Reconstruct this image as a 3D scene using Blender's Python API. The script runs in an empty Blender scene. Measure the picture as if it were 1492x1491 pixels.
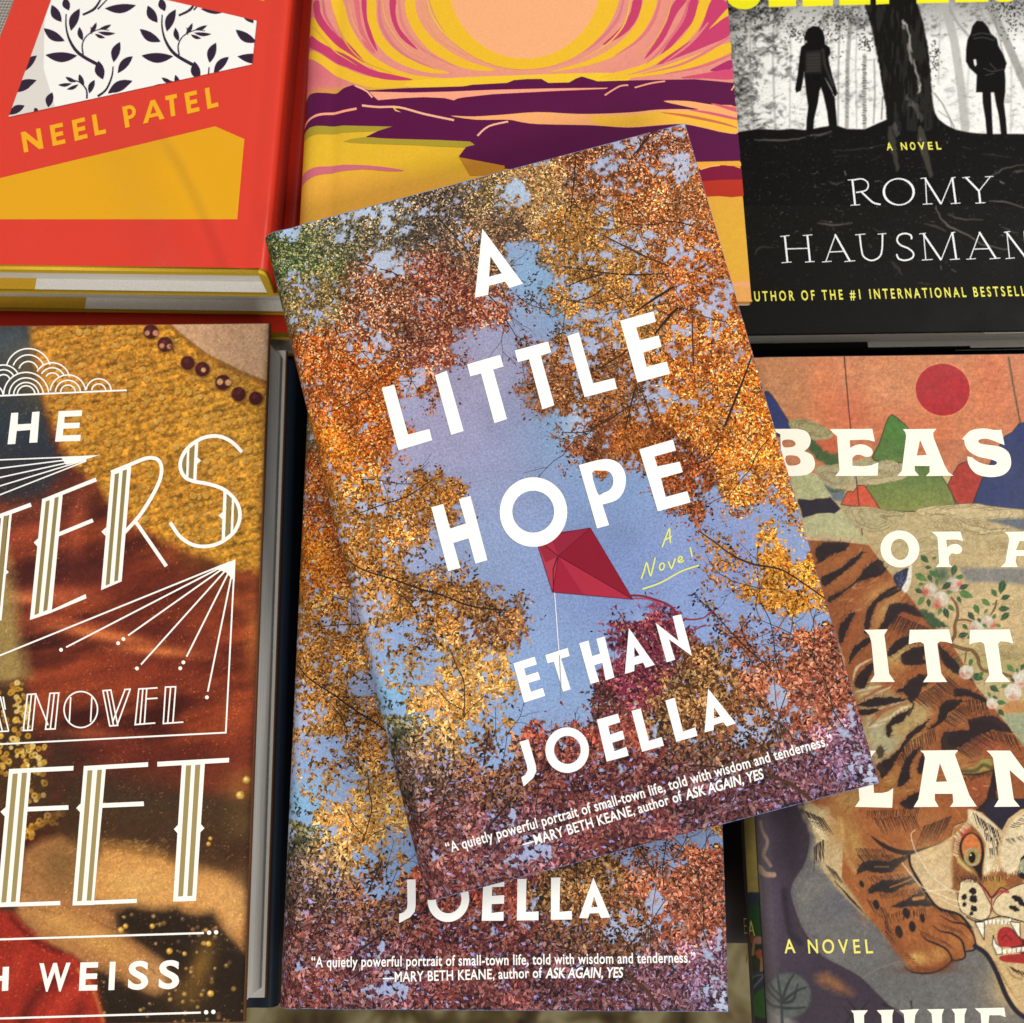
import bpy, math, random
import numpy as np
from mathutils import Vector, Matrix
from mathutils.geometry import tessellate_polygon

S = bpy.context.scene
COL = S.collection

# ---------------------------------------------------------------- camera
TILT, CAM_Z = 0.193, 0.4063
cam = bpy.data.objects.new('camera', bpy.data.cameras.new('camera'))
COL.objects.link(cam)
cam.data.sensor_width = 36.0
cam.data.lens = 36.0
cam.data.clip_start, cam.data.clip_end = 0.01, 50.0
cam.location = (0, 0, CAM_Z)
cam.rotation_euler = (TILT, 0, 0)
S.camera = cam
cam.data.dof.use_dof = True
cam.data.dof.focus_distance = 0.345
cam.data.dof.aperture_fstop = 14.0
CAM = np.array([0, 0, CAM_Z])
RIGHT = np.array([1.0, 0, 0])
UP = np.array([0, math.cos(TILT), math.sin(TILT)])
FWD = np.array([0, math.sin(TILT), -math.cos(TILT)])

# ---------------------------------------------------------------- light
world = bpy.data.worlds.new('World')
S.world = world
world.use_nodes = True
bg = world.node_tree.nodes['Background']
bg.inputs[0].default_value = (1.0, 0.98, 0.96, 1)
bg.inputs[1].default_value = 0.36


def area(name, loc, target, size, power, color):
    d = bpy.data.lights.new(name, 'AREA')
    d.shape = 'RECTANGLE'
    d.size, d.size_y = size
    d.energy = power
    d.color = color
    o = bpy.data.objects.new(name, d)
    COL.objects.link(o)
    o.location = loc
    o.rotation_euler = (Vector(target) - Vector(loc)).to_track_quat('-Z', 'Y').to_euler()
    return o


area('ceiling_light', (1.05, 0.70, 1.45), (0.0, 0.02, 0.05), (0.7, 0.5), 22.0, (1.0, 0.99, 0.97))
area('left_fill', (-1.25, 0.35, 1.5), (0.0, 0.0, 0.05), (0.5, 0.5), 6.0, (1.0, 0.97, 0.93))  # fill added from the left to soften the key light
area('front_fill', (0.30, -1.15, 1.65), (0.0, 0.0, 0.05), (0.7, 0.4), 25.0, (1.0, 0.98, 0.95))  # added fill, brightens the page ends and flaps facing the viewer

S.view_settings.view_transform = 'Standard'
S.view_settings.look = 'None'
S.view_settings.gamma = 1.0
S.view_settings.exposure = -0.04

ALB = 0.86          # printed paper reflects a little less than the picture's own values


# ---------------------------------------------------------------- helpers
def srgb(c):
    """'rrggbb' or an array of 0..255 -> linear albedo"""
    if isinstance(c, str):
        c = [int(c[i:i + 2], 16) for i in (0, 2, 4)]
    c = np.asarray(c, float) / 255.0
    return np.where(c <= 0.04045, c / 12.92, ((c + 0.055) / 1.055) ** 2.4) * ALB


def rgb(c):
    return np.array([int(c[i:i + 2], 16) for i in (0, 2, 4)], float)


def zz(pts, ox, oy, s):
    """points read off an enlargement -> photograph pixels"""
    return [(ox + x * s, oy + y * s) for x, y in pts]


def ray(P):
    P = np.atleast_2d(np.asarray(P, float))
    x = (P[:, 0] - 746.0) / 1492.0
    y = -(P[:, 1] - 745.5) / 1492.0
    return FWD[None] + x[:, None] * RIGHT[None] + y[:, None] * UP[None]


def cam2w(p):
    return CAM + p[0] * RIGHT + p[1] * UP + p[2] * FWD


def smooth(pts, n=5, closed=True):
    """Catmull-Rom through the points"""
    P = np.asarray(pts, float)
    m = len(P)
    out = []
    rng = range(m) if closed else range(m - 1)
    for i in rng:
        if closed:
            a, b, c, d = P[i - 1], P[i], P[(i + 1) % m], P[(i + 2) % m]
        else:
            a, b, c, d = P[max(i - 1, 0)], P[i], P[i + 1], P[min(i + 2, m - 1)]
        for k in range(n):
            t = k / n
            out.append(0.5 * ((2 * b) + (c - a) * t + (2 * a - 5 * b + 4 * c - d) * t * t + (-a + 3 * b - 3 * c + d) * t ** 3))
    if not closed:
        out.append(P[-1])
    return np.array(out)


def ell(cx, cy, rx, ry, rot=0.0, n=40, a0=0.0, a1=2 * math.pi, close=True):
    t = np.linspace(a0, a1, n, endpoint=not close)
    x, y = rx * np.cos(t), ry * np.sin(t)
    c, s = math.cos(rot), math.sin(rot)
    return np.stack([cx + c * x - s * y, cy + s * x + c * y], 1)


def _h(ix, iy, seed):
    n = (ix.astype(np.int64) * 374761393 + iy.astype(np.int64) * 668265263 + seed * 974634777) & 0xffffffff
    n = ((n ^ (n >> 13)) * 1274126177) & 0xffffffff
    n = ((n ^ (n >> 16)) * 2246822519) & 0xffffffff
    return ((n ^ (n >> 15)) & 0xffffff) / float(0xffffff)


def vnoise(x, y, seed=0):
    x, y = np.asarray(x, float), np.asarray(y, float)
    ix, iy = np.floor(x), np.floor(y)
    fx, fy = x - ix, y - iy
    fx = fx * fx * (3 - 2 * fx)
    fy = fy * fy * (3 - 2 * fy)
    a, b = _h(ix, iy, seed), _h(ix + 1, iy, seed)
    c, d = _h(ix, iy + 1, seed), _h(ix + 1, iy + 1, seed)
    return (a + (b - a) * fx) * (1 - fy) + (c + (d - c) * fx) * fy


def fbm(x, y, seed=0, o=4):
    s, a, t = 0, 1, 0
    for i in range(o):
        s = s + a * vnoise(x * 2 ** i, y * 2 ** i, seed + 17 * i)
        t += a
        a *= 0.55
    return s / t


def sdist(P, X, Y):
    """signed distance to a closed polygon, negative inside"""
    P = np.asarray(P, float)
    d2 = np.full(X.shape, 1e18)
    ins = np.zeros(X.shape, bool)
    for i in range(len(P)):
        x0, y0 = P[i - 1]
        x1, y1 = P[i]
        ex, ey = x1 - x0, y1 - y0
        L = ex * ex + ey * ey + 1e-12
        t = np.clip(((X - x0) * ex + (Y - y0) * ey) / L, 0, 1)
        d2 = np.minimum(d2, (X - x0 - t * ex) ** 2 + (Y - y0 - t * ey) ** 2)
        if y0 != y1:
            c = ((Y >= y0) != (Y >= y1)) & (X < (x1 - x0) * (Y - y0) / (y1 - y0) + x0)
            ins ^= c
    d = np.sqrt(d2)
    return np.where(ins, -d, d)


def pdist(P, X, Y):
    """distance to an open polyline and the position along it (0..1)"""
    P = np.asarray(P, float)
    best = np.full(X.shape, 1e18)
    pos = np.zeros(X.shape)
    n = len(P) - 1
    for i in range(n):
        x0, y0 = P[i]
        ex, ey = P[i + 1] - P[i]
        L = ex * ex + ey * ey + 1e-12
        t = np.clip(((X - x0) * ex + (Y - y0) * ey) / L, 0, 1)
        d = (X - x0 - t * ex) ** 2 + (Y - y0 - t * ey) ** 2
        m = d < best
        best = np.where(m, d, best)
        pos = np.where(m, (i + t) / n, pos)
    return np.sqrt(best), pos


# ---------------------------------------------------------------- mesh accumulation
class Acc:
    def __init__(s):
        s.v, s.c, s.t, s.q, s.n = [], [], [], [], 0

    def add(s, v, c, tris=None, quads=None):
        v = np.asarray(v, float).reshape(-1, 3)
        c = np.asarray(c, float)
        if c.ndim == 1:
            c = np.repeat(c[None], len(v), 0)
        s.v.append(v)
        s.c.append(c)
        if tris is not None and len(tris):
            s.t.append(np.asarray(tris, int) + s.n)
        if quads is not None and len(quads):
            s.q.append(np.asarray(quads, int) + s.n)
        s.n += len(v)

    def mesh(s, name):
        v = np.concatenate(s.v)
        c = np.concatenate(s.c)
        t = np.concatenate(s.t) if s.t else np.zeros((0, 3), int)
        q = np.concatenate(s.q) if s.q else np.zeros((0, 4), int)
        me = bpy.data.meshes.new(name)
        me.vertices.add(len(v))
        me.vertices.foreach_set('co', v.astype(np.float32).ravel())
        nl = len(t) * 3 + len(q) * 4
        me.loops.add(nl)
        me.loops.foreach_set('vertex_index', np.concatenate([t.ravel(), q.ravel()]).astype(np.int32))
        me.polygons.add(len(t) + len(q))
        st = np.concatenate([np.arange(len(t)) * 3, len(t) * 3 + np.arange(len(q)) * 4])
        me.polygons.foreach_set('loop_start', st.astype(np.int32))
        a = me.color_attributes.new('ink', 'FLOAT_COLOR', 'POINT')
        c4 = np.concatenate([np.clip(c, 0, 1), np.ones((len(c), 1))], 1)
        a.data.foreach_set('color', c4.astype(np.float32).ravel())
        me.update(calc_edges=True)
        me.validate()
        return me


def link(name, me, mat, parent=None, kind=None):
    me.materials.clear()
    me.materials.append(mat)
    o = bpy.data.objects.new(name, me)
    COL.objects.link(o)
    if parent is not None:
        o.parent = parent
    if kind:
        o['kind'] = kind
    return o


# ---------------------------------------------------------------- materials
def print_mat(name, rough=0.46, grain=0.10, gscale=2600.0, spec=0.12, bump=0.03):
    """printed and coated paper: ink comes from the mesh, the grain of the printing from noise"""
    m = bpy.data.materials.new(name)
    m.use_nodes = True
    nt = m.node_tree
    p = nt.nodes['Principled BSDF']
    at = nt.nodes.new('ShaderNodeVertexColor')
    at.layer_name = 'ink'
    tc = nt.nodes.new('ShaderNodeTexCoord')
    no = nt.nodes.new('ShaderNodeTexNoise')
    no.inputs['Scale'].default_value = gscale
    no.inputs['Detail'].default_value = 2.0
    nt.links.new(tc.outputs['Object'], no.inputs['Vector'])
    mr = nt.nodes.new('ShaderNodeMapRange')
    mr.inputs['From Min'].default_value = 0.25
    mr.inputs['From Max'].default_value = 0.75
    mr.inputs['To Min'].default_value = 1.0 - grain
    mr.inputs['To Max'].default_value = 1.0 + grain
    nt.links.new(no.outputs['Fac'], mr.inputs['Value'])
    mx = nt.nodes.new('ShaderNodeVectorMath')
    mx.operation = 'SCALE'
    nt.links.new(at.outputs['Color'], mx.inputs[0])
    nt.links.new(mr.outputs['Result'], mx.inputs['Scale'])
    nt.links.new(mx.outputs['Vector'], p.inputs['Base Color'])
    # faint handling wear in the gloss
    n2 = nt.nodes.new('ShaderNodeTexNoise')
    n2.inputs['Scale'].default_value = 60.0
    n2.inputs['Detail'].default_value = 5.0
    nt.links.new(tc.outputs['Object'], n2.inputs['Vector'])
    m2 = nt.nodes.new('ShaderNodeMapRange')
    m2.inputs['From Min'].default_value = 0.3
    m2.inputs['From Max'].default_value = 0.7
    m2.inputs['To Min'].default_value = rough - 0.07
    m2.inputs['To Max'].default_value = rough + 0.07
    nt.links.new(n2.outputs['Fac'], m2.inputs['Value'])
    nt.links.new(m2.outputs['Result'], p.inputs['Roughness'])
    p.inputs['Specular IOR Level'].default_value = spec
    bp = nt.nodes.new('ShaderNodeBump')
    bp.inputs['Strength'].default_value = bump
    bp.inputs['Distance'].default_value = 0.001
    nt.links.new(n2.outputs['Fac'], bp.inputs['Height'])
    nt.links.new(bp.outputs['Normal'], p.inputs['Normal'])
    return m


def page_mat(name, c1, c2):
    """cut page edges: hundreds of thin sheets"""
    m = bpy.data.materials.new(name)
    m.use_nodes = True
    nt = m.node_tree
    p = nt.nodes['Principled BSDF']
    tc = nt.nodes.new('ShaderNodeTexCoord')
    mp = nt.nodes.new('ShaderNodeMapping')
    mp.inputs['Scale'].default_value = (25.0, 25.0, 5200.0)
    nt.links.new(tc.outputs['Object'], mp.inputs['Vector'])
    no = nt.nodes.new('ShaderNodeTexNoise')
    no.inputs['Scale'].default_value = 1.0
    no.inputs['Detail'].default_value = 3.0
    nt.links.new(mp.outputs['Vector'], no.inputs['Vector'])
    r = nt.nodes.new('ShaderNodeValToRGB')
    r.color_ramp.elements[0].position = 0.35
    r.color_ramp.elements[1].position = 0.65
    r.color_ramp.elements[0].color = (*srgb(c1), 1)
    r.color_ramp.elements[1].color = (*srgb(c2), 1)
    nt.links.new(no.outputs['Fac'], r.inputs['Fac'])
    nt.links.new(r.outputs['Color'], p.inputs['Base Color'])
    p.inputs['Roughness'].default_value = 0.85
    bp = nt.nodes.new('ShaderNodeBump')
    bp.inputs['Strength'].default_value = 0.25
    bp.inputs['Distance'].default_value = 0.0002
    nt.links.new(no.outputs['Fac'], bp.inputs['Height'])
    nt.links.new(bp.outputs['Normal'], p.inputs['Normal'])
    return m


M_PRINT = print_mat('coated_print')
M_GLOSS = print_mat('glossy_print', rough=0.22, grain=0.06, spec=0.45)
M_PHOTO = print_mat('photo_print', rough=0.45, grain=0.24, gscale=1500.0, spec=0.08)
M_LETTER = print_mat('lettering_ink', rough=0.40, grain=0.05, spec=0.10)
M_BOARD = print_mat('board_cloth', rough=0.7, grain=0.12, gscale=1800.0, spec=0.2)
M_PAGE = page_mat('page_edges', 'c9c3b6', 'f6f2e8')


# ---------------------------------------------------------------- a hardback book
class Book:
    """local frame: u along the cover's width, v along its height, z up; the cover's face is at z = t"""

    def __init__(s, O, U, V, w, h, t, spine='L', r=0.0042, bump=None, groove=0.00035):
        s.U = U / np.linalg.norm(U)
        V = V - s.U * (V @ s.U)
        s.V = V / np.linalg.norm(V)
        s.N = np.cross(s.U, s.V)
        s.O, s.w, s.h, s.t, s.spine, s.r, s.bump = np.asarray(O, float), w, h, t, spine, r, bump
        # the face falls away in an arc at the spine and dips a little along the joint
        k = np.array([0.0] + [s.r * x for x in (0.04, 0.10, 0.20, 0.33, 0.48, 0.64, 0.82, 1.0)] + [s.r + 0.0005 * i for i in range(1, 25)])
        z = -(s.r - np.sqrt(np.maximum(s.r ** 2 - np.clip(s.r - k, 0, s.r) ** 2, 0)))
        z = z - groove * np.exp(-((k - s.r - 0.0052) / 0.0026) ** 2) * (k > s.r)
        z[-1] = 0.0
        s.kz = (k, z)
        s.br = [float(x) for x in k[1:]] if spine == 'L' else [float(w - x) for x in k[1:]]
        s.layer = 0

    def uv(s, P):
        d = ray(P)
        k = ((s.O - CAM) @ s.N) / (d @ s.N)
        X = CAM + d * k[:, None] - s.O
        return np.stack([X @ s.U, X @ s.V], 1)

    def px(s, u, v):
        X = s.O + u[..., None] * s.U + v[..., None] * s.V - CAM
        z = X @ FWD
        return 746.0 + 1492.0 * (X @ RIGHT) / z, 745.5 - 1492.0 * (X @ UP) / z

    def lift(s, u, v):
        d = np.clip(u if s.spine == 'L' else s.w - u, 0, None)
        z = np.interp(d, *s.kz)
        if s.bump is not None:
            z = z + s.bump(u, v)
        return z

    def surf(s, uv, off):
        uv = np.asarray(uv, float)
        return np.stack([uv[:, 0], uv[:, 1], s.t + s.lift(uv[:, 0], uv[:, 1]) + off], 1)

    # -- flat printed shapes -------------------------------------------------
    def _emit(s, acc, tris, col, off, clip=None):
        w, h = s.w, s.h
        planes = [(1, 0, 0.00001), (-1, 0, -(w - 0.00001)), (0, 1, 0.00001), (0, -1, -(h - 0.00001))]
        if clip is not None:
            C = s.uv(clip)
            A = sum(C[i - 1][0] * C[i][1] - C[i][0] * C[i - 1][1] for i in range(len(C)))
            if A < 0:
                C = C[::-1]
            for i in range(len(C)):
                a, b = C[i - 1], C[i]
                nx, ny = -(b - a)[1], (b - a)[0]
                planes.append((nx, ny, nx * a[0] + ny * a[1]))

        def cut(P, pl):
            out = []
            for i in range(len(P)):
                a, b = P[i - 1], P[i]
                da, db = pl[0] * a[0] + pl[1] * a[1] - pl[2], pl[0] * b[0] + pl[1] * b[1] - pl[2]
                if (da >= 0) != (db >= 0):
                    k = da / (da - db)
                    out.append((a[0] + (b[0] - a[0]) * k, a[1] + (b[1] - a[1]) * k))
                if db >= 0:
                    out.append(tuple(b))
            return out
        V, T, n = [], [], 0
        for tri in tris:
            P = [tuple(p) for p in tri]
            for pl in planes:
                P = cut(P, pl)
                if len(P) < 3:
                    break
            if len(P) < 3:
                continue
            pieces = [P]
            us = [p[0] for p in P]
            brs = list(s.br)
            vbr = []
            if s.bump is not None:
                brs += list(np.arange(0.003, s.w, 0.003))
                vbr = list(np.arange(0.003, s.h, 0.003))
            for b in brs:
                if min(us) < b < max(us):
                    nx = []
                    for Q in pieces:
                        for pl in ((1, 0, b), (-1, 0, -b)):
                            R = cut(Q, pl)
                            if len(R) > 2:
                                nx.append(R)
                    pieces = nx
            vs = [p[1] for p in P]
            for b in vbr:
                if min(vs) < b < max(vs):
                    nx = []
                    for Q in pieces:
                        for pl in ((0, 1, b), (0, -1, -b)):
                            R = cut(Q, pl)
                            if len(R) > 2:
                                nx.append(R)
                    pieces = nx
            for Q in pieces:
                V += Q
                T += [(n, n + i, n + i + 1) for i in range(1, len(Q) - 1)]
                n += len(Q)
        if V:
            c = col(np.asarray(V)) if callable(col) else col
            acc.add(s.surf(V, off), c, tris=T)

    def off(s):
        s.layer += 1
        return 0.00004 + 0.0000025 * s.layer

    def poly(s, acc, pts, col, holes=(), clip=None, off=None):
        col = srgb(col) if isinstance(col, str) else col
        loops = [s.uv(pts)] + [s.uv(hh) for hh in holes]
        flat = np.concatenate(loops)
        tr = tessellate_polygon([[Vector((*p, 0)) for p in L] for L in loops])
        tris = [[flat[i] for i in t] for t in tr]
        s._emit(acc, tris, col, s.off() if off is None else off, clip)

    def stroke(s, acc, pts, width, col, closed=False, clip=None, taper=None, off=None):
        """polyline of a width given in photograph pixels"""
        P = np.asarray(pts, float)
        n = len(P)
        L, R = [], []
        for i in range(n):
            if closed:
                a, b = P[i] - P[i - 1], P[(i + 1) % n] - P[i]
            else:
                a = P[i] - P[max(i - 1, 0)]
                b = P[min(i + 1, n - 1)] - P[i]
                if i == 0:
                    a = b
                if i == n - 1:
                    b = a
            a = a / (np.linalg.norm(a) + 1e-9)
            b = b / (np.linalg.norm(b) + 1e-9)
            na, nb = np.array([-a[1], a[0]]), np.array([-b[1], b[0]])
            m = na + nb
            m = m / (np.linalg.norm(m) + 1e-9)
            k = min(1.0 / max(m @ na, 0.4), 2.0)
            wd = width * 0.5
            if taper is not None:
                wd *= np.interp(i / (n - 1), np.linspace(0, 1, len(taper)), taper)
            L.append(P[i] + m * wd * k)
            R.append(P[i] - m * wd * k)
        col = srgb(col) if isinstance(col, str) else col
        lu, ru = s.uv(L), s.uv(R)
        tris = []
        for i in range(n if closed else n - 1):
            j = (i + 1) % n
            tris += [[lu[i], ru[i], ru[j]], [lu[i], ru[j], lu[j]]]
        s._emit(acc, tris, col, s.off() if off is None else off, clip)

    def leaf(s, acc, a, b, width, col, clip=None, bend=0.12):
        a, b = np.asarray(a, float), np.asarray(b, float)
        d = b - a
        n = np.array([-d[1], d[0]]) / (np.linalg.norm(d) + 1e-9)
        t = np.linspace(0, 1, 9)
        prof = np.sin(np.pi * t ** 0.85) * width * 0.5
        mid = a[None] + d[None] * t[:, None] + n[None] * (np.sin(np.pi * t) * bend * np.linalg.norm(d) * 0.4)[:, None]
        s.poly(acc, np.concatenate([mid + n * prof[:, None], (mid - n * prof[:, None])[::-1][1:-1]]), col, clip=clip)

    def text(s, acc, txt, p0, p1, height, col, bold=0.0, spacing=1.0, up=None, shear=0.0, off=None):
        """letters set between two baseline pixels; height in pixels of a capital"""
        V, T, w, ch = text_geo(txt, bold, spacing)
        a, b = s.uv([p0])[0], s.uv([p1])[0]
        d = b - a
        x = d / w
        if up is None:
            mm = np.linalg.norm(d) / np.linalg.norm(np.subtract(p1, p0))
            y = np.array([-d[1], d[0]]) / np.linalg.norm(d) * height * mm / ch
        else:
            y = (s.uv([up])[0] - a) / ch
        Q = a[None] + V[:, :1] * x[None] + V[:, 1:2] * (y[None] + x[None] * shear)
        s._emit(acc, [[Q[i] for i in t] for t in T], srgb(col), s.off() if off is None else off)


_TX = {}


def text_geo(txt, bold, spacing):
    key = (txt, bold, spacing)
    if key not in _TX:
        cu = bpy.data.curves.new('letters', 'FONT')
        cu.body = txt
        cu.size = 1.0
        cu.offset = bold
        cu.space_character = spacing
        cu.resolution_u = 5
        o = bpy.data.objects.new('letters', cu)
        COL.objects.link(o)
        dg = bpy.context.evaluated_depsgraph_get()
        dg.update()
        me = o.evaluated_get(dg).to_mesh()
        me.calc_loop_triangles()
        V = np.array([v.co[:2] for v in me.vertices])
        T = [tuple(t.vertices) for t in me.loop_triangles]
        bpy.data.objects.remove(o)
        bpy.data.curves.remove(cu)
        V[:, 0] -= V[:, 0].min()
        _TX[key] = (V, T, V[:, 0].max(), 0.70)
    return _TX[key]


class Field:
    """a painted or photographed picture printed on a cover: a fine lattice of ink values"""

    def __init__(s, b, base, u0, u1, v0, v1, step):
        s.b = b
        nu, nv = max(int((u1 - u0) / step), 2), max(int((v1 - v0) / step), 2)
        u = np.unique(np.concatenate([np.linspace(u0, u1, nu), [x for x in b.br if u0 < x < u1]]))
        v = np.linspace(v0, v1, nv)
        s.u, s.v = np.meshgrid(u, v)
        s.X, s.Y = b.px(s.u, s.v)
        s.c = np.zeros(s.X.shape + (3,)) + rgb(base)

    def _box(s, P, m):
        P = np.asarray(P, float)
        k = (s.X > P[:, 0].min() - m) & (s.X < P[:, 0].max() + m) & (s.Y > P[:, 1].min() - m) & (s.Y < P[:, 1].max() + m)
        return k

    def mix(s, k, a, col):
        col = rgb(col) if isinstance(col, str) else col
        s.c[k] = s.c[k] * (1 - a[:, None]) + col * a[:, None]

    def fill(s, P, col, soft=1.2, alpha=1.0, wob=0.0, ws=14.0, seed=1, tex=0.0):
        k = s._box(P, soft + wob + 2)
        if not k.any():
            return
        X, Y = s.X[k], s.Y[k]
        if wob:
            X2 = X + (fbm(X / ws, Y / ws, seed) - 0.5) * 2 * wob
            Y2 = Y + (fbm(X / ws, Y / ws, seed + 5) - 0.5) * 2 * wob
        else:
            X2, Y2 = X, Y
        a = np.clip(0.5 - sdist(P, X2, Y2) / soft, 0, 1) * alpha
        if tex:
            a = a * np.clip(1 - tex + 2 * tex * fbm(X / 5, Y / 5, seed + 9), 0, 1)
        s.mix(k, a, col)

    def line(s, P, width, col, soft=1.2, alpha=1.0, taper=None):
        k = s._box(P, width + soft + 2)
        if not k.any():
            return
        d, t = pdist(P, s.X[k], s.Y[k])
        w = width * 0.5
        if taper is not None:
            w = w * np.interp(t, np.linspace(0, 1, len(taper)), taper)
        s.mix(k, np.clip(0.5 - (d - w) / soft, 0, 1) * alpha, col)

    def blob(s, x, y, rx, ry, col, rot=0.0, alpha=1.0, p=2.0):
        m = 2.2 * max(rx, ry)
        k = (np.abs(s.X - x) < m) & (np.abs(s.Y - y) < m)
        if not k.any():
            return
        c, n = math.cos(rot), math.sin(rot)
        dx, dy = s.X[k] - x, s.Y[k] - y
        q = ((c * dx + n * dy) / rx) ** 2 + ((-n * dx + c * dy) / ry) ** 2
        s.mix(k, np.exp(-q ** (p / 2)) * alpha, col)

    def disc(s, x, y, r, col, soft=1.2, alpha=1.0, ry=None, rot=0.0):
        s.fill(ell(x, y, r, ry or r, rot, 18), col, soft, alpha)

    def tone(s, k, sat, val):
        g = s.c[k].mean(-1, keepdims=True)
        s.c[k] = (g + (s.c[k] - g) * sat) * val

    def noise(s, scale, amp, seed=3, o=3, sx=1.0):
        n = fbm(s.X / scale * sx, s.Y / scale, seed, o) - 0.5
        s.c = s.c * (1 + amp * 2 * n[..., None])

    def emit(s, acc, off=0.00003):
        n, m = s.X.shape
        uv = np.stack([s.u.ravel(), s.v.ravel()], 1)
        i = np.arange(n * m).reshape(n, m)
        q = np.stack([i[:-1, :-1], i[:-1, 1:], i[1:, 1:], i[1:, :-1]], -1).reshape(-1, 4)
        acc.add(s.b.surf(uv, off), srgb(np.clip(s.c, 0, 255)).reshape(-1, 3), quads=q)


def frame_empty(name, b, label, cat, group=None):
    o = bpy.data.objects.new(name, None)
    COL.objects.link(o)
    o.empty_display_size = 0.02
    m = Matrix.Identity(4)
    base = b.O - b.N * b.t
    for i in range(3):
        m[i][0], m[i][1], m[i][2], m[i][3] = b.U[i], b.V[i], b.N[i], base[i]
    o.matrix_world = m
    o['label'] = label
    o['category'] = cat
    if group:
        o['group'] = group
    return o


def jacket(b, acc, col, flap='efeae0', bt=0.0026, side=None):
    """the paper jacket: front, spine and back in one sheet, its flaps folded in over the boards"""
    w, t, r = b.w, b.t, b.r
    e, g = 0.0007, 0.0001
    P = [(w - 0.05, t - bt - g), (w - e, t - bt - g)]
    P += [(w - e + (e) * math.sin(a), t - bt / 2 + (bt / 2 + g * 0) * -math.cos(a)) for a in np.linspace(0.3, math.pi - 0.02, 7)]
    nf = len(P)
    us = [w - 0.004, w * 0.8, w * 0.5] if b.bump is None else [w - 0.003 * i for i in range(1, 400) if w - 0.003 * i > r + 0.0101]
    if b.bump is not None:
        us = [w - x for x in np.arange(0.003, w, 0.003) if w - x > r + 0.0101] if b.spine == 'R' else list(np.arange(0.003, w, 0.003)[::-1])
    P += [(x, t) for x in us] + [(x, t + z) for x, z in zip(*[q[::-1] for q in b.kz])]
    nt_ = len(P)
    P += [(r - r * math.sin(a), r + r * math.cos(a)) for a in np.linspace(math.pi / 2, math.pi, 7)]
    P += [(w * 0.6, 0.0)]
    nb = len(P)
    P += [(w - e + e * math.sin(a), bt / 2 - bt / 2 * math.cos(a)) for a in np.linspace(0.02, math.pi - 0.3, 7)]
    P += [(w - e, bt + g), (w - 0.05, bt + g)]
    P = np.array(P)
    if b.spine == 'R':
        P[:, 0] = w - P[:, 0]
    vs = np.array([0.0, b.h]) if b.bump is None else np.append(np.arange(0, b.h, 0.003), b.h)
    n, m = len(vs), len(P)
    V = np.zeros((n, m, 3))
    V[..., 0] = P[None, :, 0]
    V[..., 1] = vs[:, None]
    V[..., 2] = P[None, :, 1]
    if b.bump is not None:
        top = np.arange(len(P)) >= nf
        top &= np.arange(len(P)) < nt_ - 6
        uu, vv = np.meshgrid(P[:, 0], vs)
        V[..., 2] += np.where(top[None], b.bump(uu, vv), 0)
    C = np.zeros((n, m, 3)) + srgb(col)
    C[:, :2] = srgb(flap)
    C[:, -2:] = srgb(flap)
    i = np.arange(n * m).reshape(n, m)
    q = np.stack([i[:-1, :-1], i[:-1, 1:], i[1:, 1:], i[1:, :-1]], -1).reshape(-1, 4)
    acc.add(V.reshape(-1, 3), C.reshape(-1, 3), quads=q)


def boards(b, col, bt=0.0026, endpaper=None, split=0.0, flap='efeae0', lip=-0.0003):
    """case: two boards joined by a spine strip, open on three sides"""
    acc = Acc()
    g = 0.0008
    w, t, h, r = b.w - 0.0006, b.t - g, b.h - 0.0003, b.r
    out = [(w, t), (r, t)] + [(g + r - r * math.sin(a), t - r + r * math.cos(a)) for a in np.linspace(0.15, math.pi / 2, 6)] \
        + [(g + r - r * math.sin(a), g + r + r * math.cos(a)) for a in np.linspace(math.pi / 2, math.pi - 0.15, 6)] + [(r, g), (w, g)]
    inn = [(w, g + bt - 2 * g), (0.0032, bt - g), (0.0032, t - bt + g), (w, t - bt + g)]
    P = out + inn
    n = len(P)
    if b.spine == 'R':
        P = [(b.w - u, z) for u, z in P]
    V = [(u, -lip, z) for u, z in P] + [(u, h, z) for u, z in P]
    acc.add(V, srgb(col), quads=[(i, (i + 1) % n, (i + 1) % n + n, i + n) for i in range(n)])
    tr = tessellate_polygon([[Vector((u, z, 0)) for u, z in P]])
    acc.add([(u, -lip, z) for u, z in P], srgb(col), tris=tr)
    acc.add([(u, h, z) for u, z in P], srgb(col), tris=[x[::-1] for x in tr])
    if endpaper:      # paste-down and jacket flap on the inner face of the back board
        z = bt + 0.00025
        k = b.w * split if b.spine == 'L' else b.w * split
        for u0, u1, c in ((0.004, k, endpaper[0]), (k, b.w - 0.0012, endpaper[1])):
            acc.add([(u0, 0.0004 - lip, z), (u1, 0.0004 - lip, z), (u1, h - 0.0006, z), (u0, h - 0.0006, z)], srgb(c), quads=[(0, 1, 2, 3)])
    return acc.mesh('case_boards')


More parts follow.
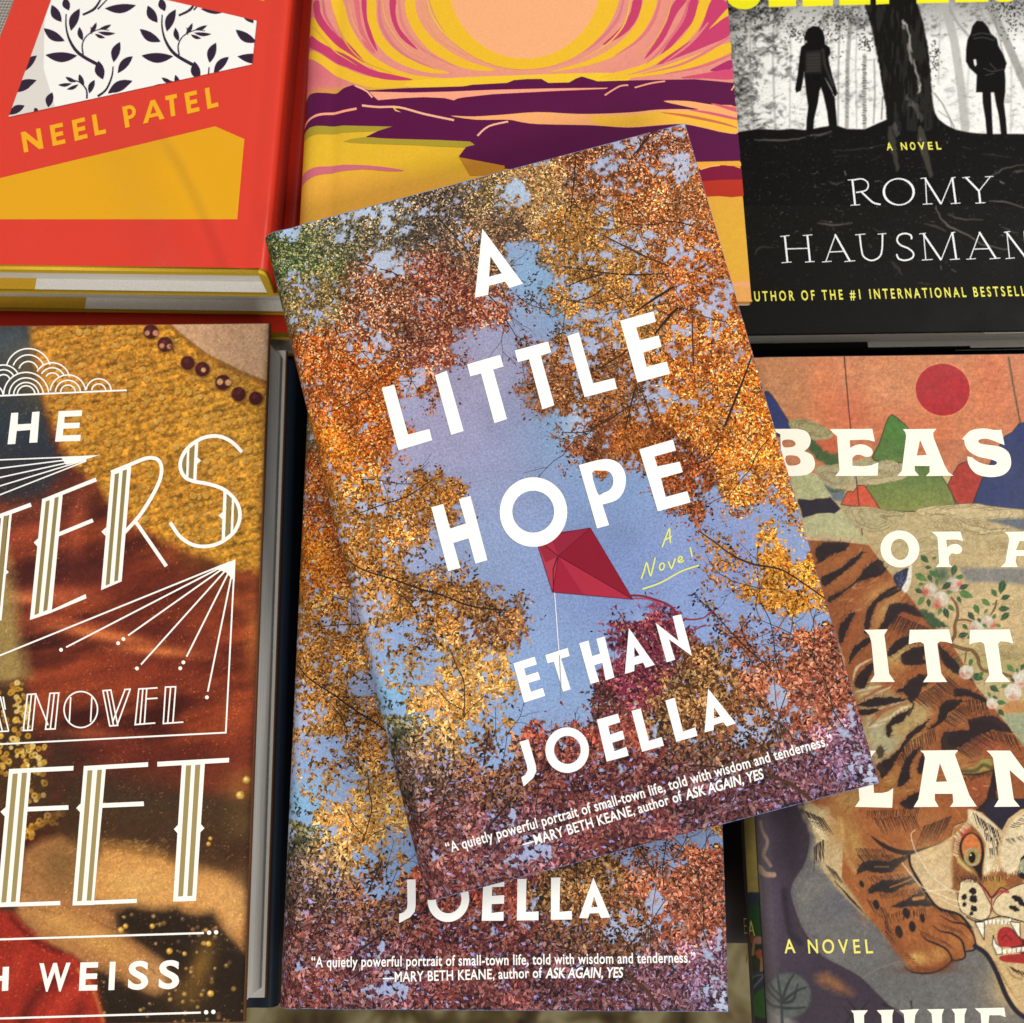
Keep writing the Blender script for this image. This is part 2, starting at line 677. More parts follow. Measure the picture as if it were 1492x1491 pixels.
def pages(b, bt=0.0026, inset=0.0034, fore=0.004):
    acc = Acc()
    z0, z1 = bt + 0.0004, b.t - bt - 0.0004
    nz, nv = 9, 2
    zs = np.linspace(z0, z1, nz)
    P = [(0.0036, z) for z in zs[::-1]] + [(b.w - fore - 0.0012 * math.sin(math.pi * (z - z0) / (z1 - z0)), z) for z in zs]
    if b.spine == 'R':
        P = [(b.w - u, z) for u, z in P]
    n = len(P)
    V = [(u, inset, z) for u, z in P] + [(u, b.h - inset, z) for u, z in P]
    q = [(i, (i + 1) % n, (i + 1) % n + n, i + n) for i in range(n)]
    acc.add(V, srgb('e6e0d0'), quads=q)
    tr = tessellate_polygon([[Vector((u, z, 0)) for u, z in P]])
    acc.add([(u, inset, z) for u, z in P], srgb('e6e0d0'), tris=tr)
    acc.add([(u, b.h - inset, z) for u, z in P], srgb('e6e0d0'), tris=[x[::-1] for x in tr])
    return acc.mesh('page_block')


def make_book(name, b, label, group, jk, letters, board_col, mat, endpaper=None, split=0.0, bt=0.0026, inset=0.0034, fore=0.004, lip=-0.0003):
    """jk: mesh accumulator of the printed jacket; letters: {part name: accumulator}"""
    root = frame_empty(name, b, label, 'book', group)
    j = link('dust_jacket', jk.mesh('dust_jacket'), mat, root)
    for k, la in letters.items():
        for a in (la if isinstance(la, list) else [la]):
            if a.n:
                link(k, a.mesh(k), M_LETTER, j)
    link('case_boards', boards(b, board_col, bt, endpaper, split, lip=lip), M_BOARD, root)
    link('page_block', pages(b, bt, inset, fore), M_PAGE, root)
    return root


def copy_book(root, shift, label, group=None, rot=0.0, parts=None):
    """the same book lying again in the pile, moved in its own frame"""
    r = root.copy()
    COL.objects.link(r)
    r.matrix_world = root.matrix_world @ Matrix.Translation(Vector(shift)) @ Matrix.Rotation(rot, 4, 'Z')
    r['label'] = label
    if group:
        r['group'] = group
    for ch in list(root.children):
        c = ch.copy()
        COL.objects.link(c)
        c.parent = r
        for g in list(ch.children):
            d = g.copy()
            COL.objects.link(d)
            d.parent = c
    return r


def px_plane(p, O, N):
    d = ray([p])[0]
    return CAM + d * (((O - CAM) @ N) / (d @ N))


def eul(a, c):
    Rx = np.array([[1, 0, 0], [0, math.cos(a), -math.sin(a)], [0, math.sin(a), math.cos(a)]])
    Rz = np.array([[math.cos(c), -math.sin(c), 0], [math.sin(c), math.cos(c), 0], [0, 0, 1]])
    return Rx @ Rz


def dir2w(d):
    return d[0] * RIGHT + d[1] * UP + d[2] * FWD


# ---------------------------------------------------------------- where every book lies
Z3 = np.array([0, 0, 1.0])
B_MAIN = Book(cam2w((-0.026932, -0.120996, 0.316772)), dir2w((0.966893, 0.255180, -0.001305)),
              dir2w((-0.253656, 0.961654, 0.104309)), 0.1455, 0.22125, 0.0185, r=0.005, groove=0.0005)
_R = eul(0.19288, -0.005987)
B_LOW = Book(cam2w((-0.07560721, -0.16018036, 0.32969609)), dir2w(_R[:, 0]), dir2w(_R[:, 1]), 0.1455, 0.22125, 0.0185, r=0.005)
_R = eul(0.28232, 0.010004)
B_SUN = Book(cam2w(np.array((-0.07505175, 0.07001938, 0.34860279)) * 1.03), dir2w(_R[:, 0]), dir2w(_R[:, 1]), 0.157 * 1.03, 0.243, 0.022, r=0.0065, groove=0.0006)
N_TOP = B_SUN.N


def corner_book(corner, depth, N, which, vpix, w, h, t, **k):
    """a cover in the plane through a corner pixel at a depth; vpix: another pixel on the same vertical edge"""
    d = ray([corner])[0]
    C0 = CAM + d * depth
    V = px_plane(vpix, C0, N) - C0
    V /= np.linalg.norm(V)
    if V @ UP < 0:
        V = -V
    U = np.cross(V, N)
    O = C0.copy()
    if 'R' in which:
        O = O - U * w
    if 'T' in which:
        O = O - V * h
    return Book(O, U, V, w, h, t, **k)


RED_FOLD = np.array([(0.098, 0.060), (0.107, 0.046), (0.116, 0.029), (0.123, 0.014), (0.129, 0.001)])
B_RED = corner_book((388, 391), 0.372, N_TOP, 'BR', (424, 0), 0.145, 0.216, 0.0195, spine='R', r=0.003)
_dblk = 0.383
B_BLK = corner_book((1010, 489), _dblk, N_TOP, 'BL', (975, 0), 0.160, 0.236, 0.0162, r=0.004, groove=0.0)
def plane_depth(p, z):
    d = ray([p])[0]
    return (z - CAM_Z) / d[2]
B_SIS = corner_book((394, 471), plane_depth((394, 471), 0.054), Z3, 'TR', (357, 1491), 0.160, 0.236, 0.031, r=0.005)
B_TIG = corner_book((1064, 521), plane_depth((1064, 521), 0.060), Z3, 'TL', (1119, 1491), 0.160, 0.236, 0.027, r=0.0035)
# ================================================================ the blue and autumn-leaf novel
def art_hope(b):
    rs = np.random.RandomState(7)
    sky = [
        [(742, 362), (765, 356), (780, 368), (795, 400), (806, 440), (818, 470), (800, 492), (778, 500), (766, 525), (764, 570), (775, 598),
         (800, 600), (812, 612), (806, 640), (825, 668), (850, 678), (875, 690), (900, 690), (925, 688), (950, 700), (972, 725), (985, 752),
         (1015, 760), (1030, 735), (1042, 720), (1055, 745), (1075, 756), (1092, 732), (1108, 716), (1122, 730), (1134, 708), (1150, 742),
         (1168, 750), (1182, 800), (1165, 815), (1145, 780), (1118, 765), (1100, 762), (1098, 800), (1088, 860), (1102, 892), (1130, 898),
         (1148, 905), (1190, 882), (1205, 880), (1215, 905), (1190, 915), (1162, 925), (1150, 960), (1110, 975), (1080, 968), (1050, 945),
         (1015, 935), (985, 905), (960, 895), (930, 892), (892, 915), (895, 945), (878, 985), (862, 1020), (850, 1048), (800, 1060),
         (765, 1052), (752, 1075), (735, 1105), (715, 1120), (690, 1105), (680, 1075), (690, 1050), (740, 1020), (745, 1000), (735, 980),
         (757, 935), (772, 905), (740, 880), (700, 850), (665, 825), (640, 830), (610, 835), (590, 815), (625, 800), (635, 780), (668, 765),
         (672, 715), (640, 690), (600, 690), (575, 720), (558, 700), (583, 670), (592, 615), (580, 600), (600, 585), (635, 572), (658, 525),
         (672, 490), (700, 478), (735, 470), (752, 445), (745, 400)],
        [(556, 925), (600, 905), (625, 925), (632, 955), (625, 985), (595, 1000), (600, 1020), (580, 1040), (556, 1030), (550, 990)],
    ]
    # x, y, rx, ry, how open
    holes = [(565, 385, 26, 16, .7), (548, 312, 30, 14, .55), (500, 345, 14, 8, .35), (421, 338, 10, 8, .8), (752, 280, 16, 12, .7), (730, 300, 10, 9, .4), (990, 182, 12, 14, .9),
             (892, 206, 15, 8, .8), (970, 232, 26, 12, .8), (985, 250, 14, 9, .8), (884, 243, 15, 11, .7), (926, 354, 17, 13, .75),
             (982, 375, 9, 15, .75), (1010, 373, 9, 9, .75), (852, 429, 16, 9, .85), (866, 458, 18, 12, .8), (900, 455, 12, 9, .5), (968, 418, 14, 8, .6),
             (1053, 430, 9, 11, .7), (1031, 453, 14, 11, .65), (955, 580, 16, 16, .9), (932, 600, 10, 14, .8), (830, 625, 20, 18, .85), (985, 514, 15, 9, .6),
             (548, 508, 12, 9, .5), (534, 615, 10, 14, .45), (604, 560, 16, 11, .6), (475, 330, 12, 6, .35), (1045, 478, 12, 8, .5),
             (740, 1188, 13, 10, .8), (629, 1243, 14, 12, .6), (768, 1242, 24, 13, .7), (700, 1255, 14, 8, .5), (1130, 1016, 10, 17, .9), (1116, 1060, 32, 20, .85),
             (1268, 1108, 9, 26, .75), (1243, 1120, 8, 12, .5), (558, 1060, 7, 30, .7), (600, 1230, 7, 14, .5), (1180, 1100, 8, 6, .5), (1010, 1080, 8, 6, .3), (925, 1110, 8, 6, .35),
             (1160, 1040, 7, 8, .6), (1240, 1050, 7, 10, .4), (560, 740, 8, 8, .8), (527, 735, 10, 8, .8), (498, 778, 8, 8, .7), (560, 790, 12, 10, .75), (515, 860, 8, 12, .6), (530, 890, 12, 14, .5), (560, 880, 8, 10, .5),
             (870, 500, 12, 14, .55), (840, 505, 8, 14, .6), (1000, 330, 8, 7, .4), (1060, 600, 10, 8, .35), (1030, 590, 9, 8, .4), (640, 885, 10, 8, .5), (1005, 480, 9, 7, .5), (1085, 690, 8, 10, .6)]

    THIN = [(640, 960, 90, 90, 1.1), (700, 1060, 60, 50, .9), (560, 1000, 40, 60, 1), (520, 870, 40, 60, .8), (870, 560, 60, 80, .8), (830, 470, 40, 60, .6), (1120, 1040, 50, 50, .8), (1050, 930, 60, 40, .5), (560, 760, 60, 50, .6), (980, 230, 40, 50, .4), (940, 370, 70, 50, .4), (1240, 1090, 30, 50, .7), (720, 1190, 40, 30, .6), (760, 1240, 60, 30, .5), (600, 560, 40, 40, .4), (560, 340, 60, 50, .4), (1130, 800, 40, 40, .3), (680, 880, 60, 40, .6)]
    # clumps of leaves: x, y, reach, colours
    P = lambda s: [rgb(x) for x in s.split()]
    reg = [
        (425, 375, 70, P('3c4e30 526a38 6c8046 2a3624 869858 a4ac74 40562c')), (470, 330, 60, P('4b4f38 6d7048 a5a074 2f3327 8c8a58 c9c8a0')),
        (560, 300, 60, P('4b4a38 6d6448 a59a70 d9cfa8 2f2d25 8c7a50 545444')), (640, 300, 60, P('3d3a34 5b5345 8c7a5a c9b898 2b2926 6a5f4a')),
        (700, 260, 60, P('56503a 7a6a42 b89c62 e0c890 3a3428 9a8048')), (775, 255, 55, P('b98a4a d9b36a e9cf8a 6d5230 8f6a3a f0dca0')),
        (860, 230, 60, P('7a4626 9a5c30 c48a50 5a3420 e0b888 3c281c')), (950, 215, 55, P('9a5228 b8683a d8935c 5e341e e8c09a 402818')),
        (450, 430, 50, P('6a6138 8c7c48 b8a464 4a432a d0bf88 7a5a30')), (560, 440, 60, P('7c4a2c a0623a 5c3624 c88c5c e8cba8 47301f')),
        (650, 440, 70, P('7c3f2a a05a3c 5c3024 c48660 dcb08c 6a3a34')), (700, 360, 60, P('5a4a38 80684a a88c62 3c342a caa87a 6e4a34')),
        (470, 540, 60, P('b0561c c87228 e09a48 86400f f0c488 6a3012')), (540, 620, 60, P('c06a20 d8883a b05018 f0b868 8a4414 6a3412')),
        (490, 660, 50, P('c8741c e09434 a85812 f0b450 7a4210')), (540, 750, 70, P('b87820 d4943a 8a5a1c e8b45a 5c3a14 f0d4a0')),
        (640, 730, 50, P('9a662a b88238 6a4420 d0a054 503018')), (600, 850, 80, P('9a6a2c b8863c 6e4a22 d4a85c 4c341c c09048')),
        (720, 880, 60, P('8a6432 a8804a 5a4026 7a4a34 c8a060 4a2c28')), (560, 900, 50, P('a87834 c89a4c 6a4c28 dcb870 806038')),
        (650, 1010, 60, P('d0a048 e4c068 b08434 8a6a30 f0d894 c89040')), (720, 1000, 50, P('c89a48 dcb460 a07a34 7c5a2c ecd088')),
        (580, 1065, 40, P('3a4030 555a3c 262a20 6c7048 8a8450')), (635, 1080, 45, P('b8964a d8b868 6a5a34 3c3626 ecd490 8a7040')),
        (610, 1140, 60, P('6a5838 4a3c2a a08858 c8b484 2c2820 8a5c3c')), (720, 1130, 50, P('b87c40 8a5430 d8a860 6a3c2c 503028 c89054')),
        (640, 1210, 60, P('a05a3c bc7850 6c3c2c 43282a d8a080 84483c')), (740, 1220, 60, P('a2564a 7a3a3c c08068 44262c d8a890 8a4c54')),
        (680, 1290, 60, P('a85840 c4785a 7a3a30 4c2628 dc9c78 904a44')), (850, 1100, 70, P('80382c 5c2a26 a85840 341c1e c47a58 904c38')),
        (900, 1180, 80, P('904434 6c2e2c b06048 3c2024 c88468 7c3c3c')), (940, 970, 60, P('6a2c3a 843c48 4a2232 a4585a 3a1c2c 7a3450')),
        (870, 1040, 40, P('4a2c30 6a4038 2c2024 8c5a4a 5c3040')), (1000, 1010, 60, P('6a4828 866238 4a321e ac8a50 c4a468 38281c')),
        (1060, 1090, 70, P('6c4a30 8c6238 4a3020 b08854 2c2018 a06840')), (1130, 960, 50, P('9a5a3a b87a50 6a3c2c d09c78 4a2c28')),
        (1190, 1000, 60, P('8c4c34 b06e4a 5c3428 d09c80 3c2420 a06040')), (1240, 1090, 50, P('7a5a6a a08498 5a3c4a c8b0c4 7c4440 3a2a38')),
        (1060, 1160, 70, P('84443e a06458 5c302e c08c80 38202a a8584c')), (1170, 1130, 50, P('7a4a50 9a6460 5a343c c09490 38222c')),
        (870, 370, 70, P('b07c3a cc9c50 84602c e4c074 5a4020 946c34')), (960, 300, 70, P('a8602a c4783a 7c441e dca058 5c341a f0cc94')),
        (1010, 410, 70, P('b05c24 c8742e 844018 e09c4c 5c2e12 f0be80')), (930, 440, 60, P('a87434 c48e44 7a5226 dcb064 503820')),
        (1040, 500, 60, P('c06822 d8862e 944812 eca84a 6a340e f4cc84')), (1060, 600, 60, P('c46c1c dc8c2a a05014 f0b048 743c10 f8d484')),
        (1110, 680, 50, P('c87420 e0942e a45614 f4b84e 7a4010 f8d88a')), (880, 560, 50, P('8c5a30 a87440 66401f c4905a 422a18')),
        (860, 640, 40, P('7a4a2c 9a6038 56341e b87c4c')), (985, 690, 45, P('7c401e 9c5a2c 582c16 b87240 42200f')),
        (790, 560, 30, P('80502e 9c6a40 5a3820 c09060')), (1140, 830, 60, P('d0902a e4ac40 f0c868 9c6420 74481a e89c30')),
        (920, 660, 40, P('945220 b06c2e 6a3a18 c88840')), (770, 395, 25, P('4a4434 2c2a24 6a5c44')),
    ]
    rx = np.array([r[0] for r in reg], float)
    ry = np.array([r[1] for r in reg], float)
    rr = np.array([r[2] for r in reg], float)

    def openness(X, Y):
        """>0 sky, <0 leaves, in pixels with a ragged edge"""
        n = (fbm(X / 30, Y / 30, 11, 5) - 0.5) * 44 + (fbm(X / 9, Y / 9, 5, 2) - 0.5) * 26 + (vnoise(X / 3.6, Y / 3.6, 6) - 0.5) * 9
        o = np.full(X.shape, -60.0)
        for s in sky:
            o = np.maximum(o, -sdist(s, X, Y))
        thin = sum(np.exp(-((X - x) / a) ** 2 - ((Y - y) / c) ** 2) * k for x, y, a, c, k in THIN)
        # little chinks where the sky shows through
        ch = fbm(X / 34, Y / 34, 201, 2)
        fine = fbm(X / 6.5, Y / 6.5, 203, 3)
        chink = (fine - 0.75 + (ch - 0.5) * 0.50) * 95 - np.clip((Y - 1080) / 8, 0, 18) + thin * 13
        for x, y, a, c, k in holes:
            q = 1 - np.sqrt(((X - x) / (a * 1.25)) ** 2 + ((Y - y) / (c * 1.25)) ** 2)
            hq = np.clip(q, -3, 1) * min(a, c) * 1.1 + (fine - 0.56) * 85 * (1.15 - 0.45 * k) - (1 - k) * 10
            o = np.maximum(o, np.where(q > -0.6, hq, -60))
        o = o + n + thin * 7
        return np.maximum(o, np.minimum(chink, 10))

    def region(X, Y, soft):
        best, idx = np.full(X.shape, -1e9), np.zeros(X.shape, int)
        for i in range(len(reg)):
            q = -((X - rx[i]) ** 2 + (Y - ry[i]) ** 2) / rr[i] ** 2
            g = -np.log(-np.log(rs.uniform(1e-6, 1 - 1e-6, X.shape)))
            q = q + g * soft
            m = q > best
            best, idx = np.where(m, q, best), np.where(m, i, idx)
        return idx

    jk = Acc()
    jacket(b, jk, '6c80ac')
    # ---- sky and the dark mass behind the leaves
    F = Field(b, '8498c6', 0.0002, b.w - 0.0004, 0.0002, b.h - 0.0002, 0.0005)
    for x, y, a, c, col, al in ((700, 560, 120, 130, '9a92b4', .95), (620, 640, 90, 90, '9c94ba', .8), (760, 640, 80, 80, '8488b4', .6), (770, 400, 40, 60, '7fa4cc', .9),
                                (830, 440, 50, 60, '6e9cc8', .8), (830, 620, 60, 60, '72a0cc', .8), (900, 720, 90, 60, '7296c8', .6), (900, 850, 120, 110, '7086c0', .9), (1060, 820, 90, 90, '8090cc', .8),
                                (1000, 900, 90, 60, '7c96d0', .7), (800, 980, 110, 70, '7f9fd4', .8), (600, 960, 60, 60, '8ba6d8', .9), (570, 1010, 40, 40, '7fb4e0', .9), (720, 1090, 60, 50, '86a8dc', .9),
                                (930, 355, 60, 60, 'a8b0d0', .9), (990, 220, 60, 60, 'b0bcdc', .9), (560, 380, 60, 60, 'a6c2dc', .9), (548, 312, 50, 30, '9cc0d8', .9), (421, 338, 20, 20, '7fb8e0', 1),
                                (520, 520, 80, 60, 'b4b4d0', .8), (540, 760, 90, 80, 'b4b0d4', .7), (752, 280, 30, 30, '8fc0dc', .9), (955, 580, 40, 40, '8296c0', .8),
                                (760, 1235, 80, 50, '94a0d8', .9), (630, 1240, 40, 40, '8c90c8', .9), (1116, 1060, 50, 40, '8aa0d0', .9), (1266, 1105, 24, 50, 'c4cce4', .9), (1000, 440, 60, 60, 'b8b0d0', .8)):
        F.blob(x, y, a, c, col, alpha=al)
    dm = np.maximum(-sdist(sky[0], F.X, F.Y), -sdist(sky[1], F.X, F.Y))
    kk = np.clip(-dm / 26, 0, 1)[..., None] * np.where(F.Y < 1080, .55, .35)[..., None]
    F.c = F.c * (1 - kk) + rgb('b9b7d0') * kk
    F.noise(60, 0.06, 21)
    F.tone(F.X > 0, .86, np.array([.99, .99, .97]))
    o = openness(F.X, F.Y)
    idx = region(F.X, F.Y, 0.35)
    dark = np.array([np.mean(sorted([c.tolist() for c in r[3]], key=sum)[:3], axis=0) for r in reg])
    k = np.clip((2 - o) / 12, 0, 1)[..., None] ** 0.8 * 0.93
    F.c = F.c * (1 - k) + dark[idx] * (0.60 + 0.6 * vnoise(F.X / 4, F.Y / 4, 31))[..., None] * k
    F.emit(jk)
    # ---- branches
    br = []
    z = lambda p, *a: smooth(zz(p, *a), 4, False)
    t2, t3, t4, t5, t6 = (740, 160, .3353), (400, 600, .3018), (800, 600, .3018), (380, 1000, .3294), (780, 1000, .3485)
    for p, w in (([(520, 225), (560, 190), (600, 130), (670, 70)], 5), ([(545, 200), (640, 80)], 3), ([(295, 220), (285, 330), (268, 480)], 2), ([(410, 545), (520, 600), (600, 640), (700, 680)], 3.2),
                 ([(230, 680), (430, 710), (560, 718), (700, 712)], 2.6), ([(250, 770), (340, 735), (430, 710)], 2.2), ([(410, 750), (450, 780), (500, 830)], 1.6), ([(545, 885), (640, 820), (720, 770)], 4),
                 ([(640, 975), (700, 900), (740, 860)], 5), ([(800, 890), (803, 1000), (806, 1110)], 2.6), ([(1060, 1070), (1020, 1180), (980, 1280), (940, 1380)], 4), ([(560, 1190), (540, 1260), (510, 1390)], 2.4),
                 ([(565, 1190), (600, 1270), (640, 1390)], 2.2), ([(350, 1390), (450, 1340), (540, 1280)], 2), ([(370, 1140), (500, 1060), (560, 1000)], 2.2), ([(260, 830), (400, 840), (560, 790)], 1.6),
                 ([(180, 1000), (280, 1030), (330, 1000)], 1.6), ([(640, 1020), (720, 1090)], 1.6), ([(30, 800), (100, 850), (190, 870)], 1.2)):
        br.append((z(p, *t2), w))
    for p, w in (([(340, 710), (430, 765), (560, 805), (700, 855), (820, 890), (950, 940), (1120, 960)], 3), ([(560, 850), (640, 910), (690, 970)], 2), ([(840, 1130), (880, 1230), (915, 1310), (915, 1480)], 2.2),
                 ([(780, 1330), (840, 1400), (912, 1440)], 1.6), ([(380, 500), (520, 450), (640, 410), (760, 330)], 1.8), ([(1030, 1360), (960, 1420), (916, 1470)], 1.4)):
        br.append((z(p, *t3), w))
    for p, w in (([(720, 575), (800, 630), (880, 690), (980, 735), (1110, 760), (1200, 810), (1330, 900)], 2.8), ([(760, 930), (830, 1010), (920, 1110), (1010, 1190), (1080, 1255)], 2.2), ([(880, 1100), (950, 1160), (985, 1230)], 1.6),
                 ([(1080, 1075), (1190, 1105)], 1.5), ([(640, 260), (760, 235), (820, 150)], 2), ([(60, 100), (190, 95), (300, 20)], 2), ([(760, 300), (775, 250)], 1.4), ([(960, 1000), (930, 1060), (1000, 1180)], 1.2),
                 ([(820, 760), (900, 720)], 1.2), ([(700, 880), (830, 1010)], 1.2), ([(790, 1030), (890, 1090), (960, 1080)], 1.2)):
        br.append((z(p, *t4), w))
    for p, w in (([(900, 330), (1000, 380), (1080, 415), (1150, 475)], 6), ([(650, 330), (800, 340), (900, 340)], 2.4), ([(870, 200), (960, 260), (1010, 330)], 2.2), ([(950, 120), (1040, 170), (1080, 230)], 1.8), ([(1030, 330), (1100, 280), (1180, 300)], 2),
                 ([(540, 330), (640, 320)], 2), ([(980, 170), (940, 280)], 1.6)):
        br.append((z(p, *t6), w))
    for p, w in (([(1010, 620), (1060, 560), (1120, 490)], 4), ([(610, 500), (690, 560), (740, 540)], 2.2), ([(660, 660), (760, 560), (900, 520)], 2), ([(985, 350), (1000, 250), (1010, 190)], 1.8), ([(640, 520), (700, 620), (760, 640)], 2),
                 ([(740, 800), (800, 880), (850, 960)], 2), ([(1020, 740), (1060, 690)], 3)):
        br.append((z(p, *t5), w))
    # finer twigs, forking outwards through the crowns
    def twig(x, y, a, l, w, d):
        p = [(x, y)]
        for _ in range(4):
            a += rs.normal() * .22
            x, y = x + l / 4 * math.cos(a), y + l / 4 * math.sin(a)
            p.append((x, y))
        tw_.append((smooth(p, 3, False), w))
        if d:
            for k in range(2 + (d > 1)):
                q = p[2 + k % 3]
                twig(q[0], q[1], a + (-1) ** k * rs.uniform(.4, .9), l * rs.uniform(.45, .65), w * .62, d - 1)
    tw_ = []
    for x, y, a in ((1090, 560, 3.0), (1060, 470, 3.4), (1010, 330, 2.9), (960, 250, 2.4), (840, 250, 1.8), (640, 320, 1.0), (520, 380, .6), (470, 500, .2), (480, 600, -.2), (500, 700, -.1), (530, 830, .2), (1120, 640, 2.2), (1100, 600, 2.8), (900, 600, 2.6),
                    (1230, 1060, -2.3), (1180, 1040, -2.0), (1150, 1120, -1.8), (1040, 1090, -1.9), (960, 1060, -1.5), (900, 1090, -1.8), (640, 1200, -1.2), (600, 1150, -1.0), (700, 1180, -1.1), (780, 1180, -1.4), (1200, 960, -2.6), (1150, 870, -2.6), (880, 420, 2.6), (700, 420, .9), (930, 520, 2.5), (1140, 990, -2.0), (1130, 1075, -1.3), (1080, 1000, -1.0)):
        twig(x, y, a, rs.uniform(80, 130), 1.9, 2)
    # ---- leaves
    N = 340000
    X = rs.uniform(380, 1286, N)
    Y = rs.uniform(170, 1322, N)
    uv = b.uv(np.stack([X, Y], 1))
    k = (uv[:, 0] > 0.0005) & (uv[:, 0] < b.w - 0.0005) & (uv[:, 1] > 0.0003) & (uv[:, 1] < b.h - 0.0003)
    X, Y, uv = X[k], Y[k], uv[k]
    o = openness(X, Y)
    p = np.clip((6 - o) / 16, 0, 1) ** 1.5
    p = np.maximum(p, 0.10 * (o < 22) * (vnoise(X / 12, Y / 12, 77) > 0.62))
    p *= np.clip(0.55 + 0.9 * fbm(X / 18, Y / 18, 91, 3), 0, 1)
    k = rs.uniform(size=len(X)) < p
    X, Y, uv, o = X[k], Y[k], uv[k], o[k]
    # sparse twigs with dark leaves reaching into the sky
    tw = []
    for x, y, sx, sy, n, ci in ((1048, 808, 30, 34, 330, 0), (1140, 955, 36, 24, 300, 0), (780, 425, 14, 20, 150, 0), (742, 890, 24, 24, 260, 0), (985, 930, 30, 24, 260, 0), (760, 500, 16, 18, 140, 0), (880, 1000, 16, 30, 260, 0), (740, 1052, 9, 6, 40, 1), (1060, 840, 30, 20, 160, 0), (860, 680, 20, 14, 150, 0), (700, 1010, 40, 30, 200, 2), (820, 480, 14, 14, 120, 0), (672, 520, 14, 14, 90, 0), (590, 955, 26, 40, 420, 2), (615, 925, 20, 20, 200, 2), (575, 1010, 14, 20, 160, 2), (700, 1075, 26, 30, 320, 2), (560, 700, 16, 16, 140, 2), (600, 800, 18, 14, 150, 2), (1000, 735, 26, 20, 220, 0), (860, 660, 24, 16, 240, 0), (1080, 740, 24, 14, 200, 2), (1150, 760, 16, 12, 90, 2), (650, 830, 30, 12, 180, 2), (640, 590, 24, 16, 160, 2), (1080, 935, 24, 18, 150, 0)):
        q = rs.normal(size=(n, 2)) * (sx, sy) * 0.6 + (x, y)
        tw.append(q[vnoise(q[:, 0] / 9, q[:, 1] / 9, 55) > 0.38])
    for L, w in br:
        m = max(int(len(L) * 9), 4)
        t = rs.uniform(0, len(L) - 1.001, m)
        i = t.astype(int)
        tw.append(L[i] + (L[i + 1] - L[i]) * (t - i)[:, None] + rs.normal(size=(m, 2)) * 6)
    tw = np.concatenate(tw)
    tuv = b.uv(tw)
    k = (tuv[:, 0] > 0.0008) & (tuv[:, 0] < b.w - 0.0008) & (tuv[:, 1] > 0.0005) & (tuv[:, 1] < b.h - 0.0005)
    tw, tuv = tw[k], tuv[k]
    n1 = len(X)
    X, Y = np.concatenate([X, tw[:, 0]]), np.concatenate([Y, tw[:, 1]])
    uv = np.concatenate([uv, tuv])
    n = len(X)
    idx = region(X, Y, 0.30)
    pal = np.zeros((len(reg), 7, 3))
    for i, r in enumerate(reg):
        for j in range(7):
            pal[i, j] = r[3][j % len(r[3])]
    col = pal[idx, rs.randint(0, 7, n)]
    g_ = col.mean(1, keepdims=True)
    warm = np.interp(Y, [200, 1000, 1150], [1.06, 1.04, 1.02])[:, None]
    col = np.clip((g_ + (col - g_) * warm) * np.stack([np.interp(Y, [900, 1150], [1.04, 1.04]), np.interp(Y, [900, 1150], [.95, .95]), np.interp(Y, [900, 1080, 1200], [.95, .97, 1.0])], 1), 0, 255)
    # light falls on the foliage in drifts, so bright and dark leaves gather
    drift = fbm(X / 30, Y / 30, 61, 3)[:, None]
    col = col * (0.62 + 0.74 * drift) * rs.uniform(0.86, 1.14, (n, 1))
    hi = rs.uniform(size=n) < np.where(Y < 520, 0.07, 0.045)
    col[hi] = col[hi] * 0.55 + np.array([250, 226, 176]) * 0.45
    low = np.clip((Y - 1060) / 70, 0, 1)[:, None]
    col = col * (1 - low * np.array([.20, .25, .16]))
    gm = col.mean(1, keepdims=True)
    col = gm + (col - gm) * (1 - .2 * low)
    lil = (rs.uniform(size=n) < 0.06 * low[:, 0] * (1.6 * vnoise(X / 22, Y / 22, 131)))
    col[lil] = np.array([150, 140, 190]) * rs.uniform(.7, 1.15, (lil.sum(), 1))
    sh = rs.uniform(size=n) < 0.14 + 0.16 * low[:, 0]
    col[sh] = col[sh] * 0.34 + np.array([6, 4, 8])
    sh = np.arange(n) >= n1
    col[sh] = col[sh] * 0.72
    px = 0.000222
    big = np.interp(Y, [200, 700, 1000, 1300], [0.74, 0.86, 1.14, 1.45])
    L = rs.uniform(1.6, 3.9, n) * big * px
    Wd = L * rs.uniform(0.26, 0.6, n)
    a = rs.uniform(0, 2 * math.pi, n)
    d = np.stack([np.cos(a), np.sin(a)], 1)
    e = np.stack([-d[:, 1], d[:, 0]], 1)
    bd = rs.uniform(-.5, .5, (n, 1))
    Q = np.stack([uv - d * L[:, None], uv + e * Wd[:, None] + d * bd * L[:, None] * .5, uv + d * L[:, None], uv - e * Wd[:, None] + d * bd * L[:, None] * .5], 1)
    Q[..., 0] = np.clip(Q[..., 0], 0.0001, b.w - 0.0001)
    Q[..., 1] = np.clip(Q[..., 1], 0.0001, b.h - 0.0001)
    lum = col.mean(1) / 255
    off = 0.000045 + rs.uniform(0, 1, n) * 0.00006 + lum * 0.00003
    flat = Q.reshape(-1, 2)
    V = np.stack([flat[:, 0], flat[:, 1], b.t + b.lift(flat[:, 0], flat[:, 1]) + np.repeat(off, 4)], 1)
    jk.add(V, np.repeat(srgb(np.clip(col, 0, 255)), 4, 0), quads=np.arange(n * 4).reshape(n, 4))
    base = 0.00011
    for i, (L_, w) in enumerate(br):
        b.stroke(jk, L_, w * 0.9, '2e2420' if i % 3 else '4a3020', off=base + i * 2e-6, taper=(.5, 1, .8))

    for i, (L_, w) in enumerate(tw_):
        b.stroke(jk, L_, w * 0.85, ['33261c', '4a3626', '2a2220'][i % 3], off=0.00009 + (i % 30) * 2e-6, taper=(1, .5))
    # ---- the kite
    kite = Acc()
